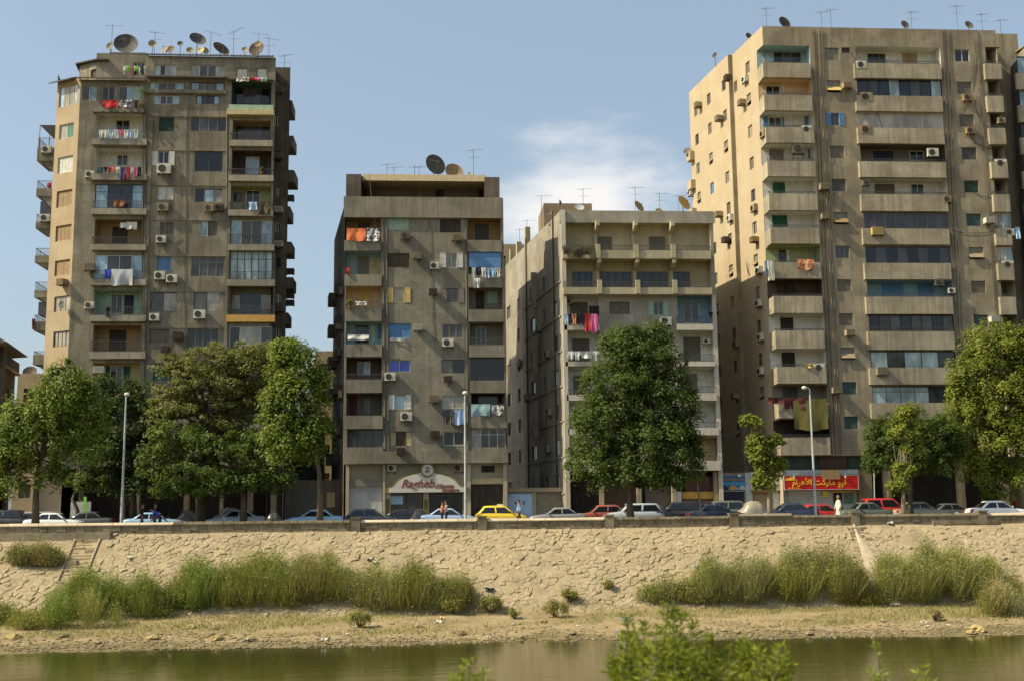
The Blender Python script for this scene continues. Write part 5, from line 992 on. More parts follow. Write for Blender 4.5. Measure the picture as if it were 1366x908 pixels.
# stone pitching: jittered courses of flat-topped stones
SL = Vector((0, WALLY-YBK, ZT-ZB)); SLEN = SL.length; SL.normalize(); NRM = Vector((0, -SL.z, SL.y))
def bank_pt(x, v, h=0.): return Vector((x, YBK, ZB))+SL*v+NRM*h
STEPS = [(on_plane(104, 750, bank_pt(0, 3), NRM).x, 1.45, 3.4, 8.1), (on_plane(1143, 706, bank_pt(0, 6), NRM).x, 1.3, 6.6, 8.1)]      # x centre, width, lower and upper end
HOLES = [(on_plane(x, y, bank_pt(0, 4), NRM), rx, rv) for x, y, rx, rv in ((818, 737, .55, .25), (825, 716, .3, .2), (882, 727, .5, .22), (814, 752, .25, .15), (1032, 722, .3, .5), (1042, 713, .6, .25), (1068, 713, .5, .25), (900, 722, .4, .15), (845, 735, .3, .15), (700, 748, .4, .12), (1300, 712, .5, .2), (40, 735, .5, .3))]
HV = [(p.x, (p-bank_pt(0, 0)).dot(SL), rx, rv) for p, rx, rv in HOLES]
rng = random.Random(11); DX, DV = .40, .31; NXc, NVc = int(86/DX), int(SLEN/DV); G = {}
for i in range(-1, NXc+1):
    for j in range(-1, NVc+1): G[i, j] = (-37+(i+.5*(j % 2)+rng.uniform(-.55, .55))*DX, .1+(j+.5+rng.uniform(-.55, .55))*DV)
def clip(poly, px_, py_, nx_, ny_):
    out = []; n = len(poly)
    for i in range(n):
        a, c = poly[i], poly[(i+1) % n]; da, dc = (a[0]-px_)*nx_+(a[1]-py_)*ny_, (c[0]-px_)*nx_+(c[1]-py_)*ny_
        if da <= 0: out.append(a)
        if da*dc < 0: t = da/(da-dc); out.append((a[0]+(c[0]-a[0])*t, a[1]+(c[1]-a[1])*t))
    return out
stones = []
for i in range(NXc):
    for j in range(NVc):
        cx0, cv0 = G[i, j]
        if any(abs(cx0-sx) < sw/2+.15 and v0-.1 < cv0 < v1+.2 for sx, sw, v0, v1 in STEPS) or any(((cx0-hx)/rx)**2+((cv0-hv)/rv2)**2 < 1 for hx, hv, rx, rv2 in HV): continue
        worn = noise2(cx0*.45, cv0*.9, 8)
        if rng.random() < (.03 if worn < .6 else .55): continue
        poly = [(cx0-.7, cv0-.5), (cx0+.7, cv0-.5), (cx0+.7, cv0+.5), (cx0-.7, cv0+.5)]; gap = rng.uniform(.003, .017)
        for di in (-2, -1, 0, 1, 2):
            for dj in (-2, -1, 0, 1, 2):
                q = G.get((i+di, j+dj))
                if q is None or (di == 0 and dj == 0): continue
                nx_, ny_ = q[0]-cx0, q[1]-cv0; l_ = math.hypot(nx_, ny_); nx_ /= l_; ny_ /= l_; poly = clip(poly, cx0+nx_*(l_/2-gap), cv0+ny_*(l_/2-gap), nx_, ny_)
                if len(poly) < 3: break
            if len(poly) < 3: break
        poly = [p for p in poly]
        if len(poly) >= 3 and min(p[1] for p in poly) > 0 and max(p[1] for p in poly) < SLEN+.05: stones.append((cx0, cv0, poly, rng.uniform(-.035, .045)+(.05 if rng.random() < .12 else 0)))
def stone_poly(st):
    cx_, cv, P, h = st; tl = rng.uniform(-.05, .05), rng.uniform(-.06, .06); P = [(a+rng.uniform(-.012, .012), c+rng.uniform(-.012, .012)) for a, c in P]
    low = [bank_pt(a, c, -.12) for a, c in P]; mid = [bank_pt(a, c, h*.45+tl[0]*(a-cx_)+tl[1]*(c-cv)) for a, c in P]; top = [bank_pt(cx_+(a-cx_)*.78, cv+(c-cv)*.74, h+.012+tl[0]*(a-cx_)+tl[1]*(c-cv)+rng.uniform(-.01, .01)) for a, c in P]
    return low, mid, top
near = sorted(range(len(stones)), key=lambda i: abs(stones[i][0]-on_plane(730, 760, bank_pt(0, 3), NRM).x)+abs(stones[i][1]-3.2)*1.1)[:300]; near = set(near); B = MB()
for i, st in enumerate(stones):
    lo, mi, tp = stone_poly(st); tgt = MB() if i in near else B
    tgt.loft([lo, mi, tp], caps=False); tgt.poly(tp)
    if i in near:
        c = sum(tp, Vector())/len(tp); tgt.v = [(p[0]-c.x, p[1]-c.y, p[2]-c.z) for p in tgt.v]; build(tgt, 'stone', STONE, bank, c)
o = build(B, 'stone', STONE, bank); o['kind'] = 'stuff'
for si, (sx, sw, v0, v1) in enumerate(STEPS):                    # flights of stone steps let into the bank
    st = thing('stone_steps', ['worn stone steps cut into the bank near the brown weed mound', 'broken short stone steps at the top of the whitish gully'][si], 'steps', bank_pt(sx, v0)); l = st.location; k = int((v1-v0)/.36)
    for i in range(k):
        a, c = bank_pt(sx, v0+(v1-v0)*i/k), bank_pt(sx, v0+(v1-v0)*(i+1)/k); cuts = sorted([-sw/2, sw/2]+[rng.uniform(-sw*.35, sw*.35) for _ in range(2)])
        for c0, c1 in zip(cuts, cuts[1:]):
            if c1-c0 < .08 or rng.random() < .1: continue
            j = rng.uniform(-.07, .07); hh = rng.uniform(-.12, .03); b = MB(); b.prism([(c0+.015, a.y-l.y-.04+j, a.z-l.z-.3), (c0+.015, a.y-l.y-.02+j, c.z-l.z-.07+hh), (c0+.03, c.y-l.y+.15, c.z-l.z-.03+hh), (c0+.03, c.y-l.y+.15, a.z-l.z-.3)], (c1-c0-.03, rng.uniform(-.05, .05), rng.uniform(-.05, .05))); build(b, 'tread', STONE, st)
    for s in (-1, 1):
        if si and s > 0: continue
        b = MB(); b.prism([bank_pt(sx+s*(sw/2+.06)-.06, v, h)-l for v, h in ((v0, -.1), (v0, .1), (v1, .1), (v1, -.1))], (.12, 0, 0)); build(b, 'side_kerb', STONE, st)
# pale mortar spill running down the gully
b = MB(); pts = [on_plane(x, y, bank_pt(0, 3, .0), NRM) for x, y in ((1137, 694), (1143, 712), (1152, 730), (1160, 748), (1166, 766), (1178, 785), (1186, 800), (1196, 808))]; wl = [.08, .10, .28, .42, .48, .5, .42, .3]; k = 6; V = []
for p, w_ in zip(pts, wl):
    for i in range(k+1): u = i/k*2-1; V.append(tuple(p+Vector((u*w_*(1+.3*rng.random()), 0, 0))+NRM*(.03+.05*(1-u*u)+.05*rng.random())))
b.v = V
for j in range(len(pts)-1):
    for i in range(k): a = j*(k+1)+i; b.f.append((a, a+1, a+k+2, a+k+1)); b.m.append(0)
struct(build(b, 'mortar_path', earth('pale_mortar', (.50, .42, .30), (.36, .29, .19), (.60, .53, .42), 1.8), smooth=True))
# street: road, pavements, kerbs, parapet wall
def slab(name, y0, y1, z, m, t=.15): b = MB(); b.box(-300, 300, y0, y1, z-t, z); return struct(build(b, name, m))
PAVE = earth('paving', (.30, .26, .2), (.2, .17, .13), (.36, .32, .26)); slab('pavement_river', WALLY+.38, 82.3, 5.80, PAVE, .25); slab('road', 82.3, 93.6, 5.63, ASPH, .1); slab('pavement_houses', 93.6, Y0+.05, 5.79, PAVE, .25); b = MB(); b.box(-300, 300, Y0+.05, 140, 5.55, 5.74); struct(build(b, 'yard', PAVE))
for y in (82.15, 93.45):
    b = MB(); b.box(-300, 300, y, y+.15, 5.5, 5.815 if y < 90 else 5.805); struct(build(b, 'kerb', col('ash')))
for i in range(-12, 13):
    b = MB(); b.box(i*5., i*5.+2.2, 87.6, 87.74, 5.634, 5.638); m_ = build(b, 'lane_marking', col('white')); struct(m_)
BLK = earth('wall_block', (.29, .24, .155), (.13, .105, .068), (.40, .34, .235), 2.); COP = earth('wall_coping', (.62, .52, .35), (.45, .37, .24), (.68, .6, .45), 1.5)
wl_ = thing('river_wall', 'low stone parapet wall along the top of the bank', 'wall', (0, WALLY, 5.4)); wz0, wz1 = 5.42, 6.34
def wx(px): return on_y(px, 692, WALLY).x
pill = [wx(p) for p in (474.5, 643, 813, 979, 1141, 1311)]; edges = [wx(-45)]+pill+[wx(1420)]
def wtop(x):  return 6.40
b = MB(); b.box(wx(-45), wx(1420), .06, .34, -.2, wtop(0)-.22-5.4); build(b, 'core', BLK, wl_)
for j in range(2):
    x = wx(-44)+(.3 if j else 0)
    while x < wx(1415):
        L_ = rng.uniform(.48, .66)
        if not any(abs(x+L_/2-p) < .45 for p in pill):
            o_ = rng.uniform(-.02, .02); b = MB(); h0 = .0+j*.36; b.box(0, L_-.025, o_, .07, h0+.012, h0+.36); build(b, 'block', BLK, wl_, (x, 0, 0))
        x += L_
for p in pill: b = MB(); b.box(p-.3, p+.3, -.08, .42, -.1, 1.02); b.box(p-.34, p+.34, -.12, .46, 1.02, 1.12); build(b, 'pillar', BLK, wl_)
for a, c in zip(edges, edges[1:]):
    pale = a < wx(460) and False; x = a+.36
    rich = any(abs((a+c)/2-wx(q)) < 5 for q in (560, 728, 1370))
    while x < c-.5:
        L_ = rng.uniform(.5, .7) if not rich else rng.uniform(1.6, 2.4); L_ = min(L_, c-.36-x)
        cm = COP if (rich or x < wx(197)) else BLK; t = .14 if cm is COP else .17
        if cm is COP and x < wx(197): L_ = min(rng.uniform(1.4, 2.6), c-.36-x)
        b = MB(); tz = .93+rng.uniform(-.02, .02); b.prism([(0, -.06, .73), (0, -.06, .79), (0, .08 if cm is COP else -.02, tz), (0, .4, tz), (0, .4, .73)], (L_-.03, 0, 0)); build(b, 'coping_stone', cm, wl_, (x, 0, 0)); x += L_
b = MB(); b.box(wx(-45), wx(150), -.55, .05, -.55, .30); build(b, 'ledge', earth('ledge_concrete', (.33, .28, .19), (.2, .17, .11), (.42, .37, .27), 1.), wl_)
b = MB(); b.box(wx(979)+.3, wx(979)+4.0, -.1, .45, .90, 1.06); build(b, 'coping_stone', COP, wl_)
p = on_plane(1286, 696, bank_pt(0, 7.4), NRM); tag(build(boxed(-2.3, 2.3, -.25, .25, -.15, .16), 'concrete_beam', BLK, None, p), 'long dark concrete beam lying on the crest of the bank', 'beam')
# ------------------------------------------------------------------ foliage
def leaf_mesh(name, P, Nn, T, Ln, Wd, m, fold=.15):
    """P base points, Nn leaf normals, T leaf directions (n,3); Ln lengths, Wd widths"""
    n = len(P); Bv = np.cross(Nn, T); Bv /= np.linalg.norm(Bv, axis=1, keepdims=True)+1e-9
    V = np.empty((n, 4, 3)); L3, W3_ = Ln[:, None], Wd[:, None]
    V[:, 0] = P; V[:, 1] = P+T*L3*.45+Bv*W3_*.5+Nn*L3*fold*.5; V[:, 2] = P+T*L3; V[:, 3] = P+T*L3*.45-Bv*W3_*.5+Nn*L3*fold*.5
    me = bpy.data.meshes.new(name); me.vertices.add(n*4); me.vertices.foreach_set('co', V.ravel()); me.loops.add(n*4); me.loops.foreach_set('vertex_index', np.arange(n*4)); me.polygons.add(n); me.polygons.foreach_set('loop_start', np.arange(n)*4)
    me.materials.append(m); me.update(); return me
def unit(a): return a/(np.linalg.norm(a, axis=1, keepdims=True)+1e-9)
def crown(lobes, nclump, nleaf, csize, lsize, m, name='crown', flat=1., inner=.25, asp=.5, droop=0.):
    """lobes: (centre xyz, radii xyz) -> one leaf mesh; returns the mesh and clump centres"""
    vol = np.array([r[0]*r[2]+r[0]*r[1] for c, r in lobes]); cnt = np.maximum(6, (nclump*vol/vol.sum()).astype(int)); C = []; O = []
    for (c, r), k in zip(lobes, cnt):
        d = unit(RNG.normal(size=(k, 3))); d[:, 2] = np.where(d[:, 2] < -.45, -d[:, 2]*.6, d[:, 2]); d = unit(d); rr = np.where(RNG.random(k) < inner, RNG.uniform(.35, .8, k), RNG.uniform(.78, 1.16, k))
        C.append(np.array(c)+d*np.array(r)*rr[:, None]); O.append(d)
    C = np.concatenate(C); O = np.concatenate(O); cs = csize*RNG.uniform(.45, 1.35, len(C)); k = len(C)
    ci = np.repeat(np.arange(k), nleaf); off = unit(RNG.normal(size=(len(ci), 3)))*(RNG.random(len(ci))**.45)[:, None]; off[:, 2] *= flat
    P = C[ci]+off*cs[ci][:, None]; Nn = unit(O[ci]*.5+off*.7+np.array([0, -.05, .65])+RNG.normal(size=off.shape)*.45); T = unit(np.cross(Nn, RNG.normal(size=off.shape))+np.array([0, 0, -droop])); Ln = lsize*RNG.uniform(.6, 1.35, len(ci))
    return leaf_mesh(name, P, Nn, T, Ln, Ln*asp, m), C
BARK = concrete('bark', (.16, .125, .085), (.06, .048, .034), (.22, .18, .13), streak=.7); BARKP = concrete('pale_bark', (.33, .27, .19), (.16, .13, .09), (.42, .36, .27), streak=.5)
LF = dict(bright=leafm('leaves_bright', (0.136, 0.200, 0.023), (0.226, 0.273, 0.041), (0.100, 0.148, 0.020)), mid=leafm('leaves_mid', (0.097, 0.144, 0.026), (0.156, 0.205, 0.039), (0.066, 0.103, 0.018)), deep=leafm('leaves_deep', (0.064, 0.105, 0.020), (0.106, 0.151, 0.027), (0.042, 0.072, 0.014)), brown=leafm('leaves_brownish', (0.144, 0.144, 0.035), (0.188, 0.194, 0.050), (0.106, 0.125, 0.025)), yellow=leafm('leaves_yellowgreen', (0.168, 0.208, 0.023), (0.254, 0.280, 0.041), (0.124, 0.163, 0.019)), dark=leafm('leaves_dark', (0.034, 0.063, 0.016), (0.057, 0.094, 0.021), (0.025, 0.048, 0.011)))
def tree(name, label, base_px, Y, lobes_px, trunk_px, r0, leaf, nclump, nleaf, csize, lsize, flat=1., depth=.8, bark=BARK, zg=5.8, inner=.25, asp=.5, droop=0., group=None):
    """lobes_px: (x, y, rx, ry[, dy metres]); trunk_px: photo points up the trunk"""
    b0 = on_y(base_px, 690, Y); root = thing(name, label, 'tree', (b0.x, Y, zg), 0, group); k = mpp(Y); lobes = []
    for q in lobes_px:
        p = on_y(q[0], q[1], Y)-root.location; rx, rz = q[2]*k, q[3]*k; lobes.append(((p.x, (q[4] if len(q) > 4 else 0.), p.z), (rx, max(.5, rx*depth), rz)))
    me, C = crown(lobes, nclump, nleaf, csize, lsize, LF[leaf], flat=flat, inner=inner, asp=asp, droop=droop); cr_ = link('crown', me, root)
    pts = [Vector((0, 0, -.15))]+[on_y(x, y, Y)-root.location for x, y in trunk_px]; pts = [Vector((p.x, 0, p.z)) for p in pts]; n = len(pts); b = MB()
    b.tube(pts, [r0*(1.25 if i == 0 else 1-.55*i/(n-1)) for i in range(n)], 9); top = pts[-1]; build(b, 'trunk', bark, root, smooth=True); b = MB()
    for c, r in lobes:
        c = Vector(c); mid = top.lerp(c, .5)+Vector((RNG.uniform(-.3, .3), RNG.uniform(-.3, .3), .2)); b.tube([pts[-2].lerp(top, .6), mid, c, c+Vector((RNG.uniform(-.4, .4), RNG.uniform(-.4, .4), r[2]*.6))], [r0*.42, r0*.3, r0*.18, .02], 6)
        sel = C[np.argsort(np.linalg.norm(C-np.array(c), axis=1))[::max(1, len(C)//14)][:9]]
        for s in sel: s = Vector(s); m_ = c.lerp(s, .5)+Vector((0, 0, .1)); b.tube([c, m_, s], [r0*.14, r0*.09, .012], 4)
    build(b, 'limbs', bark, root); return root
tree('street_tree', 'bright green street tree with two-lobed crown beside the dark parked car', 48, 81.3, [(22, 600, 34, 48), (82, 545, 36, 50), (88, 505, 22, 22), (60, 580, 42, 50), (100, 600, 30, 45), (5, 640, 28, 40), (120, 560, 22, 40), (30, 560, 26, 28), (108, 535, 22, 25), (68, 640, 20, 22)], [(48, 660), (50, 630), (56, 600)], .24, 'bright', 470, 62, .62, .24)
tree('leaning_tree', 'small leaning dark tree with low bright sprays beside the green strip', 108, 90.5, [(125, 640, 26, 12), (100, 648, 18, 10), (140, 600, 30, 34), (110, 590, 25, 30)], [(103, 680), (97, 665), (104, 645)], .2, 'mid', 120, 60, .5, .22, flat=.6)
tree('dark_tree', 'dark dense tree standing close against the corner tower', 178, 91.5, [(150, 545, 34, 40), (185, 560, 34, 44), (160, 605, 44, 40), (205, 610, 34, 42), (135, 590, 22, 44), (190, 650, 34, 24), (150, 645, 30, 24), (142, 520, 22, 16), (180, 530, 22, 20)], [(178, 660), (176, 630), (174, 600)], .28, 'dark', 360, 62, .65, .24)
tree('flame_tree', 'wide layered olive-brown tree in front of the corner tower', 268, 87.5, [(300, 478, 56, 18), (255, 500, 48, 16), (330, 500, 46, 20), (280, 520, 62, 17), (235, 535, 34, 16), (330, 535, 42, 20), (270, 555, 60, 18), (345, 470, 26, 18), (215, 560, 22, 14), (300, 575, 50, 18), (225, 480, 16, 10), (350, 515, 20, 16), (260, 590, 50, 20), (320, 610, 46, 20)], [(266, 660), (270, 630), (276, 590), (280, 560)], .34, 'brown', 560, 60, .70, .23, flat=.42, depth=.75)
tree('shade_tree', 'low dark green tree under the wide layered tree', 325, 85.5, [(240, 590, 40, 24), (300, 605, 44, 26), (350, 600, 28, 30), (265, 635, 50, 20), (330, 645, 40, 20), (215, 620, 26, 30), (250, 655, 40, 14), (300, 650, 40, 16), (365, 640, 26, 24)], [(325, 670), (322, 640), (315, 615)], .26, 'mid', 430, 56, .62, .24, flat=.6)
tree('street_tree', 'mid green street tree with leaning trunk beside the gap between tower and shop building', 427, 81.5, [(388, 490, 30, 32), (400, 530, 32, 36), (375, 575, 26, 32), (415, 580, 24, 36), (370, 540, 20, 26), (395, 605, 30, 26), (425, 515, 14, 28), (380, 470, 18, 14)], [(427, 660), (426, 630), (418, 590), (405, 550)], .22, 'bright', 430, 60, .58, .23)
tree('street_tree', 'big oval dark green street tree in front of the veranda building', 842, 82.0, [(845, 475, 40, 36), (872, 500, 42, 44), (830, 530, 52, 50), (885, 550, 46, 50), (810, 580, 50, 44), (870, 600, 60, 44), (800, 625, 40, 30), (850, 635, 60, 28), (905, 600, 30, 46), (835, 455, 26, 18), (875, 450, 22, 16)], [(840, 670), (842, 640), (846, 600), (850, 560)], .27, 'deep', 1000, 62, .62, .24, depth=.85)
tree('young_tree', 'slim young street tree with tufted crown before the low shop row', 1028, 79.9, [(1012, 606, 17, 18), (1026, 628, 17, 20), (1001, 563, 13, 8), (1036, 588, 9, 9), (1018, 645, 14, 10), (1010, 590, 10, 10), (1042, 620, 5, 6)], [(1026, 670), (1027, 645), (1024, 620), (1014, 580)], .17, 'yellow', 130, 52, .38, .25, bark=BARKP)
tree('sapling', 'spindly sapling with sparse leaves before the dark red shop fascia', 936, 82, [(926, 625, 12, 9), (934, 636, 8, 8), (922, 638, 7, 6)], [(934, 672), (931, 650), (929, 632)], .09, 'yellow', 26, 34, .3, .18, bark=BARKP)
tree('ficus_tree', 'rounded clipped dark green tree beside the arcade of the tan tower', 1214, 86, [(1180, 590, 30, 36), (1215, 580, 36, 30), (1250, 590, 34, 36), (1200, 615, 44, 24), (1245, 620, 34, 24), (1175, 615, 22, 22), (1270, 600, 18, 26)], [(1214, 670), (1214, 650), (1216, 620)], .25, 'deep', 480, 60, .5, .20)
tree('slender_tree', 'slender bright green street tree with leaves growing up its pale trunk', 1206, 81.6, [(1212, 552, 14, 14), (1203, 575, 15, 14), (1215, 600, 14, 14), (1208, 630, 16, 13), (1200, 650, 12, 9), (1222, 575, 8, 12), (1190, 648, 7, 6)], [(1205, 660), (1206, 625), (1208, 590), (1210, 560)], .17, 'yellow', 150, 48, .36, .21, bark=BARKP)
tree('street_tree', 'large spreading yellow-green street tree at the right end of the wall', 1384, 87.5, [(1330, 460, 42, 28), (1365, 480, 48, 44), (1305, 500, 36, 36), (1345, 530, 54, 48), (1295, 560, 36, 36), (1330, 590, 46, 44), (1280, 600, 22, 30), (1365, 580, 44, 52), (1310, 635, 30, 28), (1350, 640, 36, 24), (1285, 525, 26, 24), (1390, 540, 40, 70), (1330, 660, 18, 12)], [(1384, 660), (1380, 620), (1372, 570), (1365, 520)], .34, 'yellow', 900, 62, .64, .24)
# reeds and tall weeds on the bank ------------------------------------
def bank_hit(x, y):
    p = on_plane(x, y, bank_pt(0, 0), NRM)
    if p.y < YBK: 
        d = ray(x, y); t = -(CAMZ-.35)/d.z
        p = C0+d*t
        for _ in range(4): p = C0+d*((bank_z(p.x, p.y)-CAMZ)/d.z)
    return p
GR = dict(reed=leafm('reed_blades', (0.262, 0.281, 0.065), (0.379, 0.367, 0.109), (0.203, 0.235, 0.050), .3), dry=leafm('dry_blades', (0.291, 0.234, 0.091), (0.392, 0.320, 0.145), (0.228, 0.197, 0.073), .25), lush=leafm('lush_blades', (0.183, 0.267, 0.048), (0.280, 0.351, 0.073), (0.148, 0.213, 0.039), .3), grey=leafm('greygreen_blades', (0.273, 0.278, 0.117), (0.374, 0.367, 0.172), (0.234, 0.232, 0.086), .3), weed=leafm('weed_leaves', (0.188, 0.187, 0.035), (0.276, 0.258, 0.056), (0.146, 0.149, 0.028), .3))
def blades(P, H, m, name, lean=.28, wd=.022, root=Vector((0, 0, 0))):
    n = len(P); up = unit(np.stack([RNG.normal(size=n)*lean, RNG.normal(size=n)*lean-.08, np.ones(n)], 1)); nn_ = unit(np.cross(up, RNG.normal(size=(n, 3)))); return leaf_mesh(name, P-np.array(root), nn_, up, H, wd*RNG.uniform(.6, 1.6, n), m, .06)
def thicket(label, x0, x1, yt, yb, n, mats, hmul=1., leafy=.5, name='reed_clump', group='weed thickets on the bank'):
    """tall grass filling the photo box: blades rooted on the bank, plus short leaves along the stems"""
    base = bank_hit((x0+x1)/2, yb); root = thing(name, label, 'plant', base, 0, group); hpx = yb-yt; R_ = np.random.default_rng(int(x0*7+yb)); u = R_.random(n); P = []; H = []
    nc = max(4, int((x1-x0)/3.6)); cxs = R_.uniform(x0, x1, nc); chs = R_.uniform(.5, 1.05, nc)*(.62+.38*np.sin(np.pi*np.clip((cxs-x0)/(x1-x0), .06, .94))); cys = yb-hpx*.42*R_.random(nc)**1.2; ci = R_.integers(0, nc, n)
    for k in range(n):
        c_ = ci[k]; xx = cxs[c_]+R_.normal()*5.5; f = abs(R_.normal())*.6; yy = min(yb+1, cys[c_]+R_.normal()*hpx*.07); p = bank_hit(xx, yy); top = yb-hpx*1.24*chs[c_]
        fall = math.exp(-((xx-cxs[c_])/9)**2*.5); h = max(.2, (yy-top)*mpp(p.y)*R_.uniform(.4, 1.1)*(.45+.55*fall)*hmul); P.append(p); H.append(min(h, 2.4))
    P = np.array(P); H = np.array(H); mi = R_.integers(0, len(mats), nc)[ci]
    for j, mm in enumerate(mats):
        ix = np.where(mi == j)[0]
        if len(ix) < 60: continue
        link('blades', blades(P[ix], H[ix], GR[mm], 'blades', .30, .018, root=base), root); dx = ix[R_.random(len(ix)) < .14]; len(dx) > 40 and link('dry_stalks', blades(P[dx], H[dx]*1.08, GR['dry'], 'dry_stalks', .3, .02, root=base), root)
        k = len(ix)*8; jx = ix[R_.integers(0, len(ix), k)]; t = R_.uniform(.15, 1.02, k); Q = P[jx]+np.stack([R_.normal(size=k)*.19, R_.normal(size=k)*.17, H[jx]*t*R_.uniform(.8, 1.06, k)], 1)-np.array(base); T = unit(np.stack([R_.normal(size=k), R_.normal(size=k), R_.uniform(-.2, 1.3, k)], 1)); link('leaves', leaf_mesh('leaves', Q, unit(np.cross(T, R_.normal(size=(k, 3)))), T, R_.uniform(.06, .24, k), R_.uniform(.02, .06, k), GR[mm]), root)
    return root
for a in [('tall bright green reeds at the foot of the stone steps', 68, 158, 750, 838, 3400, ['lush', 'reed']), ('low bushy weeds left of the stone steps', 18, 72, 808, 840, 1100, ['reed', 'weed']), ('dense dark weed tuft at the shore beside the low bushy weeds', -12, 24, 803, 834, 900, ['weed', 'lush']), ('green reed clump right beside the tall bright reeds', 152, 216, 766, 824, 2200, ['reed', 'lush']), ('yellowish reed clump between two taller stands', 212, 250, 772, 816, 1000, ['reed', 'dry']), ('broad stand of reeds below the pale bank', 240, 318, 740, 816, 3000, ['reed', 'lush']), ('tallest stand of reeds on the slope, dark at its heart', 308, 402, 728, 812, 3700, ['reed', 'lush', 'reed']), ('pale green reeds ending in rusty dry stems', 392, 470, 726, 806, 2900, ['reed', 'grey', 'dry']),
          ('mounded grey-green thicket beside the row of small shrubs', 474, 622, 742, 820, 4600, ['grey', 'reed', 'weed']), ('thin grey-green weeds at the left edge of the right-hand thickets', 858, 930, 764, 806, 1300, ['grey', 'reed']), ('grey-green reed stand right of the thin weeds', 922, 1048, 732, 806, 4200, ['grey', 'reed']), ('dense olive reed stand beside the whitish gully', 1040, 1150, 716, 806, 4600, ['reed', 'grey', 'weed']), ('wide olive reed stand between gully and rubble', 1176, 1322, 708, 806, 6200, ['reed', 'grey', 'reed']), ('ragged weeds with reddish dry stalks at the rubble', 1316, 1380, 760, 822, 1900, ['grey', 'weed', 'dry']), ('short weeds at the lower end of the whitish gully', 1152, 1178, 784, 812, 500, ['weed', 'reed']), ('scrubby brown mound of weeds beside the stone steps', 10, 74, 722, 756, 1500, ['dry', 'grey', 'weed'])]: thicket(*a)
def shrub(label, x, y, r, n, m='weed', name='small_shrub'):
    p = bank_hit(x, y+r*.75); R = r*mpp(p.y); root = thing(name, label, 'shrub', p, 0, 'small shrubs on the bank'); me, C = crown([((0, -.1, R*.72), (R, R*.8, R*.72))], n, 26, R*.4, .13, LF[m] if m in LF else GR[m], 'foliage', asp=.35); link('foliage', me, root); b = MB()
    for c in C[::max(1, len(C)//12)]: b.tube([(0, 0, -.05), tuple(c)], [.03, .008], 4)
    build(b, 'stem', BARK, root)
for a in [('dark rounded shrub beside the green litter bag', 655, 806, 14, 60), ('scruffy low shrub beside the dark rounded shrub', 686, 818, 8, 22), ('two-tier shrub on the bare stone bank', 742, 812, 15, 60), ('small round shrub above the two-tier shrub', 760, 794, 11, 40), ('wide low shrub on the bare stone bank', 800, 806, 14, 50), ('smallest round shrub high on the bare stones', 810, 779, 7, 24), ('olive tuft at the corner of the mounded thicket', 605, 806, 16, 70), ('olive tuft low in front of the mounded thicket', 480, 826, 14, 50)]: shrub(*a)
shrub('lush bright green bush among the ragged weeds by the rubble', 1336, 792, 15, 60, 'bright'); shrub('rust-red dry bush below the wide olive reeds', 1246, 820, 9, 30, 'dry'); shrub('rusty dry bush caught in the pale green reeds', 448, 776, 12, 40, 'dry')
def pot(W, x, y, hpx, label, d=-.3):
    s, z = W.px(x, y, d); p = W.W(s, z, d); o = thing('potted_plant', label, 'plant', p, 0, 'balcony plants'); h = hpx*mpp(p.y); b = MB(); b.lathe([(.10, 0), (.15, .26), (.13, .26), (.02, .2)], 12); build(b, 'pot', col('rust'), o); me, C = crown([((0, 0, .22+h*.5), (h*.35, h*.3, h*.5))], 16, 22, h*.22, .12, LF['bright'], 'foliage'); link('foliage', me, o); b = MB(); b.tube([(0, 0, .2), (.02, 0, .2+h*.6)], .015, 5); build(b, 'stem', BARK, o)
pot(W1, 187.5, 143, 24, 'tall potted plant at the end of the corner tower top terrace', -.3); pot(W2, 466, 412, 9, 'bushy potted plant on a balcony parapet of the furniture shop building'); pot(W1, 349, 233, 6, 'small potted plant on a balcony parapet of the corner tower', -.3); pot(W4, 1128, 66, 6, 'small potted plant by the top vent of the tan tower', -.1) if False else None
# thin grass on the beach: uncountable
k = 52000; X_ = RNG.uniform(-40, 50, k); Yq = RNG.uniform(64.2, 73, k); den = np.array([noise2(x*.6, y*1.4, 6) for x, y in zip(X_, Yq)]); kp = den+RNG.normal(size=k)*.35+np.clip((Yq-66)/6, -.5, 1)*.6 > .30; X_, Yq = X_[kp], Yq[kp]; P = np.stack([X_, Yq, [beach_z(x, y) for x, y in zip(X_, Yq)]], 1)
h2 = len(P)//2; g = link('shore_grass', blades(P[:h2], RNG.uniform(.08, .34, h2), GR['reed'], 'shore_grass', .6, .03)); g['kind'] = 'stuff'; g = link('shore_grass', blades(P[h2:], RNG.uniform(.08, .3, len(P)-h2), GR['dry'], 'shore_grass', .6, .03)); g['kind'] = 'stuff'
# shore rubble, rocks and litter ------------------------------------------
def rock(R, seed, sq=.6):
    rr = random.Random(seed); b = MB(); rings = []
    for i, (a, z) in enumerate(((.5, -.5), (.95, -.2), (1, .2), (.7, .62), (.2, .8))): rings.append([(R*a*math.cos(k*1.047+i*.3)*rr.uniform(.75, 1.2), R*a*math.sin(k*1.047+i*.3)*rr.uniform(.6, 1.1), R*z*sq) for k in range(6)])
    b.loft(rings); return b
RK = earth('shore_rock', (.30, .24, .14), (.17, .135, .07), (.42, .36, .26), 2.); B = MB(); rr = random.Random(4)
for i in range(3600):
    x = rr.uniform(-40, 52); y = YW+abs(rr.gauss(.6, 2.4))+rr.uniform(-.35, .3); q = rock(rr.uniform(.03, .13), i); z = beach_z(x, y); o_ = len(B.v); B.v += [(a+x, c+y, d+z+.02) for a, c, d in q.v]; B.f += [tuple(j+o_ for j in f) for f in q.f]; B.m += q.m
o = build(B, 'shore_gravel', RK); o['kind'] = 'stuff'
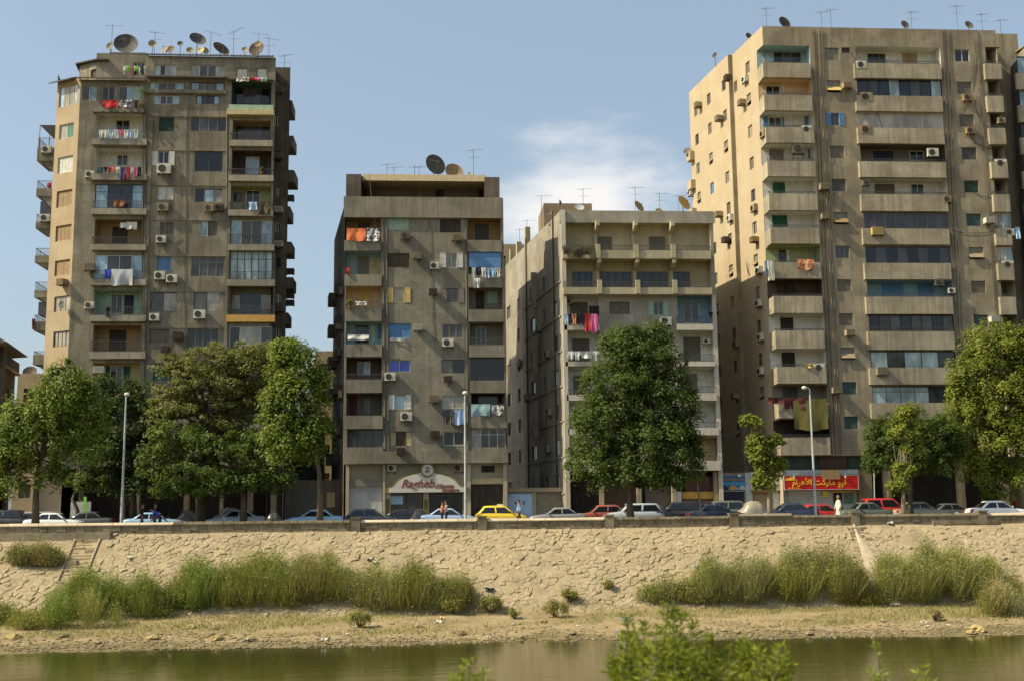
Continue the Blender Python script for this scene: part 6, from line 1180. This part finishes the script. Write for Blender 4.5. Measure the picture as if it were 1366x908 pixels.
for i in range(46):
    px_ = rr.uniform(5, 1360); py = rr.uniform(826, 860)-px_*.012; p = bank_hit(px_, py); R = rr.uniform(.14, .34); big = 'larger' if R > .24 else 'small'
    tag(build(rock(R, 900+i, .55), 'shore_rock', RK, None, (p.x, p.y, p.z+R*.1), rr.random()*6), '%s tan rock on the muddy shore below %s' % (big, 'the stone steps' if px_ < 160 else 'the tall reed stands' if px_ < 470 else 'the mounded thicket' if px_ < 625 else 'the bare stone bank' if px_ < 850 else 'the grey-green reeds' if px_ < 1050 else 'the whitish gully' if px_ < 1200 else 'the wide olive reeds'), 'rock', 'rocks on the shore')
for x, y, R in ((1302, 838, .42), (1310, 842, .36), (1296, 844, .3), (205, 852, .38), (290, 853, .42), (335, 853, .36), (255, 838, .4), (18, 851, .5)): p = bank_hit(x, y); tag(build(rock(R, int(x), .6), 'shore_rock', earth('yellow_rock', (.42, .33, .13), (.26, .2, .08), (.5, .42, .24), 2.), None, (p.x, p.y, p.z+.05), x), 'chunky yellowish rock %s' % ('in the cluster below the rubble weeds' if x > 1200 else 'at the waterline below the tall bright reeds' if x < 240 and x > 100 else 'at the waterline below the tallest reeds' if x > 280 else 'on the shore below the yellowish reed clump' if x > 240 else 'at the waterline below the low bushy weeds'), 'rock', 'yellow rocks on the shore')
def scrap(x, y, w_, c, label, name='litter_scrap', h=.12):
    p = bank_hit(x, y); b = MB(); n = 5; r_ = random.Random(int(x*3+y)); b.v = [((i/n-.5)*w_+r_.uniform(-.03, .03), (j/n-.5)*w_*.7, r_.uniform(.02, h)+h*.5*math.sin(i*2+j)) for j in range(n+1) for i in range(n+1)]
    for j in range(n):
        for i in range(n): a = j*(n+1)+i; b.f.append((a, a+1, a+n+2, a+n+1)); b.m.append(0)
    tag(build(b, name, clothm(c), None, (p.x, p.y, p.z+.1), r_.random()*3, True), label, 'litter', 'litter on the bank')
for x, y, w_, c, lab in ((492, 748, .5, 'white', 'crumpled white bag high on the bank above the mounded thicket'), (500, 752, .35, 'white', 'crumpled white scrap below the high white bag'), (491, 761, .3, 'red', 'red scrap on the bank above the mounded thicket'), (652, 788, .65, 'dteal', 'dark teal plastic bag above the dark rounded shrub'), (833, 829, .5, 'lblue', 'flat pale blue bag on the shore'), (434, 857, .5, 'white', 'white plastic bag at the water edge below the reeds'), (585, 833, .55, 'white', 'white bag on the shore below the mounded thicket'), (589, 827, .3, 'yellow', 'yellow scrap on the shore below the mounded thicket'), (1233, 832, .5, 'white', 'round white bag on the shore below the wide olive reeds'), (1245, 808, .35, 'white', 'white scrap at the foot of the wide olive reeds'), (311, 795, .4, 'white', 'white bag caught under the tallest reeds'), (175, 705, .45, 'lblue', 'pale torn bag at the foot of the parapet ledge'), (137, 706, .4, 'purple', 'purple bag at the foot of the parapet ledge'), (302, 702, .5, 'white', 'white bag leaning on the parapet near the silver-blue sedan'), (172, 746, .35, 'white', 'white scrap on the slope beside the stone steps'), (48, 755, .5, 'orange', 'orange scrap in the scrubby brown mound'), (42, 750, .4, 'white', 'white scrap in the scrubby brown mound'), (996, 696, .25, 'lime', 'small green scrap at the foot of the parapet'), (1188, 700, .4, 'white', 'white scrap on the crest near the broken steps'), (1340, 771, .55, 'white', 'white bag among the rubble by the ragged weeds'), (930, 758, .5, 'lblue', 'pale blue bag caught in the thin grey-green weeds'), (885, 776, .35, 'white', 'white scrap in the thin grey-green weeds'), (928, 772, .3, 'red', 'red scrap among the thin grey-green weeds'), (1352, 822, .4, 'white', 'white scrap on the shore by the rubble')): scrap(x, y, w_, c, lab)
for i in range(70):
    x = rr.uniform(0, 1366); y = rr.choice([rr.uniform(824, 860), rr.uniform(822, 850), rr.uniform(693, 700)])-(x-683)*.012; scrap(x, y, rr.uniform(.1, .24), (cc_ := rr.choice(['white', 'white', 'white', 'blue', 'cream', 'grey'])), 'tiny %s litter scrap %s' % (cc_, 'at the foot of the parapet' if y+(x-683)*.012 < 720 else 'by the waterline' if y+(x-683)*.012 > 845 else 'on the dry shore'), h=.06)
# leafy bush on the near bank, close to the camera --------------------------
FB = leafm('bush_leaves', (.17, .22, .018), (.30, .33, .035), (.11, .155, .015), .45)
def near_bush(label, sh, Y, n):
    p0 = on_y(sh[0][0], 960, Y); root = thing('bank_bush', label, 'bush', (p0.x, Y, 2.95), 0, 'bushes on the near bank'); P = []; T = []; b = MB(); R_ = np.random.default_rng(int(sh[0][0]))
    for x, y, dy in sh:
        tip = on_y(x, y, Y+dy)-root.location; b0_ = Vector((tip.x*.55, dy*.5, 0)); pts = [b0_, b0_.lerp(tip, .5)+Vector((R_.normal()*.08, R_.normal()*.08, .1)), tip]; b.tube(pts, [.022, .014, .004], 5)
        for k in range(n):
            t = 1-(R_.random()**1.25)*.75; q = (pts[0].lerp(pts[1], t*2) if t < .5 else pts[1].lerp(pts[2], t*2-1)); P.append(q+Vector((R_.normal()*.085, R_.normal()*.085, R_.normal()*.05))*(1.25-t)); T.append((R_.normal(), R_.normal(), R_.uniform(.1, 1.0)))
    P = np.array(P); T = unit(np.array(T)); k = len(P); Nn = unit(np.cross(T, R_.normal(size=(k, 3)))); Ln = R_.uniform(.045, .105, k); build(b, 'stems', BARK, root); link('foliage', leaf_mesh('foliage', P, Nn, T, Ln, Ln*.27, FB), root)
R_ = random.Random(5); sh = [(x+R_.uniform(-10, 10), y+R_.uniform(-4, 10), R_.uniform(-.7, .9)) for x, y in ((815, 868), (830, 838), (850, 815), (858, 826), (876, 838), (890, 812), (905, 800), (915, 812), (922, 832), (940, 850), (960, 856), (985, 850), (1005, 856), (1030, 854), (1045, 862), (1056, 878), (870, 860), (900, 858), (930, 875), (840, 880), (975, 878), (1010, 882), (955, 890), (820, 895), (885, 888), (1035, 890), (912, 848), (1000, 868))]+[(R_.uniform(815, 1050), R_.uniform(862, 905), 0) for _ in range(26)]; sh = [(x, y, R_.uniform(-.7, .9)) for x, y, _ in sh]
near_bush('leafy yellow-green bush in front of the water, widest of the near bank', sh, 9.5, 330); near_bush('small leafy bush tip left of the wide near bush', [(628, 880, 0), (612, 896, .2), (645, 893, -.2), (636, 900, .3), (604, 906, 0)], 9.0, 190); near_bush('sparse leafy shoots right of the wide near bush', [(1172, 862, 0), (1232, 884, .2), (1160, 895, .3), (1180, 898, -.2), (1240, 902, 0), (1222, 900, .1)], 9.2, 90)
# ------------------------------------------------------------------ lamps, cars, people
def lamp_post(x, ytop, arm, label):
    p = on_y(x, ytop, 80.4); r = thing('street_lamp', label, 'street lamp', (on_y(x, 690, 80.4).x, 80.4, 5.8), 0, 'street lamps along the wall'); h = p.z-5.8; b = MB(); b.tube([(0, 0, 0), (0, 0, h*.5), (0, 0, h)], [.10, .075, .05], 10); build(b, 'post', col('silver', .5), r); b = MB(); b.lathe([(.16, -.02), (.16, .35), (.11, .45)], 10); build(b, 'base', col('silver', .5), r)
    b = MB(); b.tube([(0, 0, h-.05), (arm*.3, 0, h+.12), (arm, 0, h+.12)], .035, 6); build(b, 'arm', col('silver', .5), r); b = MB(); c = (arm*1.1, 0, h+.1); b.loft([[(c[0]+a*math.cos(t), .75*a*math.sin(t), c[2]+z) for t in np.linspace(0, 5.83, 14)] for a, z in ((.02, -.1), (.15, -.09), (.2, 0), (.17, .1), (.05, .15))]); build(b, 'lamp_head', col('white'), r, smooth=True)
lamp_post(162, 528, .05, 'grey street lamp standing before the corner tower trees'); lamp_post(621, 526, .02, 'grey street lamp standing before the furniture shop sign'); lamp_post(1088.5, 519, -.35, 'grey street lamp with side-mounted head crossing the red market sign')
TYRE = paint('tyre', (.02, .02, .02), .85); RIM = paint('rim', (.35, .35, .35), .4, metal=.6); CGL = glassy('car_glass', (.012, .015, .017), .05, .2); CHR = paint('trim_dark', (.025, .025, .027), .5); LAMP = glassy('headlight', (.55, .55, .52), .1, .1); TAIL = glassy('taillight', (.30, .012, .01), .15, .1)
def carpaint(c):
    rgb = dict(white=(.72, .73, .72), silver=(.40, .45, .50), lblue=(.27, .45, .62), blue=(.30, .42, .60), dgrey=(.075, .08, .085), grey=(.22, .23, .24), yellow=(.80, .56, .02), black=(.012, .012, .013), red=(.42, .018, .015), brownred=(.28, .07, .045), navy=(.018, .028, .06), green=(.10, .115, .09), beige=(.36, .32, .22), cloth=(.30, .265, .19), dcloth=(.10, .095, .08))[c]
    def f(t, b, new, lk):
        n = noise(new, lk, (1, 1, 1), 2.5, 4); lk(mixc(new, lk, ramp(new, lk, n, .45, .75, 0, .35), rgb, tuple(v*.6+.1 for v in rgb)), b.inputs['Base Color']); b.inputs['Roughness'].default_value = .32; b.inputs['Coat Weight'].default_value = .4; b.inputs['Coat Roughness'].default_value = .12
    return material('car_'+c, f)
ST = dict(  # hood/belt/boot line as (x, z), then cabin: windscreen base, roof front, roof rear, rear base, roof height, length, width
    sedan=dict(L=4.4, top=[(-2.2, .62), (-2.12, .86), (-1.9, .97), (-1.25, 1.0), (1.0, .95), (1.6, .88), (2.05, .78), (2.2, .58)], cab=(1.05, .35, -.85, -1.55), h=1.45, w=.86),
    hatch=dict(L=3.9, top=[(-1.95, .6), (-1.9, .9), (-1.7, .98), (-1.0, 1.0), (.85, .96), (1.4, .88), (1.8, .76), (1.95, .56)], cab=(.95, .30, -1.35, -1.85), h=1.48, w=.83),
    suv=dict(L=4.5, top=[(-2.25, .7), (-2.2, 1.02), (-2.0, 1.1), (-1.2, 1.12), (1.1, 1.08), (1.7, 1.02), (2.1, .9), (2.25, .65)], cab=(1.15, .55, -1.75, -2.15), h=1.72, w=.90),
    old=dict(L=4.1, top=[(-2.05, .55), (-2.0, .85), (-1.85, .92), (-1.2, .95), (.9, .92), (1.5, .88), (1.95, .84), (2.05, .55)], cab=(.85, .35, -.75, -1.35), h=1.40, w=.80))
def car(x, yroof, Y, style, c, face, label, wagon=False, roofsign=False):
    s = ST[style]; p = on_y(x, 690, Y); root = thing('parked_car', label, 'car', (p.x, Y, 5.634), 0 if face > 0 else math.pi, 'cars along the street'); key = (style, c)
    root.rotation_euler.z += random.uniform(-.02, .02)
    def mk():
        out = []; w_ = s['w']; b = MB(); rings = []
        for i, (X, z) in enumerate(s['top']):
            t = abs(X)/(s['L']/2); k = w_*(1-.10*max(0, t-.72)/.28); zb = .24+.12*max(0, t-.8)/.2; rings.append([(X, -k*.93, zb), (X, -k, zb+.14), (X, -k*1.01, zb+(z-zb)*.62), (X, -k*.97, z-.05), (X, -k*.86, z), (X, 0, z+.025), (X, k*.86, z), (X, k*.97, z-.05), (X, k*1.01, zb+(z-zb)*.62), (X, k, zb+.14), (X, k*.93, zb)])
        b.loft(rings); out.append(('body', b.mesh('body', carpaint(c), True)))
        a0, a1, c1, c0 = s['cab']; zb = .93 if style != 'suv' else 1.07; zr = s['h']; wb, wr = w_*.93, w_*.70; b = MB(); R = []
        for X0, X1, wq in ((a0, a1, 1), (c0, c1, 1)): pass
        def sec(u):                                  # cabin section at blend u from belt (0) to roof (1)
            xf, xb = a0+(a1-a0)*u, c0+(c1-c0)*u; k = wb+(wr-wb)*u; z = zb+(zr-.06-zb)*u; r = .10; return [(xf, -k+r, z), (xf-r*.8, -k, z), (xb+r*.8, -k, z), (xb, -k+r, z), (xb, k-r, z), (xb+r*.8, k, z), (xf-r*.8, k, z), (xf, k-r, z)]
        top = [(q[0]*.93+.07*(a1+c1)/2, q[1]*.88, zr-.01) for q in sec(1)]; top2 = [(q[0]*.6+.4*(a1+c1)/2, q[1]*.6, zr+.015) for q in sec(1)]; b.loft([sec(-.1), sec(.5), sec(1), top, top2]); out.append(('cabin', b.mesh('cabin', carpaint(c), True)))
        def lerp(u, X): return X
        for sg in (-1, 1):
            for f0, f1 in ((.03, .47), (.53, .97)):
                q = []
                for u, e in ((.10, 0), (.10, 1), (.90, 1), (.90, 0)):
                    xf, xb = a0+(a1-a0)*u-.12, c0+(c1-c0)*u+.12; X = xf+(xb-xf)*(f0 if e == 0 else f1); k = wb+(wr-wb)*u+.012; q.append((X, sg*k, zb+(zr-.06-zb)*u))
                b = MB(); b.prism(q, (0, -sg*.02, 0)); out.append(('side_window', b.mesh('side_window', CGL)))
        for A0, A1, o_, nm in ((a0, a1, .012, 'windscreen'), (c0, c1, -.012, 'rear_window')):
            q = [(A0+(A1-A0)*u+o_, sy*(wb+(wr-wb)*u-.13), zb+(zr-.06-zb)*u) for u, sy in ((.1, -1), (.1, 1), (.92, 1), (.92, -1))]; b = MB(); b.prism(q, (-o_*1.5, 0, 0)); out.append((nm, b.mesh(nm, CGL)))
        Lh = s['L']/2
        for sg in (-1, 1):
            b = MB(); b.prism([(Lh*.90, sg*w_*.94, .62), (Lh*.99, sg*w_*.62, .6), (Lh*.975, sg*w_*.62, .74), (Lh*.88, sg*w_*.93, .80)], (.015, sg*.015, 0)); out.append(('headlight', b.mesh('headlight', LAMP))); b = MB(); b.prism([(-Lh*.985, sg*w_*.90, .68), (-Lh*.99, sg*w_*.60, .68), (-Lh*.97, sg*w_*.60, .88), (-Lh*.95, sg*w_*.92, .90)], (-.02, sg*.015, 0)); out.append(('taillight', b.mesh('taillight', TAIL)))
            b = MB(); b.loft([[(a0-.28+dx, sg*(wb+.02), zb+.06+dz) for dx, dz in ((0, 0), (.08, 0), (.08, .11), (0, .11))], [(a0-.28+dx, sg*(wb+.17), zb+.08+dz) for dx, dz in ((0, 0), (.06, 0), (.06, .1), (0, .1))]]); out.append(('mirror', b.mesh('mirror', carpaint(c))))
        for X in (Lh-.08, -Lh-.02): b = MB(); b.box(X, X+.1, -w_*.88, w_*.88, .34, .52); out.append(('bumper', b.mesh('bumper', CHR)))
        for X in (Lh*.62, -Lh*.60):
            for sg in (-1, 1):
                b = MB(); b.lathe([(.2, sg*(w_-.16)), (.31, sg*(w_-.17)), (.315, sg*(w_+.0)), (.26, sg*(w_+.02)), (.2, sg*(w_+.012))], 20, axis='y', c=(X, 0, .315)); r_ = MB(); r_.lathe([(.21, sg*(w_-.02)), (.2, sg*(w_+.018)), (.06, sg*(w_-.01)), (.001, sg*(w_+.01))], 10, axis='y', c=(X, 0, .315)); out.append(('wheel', b.mesh('wheel', TYRE), r_.mesh('rim', RIM)))
        return out
    for q in cached(('car',)+key, mk):
        o = link(q[0], q[1], root)
        if len(q) > 2: link('rim', q[2], o)
    if roofsign: b = MB(); b.box(-.3, .1, -.25, .25, s['h'], s['h']+.12); build(b, 'roof_sign', col('white'), root)
    z = on_y(x, yroof, Y).z-5.634; k = z/s['h']
    if .9 < k < 1.15: root.scale = (1, 1, k)
    return root
def covered(x, x1, yroof, Y, c, label):
    a, b_ = on_y(x, 690, Y).x, on_y(x1, 690, Y).x; L_ = b_-a; h = on_y((x+x1)/2, yroof, Y).z-5.634; root = thing('covered_car', label, 'car', ((a+b_)/2, Y, 5.634), 0, 'cars along the street'); b = MB(); rr = random.Random(int(x)); R = []
    for u in np.linspace(0, 1, 15):
        zt = h*float(np.interp(u, [0, .03, .1, .2, .3, .42, .68, .8, .9, .97, 1], [.35, .52, .62, .68, .93, 1, .97, .80, .66, .55, .35])); k = .88*(1-.25*abs(u*2-1)**3); R.append([((u-.5)*L_+rr.uniform(-.02, .02), k*cy*(1+rr.uniform(-.03, .03)), zt*cz+.02*rr.random()) for cy, cz in ((-1.06, .06), (-1.02, .35), (-.98, .62), (-.78, .9), (-.35, 1), (.35, 1), (.78, .9), (.98, .62), (1.02, .35), (1.06, .06))])
    b.loft(R); build(b, 'dust_cover', carpaint(c), root, smooth=True)
    for X in (-.3*L_, .3*L_):
        for sg in (-1, 1): b = MB(); b.lathe([(.12, sg*.66), (.31, sg*.67), (.31, sg*.84), (.1, sg*.85)], 14, axis='y', c=(X, 0, .31)); build(b, 'wheel', TYRE, root)
for a in [(18, 683, 91.5, 'suv', 'black', 1, 'black off-roader parked beneath the bright two-lobed tree'), (44, 682, 92.2, 'suv', 'grey', -1, 'grey off-roader half hidden behind the black off-roader'), (74, 683.5, 89, 'sedan', 'white', 1, 'white sedan beside the dark grey sedan under the leaning tree'), (114, 682, 90, 'sedan', 'dgrey', -1, 'dark grey sedan beside the white one under the leaning tree'), (206, 683, 88.5, 'sedan', 'lblue', 1, 'light blue sedan behind the three people near the lamp'), (316, 679.5, 87.8, 'sedan', 'silver', -1, 'silver-blue sedan under the wide layered tree'), (420, 679.5, 86.5, 'sedan', 'lblue', -1, 'sky blue sedan behind the leaning street tree trunk'), (495, 678, 88.5, 'hatch', 'dgrey', 1, 'dark grey hatchback in front of the silver roller door'), (598, 677.5, 88.5, 'sedan', 'blue', 1, 'powder blue sedan behind the couple at the wall'), (540, 679, 93.0, 'sedan', 'black', 1, 'black sedan parked tight at the shop windows'), (669, 674, 86.5, 'hatch', 'yellow', 1, 'yellow taxi hatchback beside the man in the striped shirt'), (744, 676.5, 89, 'sedan', 'grey', -1, 'dusty grey sedan at the grey garage door'), (801, 673, 91.5, 'hatch', 'brownred', -1, 'brick red hatchback behind the silver off-roader'), (845, 671, 87.8, 'suv', 'silver', -1, 'silver off-roader behind the big oval tree trunk'), (874, 673, 91.5, 'sedan', 'dgrey', 1, 'dark sedan between the silver and black off-roaders'), (903, 669, 90, 'suv', 'black', -1, 'black off-roader beside the spindly sapling'), (926, 671, 92.5, 'hatch', 'brownred', 1, 'dull red hatchback behind the black off-roader by the sapling'), (955, 671.5, 87, 'sedan', 'navy', 1, 'navy sedan at the parapet pillar near the sapling'), (960, 667.5, 92, 'suv', 'green', -1, 'dark wagon behind the navy sedan at the blue board'), (1052, 670.5, 88, 'sedan', 'navy', -1, 'navy sedan between the slim young tree and red hatchback'), (1063, 667, 92.5, 'sedan', 'white', 1, 'white sedan roof peeking over the navy sedan'), (1098, 667, 90.5, 'hatch', 'red', 1, 'bright red hatchback behind the side-mounted street lamp'), (1152, 669.5, 87, 'old', 'green', -1, 'old dusty grey-green saloon beside the man in the white robe'), (1182, 664, 92, 'suv', 'red', 1, 'red off-roader parked at the arcade'), (1228, 669, 87.3, 'old', 'beige', 1, 'old beige saloon behind the slender trunk'), (1214, 667, 92.5, 'hatch', 'yellow', -1, 'yellow taxi roof showing behind the old beige saloon'), (1270, 675, 91.5, 'sedan', 'dgrey', 1, 'low dark sedan in the shade of the arcade'), (1330, 667.5, 83.6, 'sedan', 'white', 1, 'white sedan at the right end of the wall')]: car(*a, roofsign='taxi' in a[6])
covered(983, 1026, 667.5, 90.5, 'cloth', 'car under a pale beige dust cover by the slim young tree'); covered(545, 573, 678, 91.5, 'dcloth', 'car under a dull brown cover before the shop windows'); covered(232, 268, 680, 91.5, 'dcloth', 'car under a dark cover in the shade of the layered tree'); covered(352, 378, 683, 92, 'dcloth', 'car under a dark cover between the two blue sedans'); covered(282, 330, 676, 92.8, 'dcloth', 'car under a dark cover behind the silver-blue sedan')
# people ----------------------------------------------------------------
PPL = []
def person(x, yhead, Y, face, label, shirt, legs, pose='stand', hair='black', robe=None, h=1.72, z=5.8):
    """joints in metres, facing +X when face = 1; body is one skinned surface"""
    k = h/1.75; bend = 1.0 if pose == 'bend' else 0.; f = Vector((1, 0, 0)); J = {}; hip = Vector((0, 0, .95)); tilt = .95 if bend else .04; d = Vector((math.sin(tilt), 0, math.cos(tilt)))
    J['pelvis'] = hip; J['belly'] = hip+d*.18; J['chest'] = hip+d*.40; J['neck'] = hip+d*.56; hd = Vector((math.sin(tilt*1.15), 0, math.cos(tilt*1.15))); J['jaw'] = J['neck']+hd*.09+f*.015; J['head'] = J['neck']+hd*.19+f*.015; J['crownp'] = J['neck']+hd*.28
    st = .22 if pose == 'walk' else .04
    for sg, nm in ((1, 'l'), (-1, 'r')):
        J['hip'+nm] = hip+Vector((0, sg*.09, -.06)); J['knee'+nm] = Vector((sg*st*.5+.03, sg*.10, .50)); J['ank'+nm] = Vector((sg*st-.02, sg*.10, .08)); J['toe'+nm] = Vector((sg*st+.16, sg*.11, .035)); J['sh'+nm] = J['chest']+d*.10+Vector((0, sg*.19, 0))
        if pose == 'photo': el, ha = Vector((.20, sg*.22, 1.22)), Vector((.38, sg*.06, 1.45))
        elif bend: el, ha = J['sh'+nm]+Vector((.05, sg*.03, -.28)), J['sh'+nm]+Vector((.15, 0, -.52))
        elif pose == 'walk': el, ha = J['sh'+nm]+Vector((-sg*.09, sg*.05, -.29)), J['sh'+nm]+Vector((-sg*.08+.10, sg*.05, -.54))
        else: el, ha = J['sh'+nm]+Vector((-.02, sg*.06, -.29)), J['sh'+nm]+Vector((.06, sg*.05, -.54))
        J['el'+nm] = el; J['ha'+nm] = ha; dr = (ha-el).normalized(); J['fi'+nm] = ha+dr*.09
        for q in range(4): J['f%d%s' % (q, nm)] = ha+dr*(.155-.012*abs(q-1))+Vector((0, (q-1.5)*.02, -.005*q))
        J['th'+nm] = ha+dr*.06+Vector((.045, -sg*.03, 0))
    R = dict(pelvis=(.155, .12), belly=(.15, .11), chest=(.17, .12), neck=.058, jaw=.075, head=.098, crownp=.07); E = [('pelvis', 'belly'), ('belly', 'chest'), ('chest', 'neck'), ('neck', 'jaw'), ('jaw', 'head'), ('head', 'crownp')]
    for nm in 'lr':
        E += [('pelvis', 'hip'+nm), ('hip'+nm, 'knee'+nm), ('knee'+nm, 'ank'+nm), ('ank'+nm, 'toe'+nm), ('chest', 'sh'+nm), ('sh'+nm, 'el'+nm), ('el'+nm, 'ha'+nm), ('ha'+nm, 'fi'+nm), ('ha'+nm, 'th'+nm)]+[('fi'+nm, 'f%d%s' % (q, nm)) for q in range(4)]; R.update({'hip'+nm: .098, 'knee'+nm: .065, 'ank'+nm: .045, 'toe'+nm: .038, 'sh'+nm: .062, 'el'+nm: .043, 'ha'+nm: .033, 'fi'+nm: .034, 'th'+nm: .011}); R.update({'f%d%s' % (q, nm): .010 for q in range(4)})
    keys = list(J); ix = {a: i for i, a in enumerate(keys)}; me = bpy.data.meshes.new('person'); me.from_pydata([tuple(J[a]*k) for a in keys], [(ix[a], ix[b_]) for a, b_ in E], []); o = bpy.data.objects.new('person_tmp', me); COLL.objects.link(o); m = o.modifiers.new('s', 'SKIN'); m.use_smooth_shade = True
    for a in keys: v = me.skin_vertices[0].data[ix[a]]; r = R[a]; v.radius = (r*k, r*k) if isinstance(r, float) else (r[0]*k, r[1]*k); v.use_root = a == 'pelvis'
    o.modifiers.new('u', 'SUBSURF').levels = 1; PPL.append((o, x, yhead, Y, face, label, shirt, legs, hair, robe, J, k, z))
person(189.5, 676, 80.9, 1, 'person in dark jacket over white shirt standing at the wall by the light blue sedan', 'black', 'black'); person(206.5, 676, 81.2, 1, 'person in navy clothes standing beside the light blue sedan', 'navy', 'navy'); person(214, 681, 80.8, -1, 'person in blue and white shirt bending down beside the light blue sedan', 'sblue', 'navy', 'bend'); person(589.5, 668, 80.9, 1, 'person in orange top and dark skirt before the powder blue sedan', 'orange', 'black', 'photo', h=1.66); person(595.5, 667, 81.2, -1, 'person in white shirt and dark trousers before the powder blue sedan', 'white', 'black'); person(692.5, 667.5, 81.3, -1, 'person in pale blue striped shirt beside the yellow taxi hatchback', 'lblue', 'navy', 'walk'); person(1118.5, 659, 79.6, -1, 'person in long white robe walking beside the old grey-green saloon', 'white', 'white', 'walk', 'grey', robe='white', h=1.78); person(1352, 666, 88.5, 1, 'person in red behind the white sedan at the right end', 'red', 'navy')
bpy.context.view_layer.update(); dg = bpy.context.evaluated_depsgraph_get(); DONE = []
for q in PPL: DONE.append(bpy.data.meshes.new_from_object(q[0].evaluated_get(dg)))
for me, (tmp, x, yh, Y, face, label, shirt, legs, hair, robe, J, k, z) in zip(DONE, PPL):
    bpy.data.objects.remove(tmp); ms = [clothm(shirt), clothm(legs), col('skin'), col('black')]; me.materials.clear()
    for m in ms: me.materials.append(m)
    n = len(me.polygons); c = np.empty(n*3); me.polygons.foreach_get('center', c); c = c.reshape(-1, 3); names = ['chest', 'belly', 'shl', 'shr', 'ell', 'elr', 'pelvis', 'hipl', 'hipr', 'kneel', 'kneer', 'ankl', 'ankr', 'neck', 'jaw', 'head', 'crownp', 'hal', 'har', 'fil', 'fir', 'f1l', 'f1r', 'toel', 'toer']; mi_ = [0]*6+[1]*7+[2]*10+[3]*2
    Q = np.array([tuple(J[a]*k) for a in names]); D = np.linalg.norm(c[:, None]-Q[None], axis=2); me.polygons.foreach_set('material_index', np.array(mi_)[D.argmin(1)]); me.polygons.foreach_set('use_smooth', [True]*n); p = on_y(x, yh+3, Y); top = max(v.co.z for v in me.vertices); g = z
    o = tag(link('person', me, None, (p.x, Y, g), 0 if face > 0 else math.pi), label, 'person', 'people along the wall')
    hd = J['head']*k; b = MB(); b.loft([[(hd.x-.015*k+a*math.cos(t)*k*1.05, a*math.sin(t)*k*.9, hd.z+zz*k) for t in np.linspace(0, 5.76, 12)] for a, zz in ((.075, -.02), (.105, .03), (.10, .07), (.07, .11), (.02, .13))]); b.v = [(vx-(.03*k if vz < hd.z+.03*k else 0), vy, vz) for vx, vy, vz in b.v]; build(b, 'hair', col(hair), o, smooth=True)
    fx = hd.x+.088*k
    b = MB(); b.prism([(fx, -.012, hd.z-.03*k), (fx, .012, hd.z-.03*k), (fx-.005, 0, hd.z+.015*k)], (.025, 0, -.004)); build(b, 'nose', col('skin'), o)
    for sy in (-1, 1): b = MB(); b.lathe([(.001, -.006), (.013, 0), (.001, .006)], 8, axis='x', c=(fx+.002, sy*.033*k, hd.z+.015*k)); build(b, 'eye', col('black'), o); b = MB(); b.lathe([(.004, -.012), (.026, 0), (.004, .012)], 8, axis='y', c=(hd.x-.005, sy*.098*k, hd.z)); build(b, 'ear', col('skin'), o)
    if robe:
        b = MB(); rings = [[(a*math.cos(t)+.02*math.sin(5*t)*(zz < .9)+.01, bb_*math.sin(t), zz*k) for t in np.linspace(0, 2*math.pi, 21)[:-1]] for a, bb_, zz in ((.24, .25, .14), (.225, .235, .45), (.19, .21, .85), (.165, .20, 1.1), (.16, .225, 1.32), (.12, .2, 1.44), (.065, .075, 1.5))]; b.loft(rings, caps=False); build(b, 'robe', clothm(robe), o, smooth=True)
        for sg in (1, -1): nm = 'l' if sg > 0 else 'r'; b = MB(); b.tube([J['sh'+nm]*k, J['el'+nm]*k, J['ha'+nm]*k], [.09, .085, .08], 10); build(b, 'sleeve', clothm(robe), o, smooth=True)
# shop-side odds and ends in the shade of the trees
e = W1.rect(94, 655, 121, 700, -.6); tag(build(boxed(0, e[1]-e[0], 0, .06, 0, 2.2), 'white_hoarding', col('silver'), None, (W1.W(e[0], 0, 0).x, Y0-.6, 5.79)), 'pale hoarding panel behind the leaning tree', 'panel'); e = W1.rect(111, 662, 115, 690, -.8); tag(build(boxed(0, e[1]-e[0], 0, .05, 0, 2.6), 'green_banner', col('lime'), None, (W1.W(e[0], 0, 0).x, Y0-.8, 5.79)), 'narrow bright green banner beside the pale hoarding', 'banner')
WQ, rq = low_block(380, 462, 640, Y0+2.2, 'yard_wall', 'dark yard wall between the corner tower and furniture shop building', CDK, 2)
panel(WQ, 392, 652, 430, 700, -.06, -.01, 'gate', col('dgrey')); panel(WQ, 436, 656, 447, 676, -.08, -.02, 'meter_box', col('beige'))
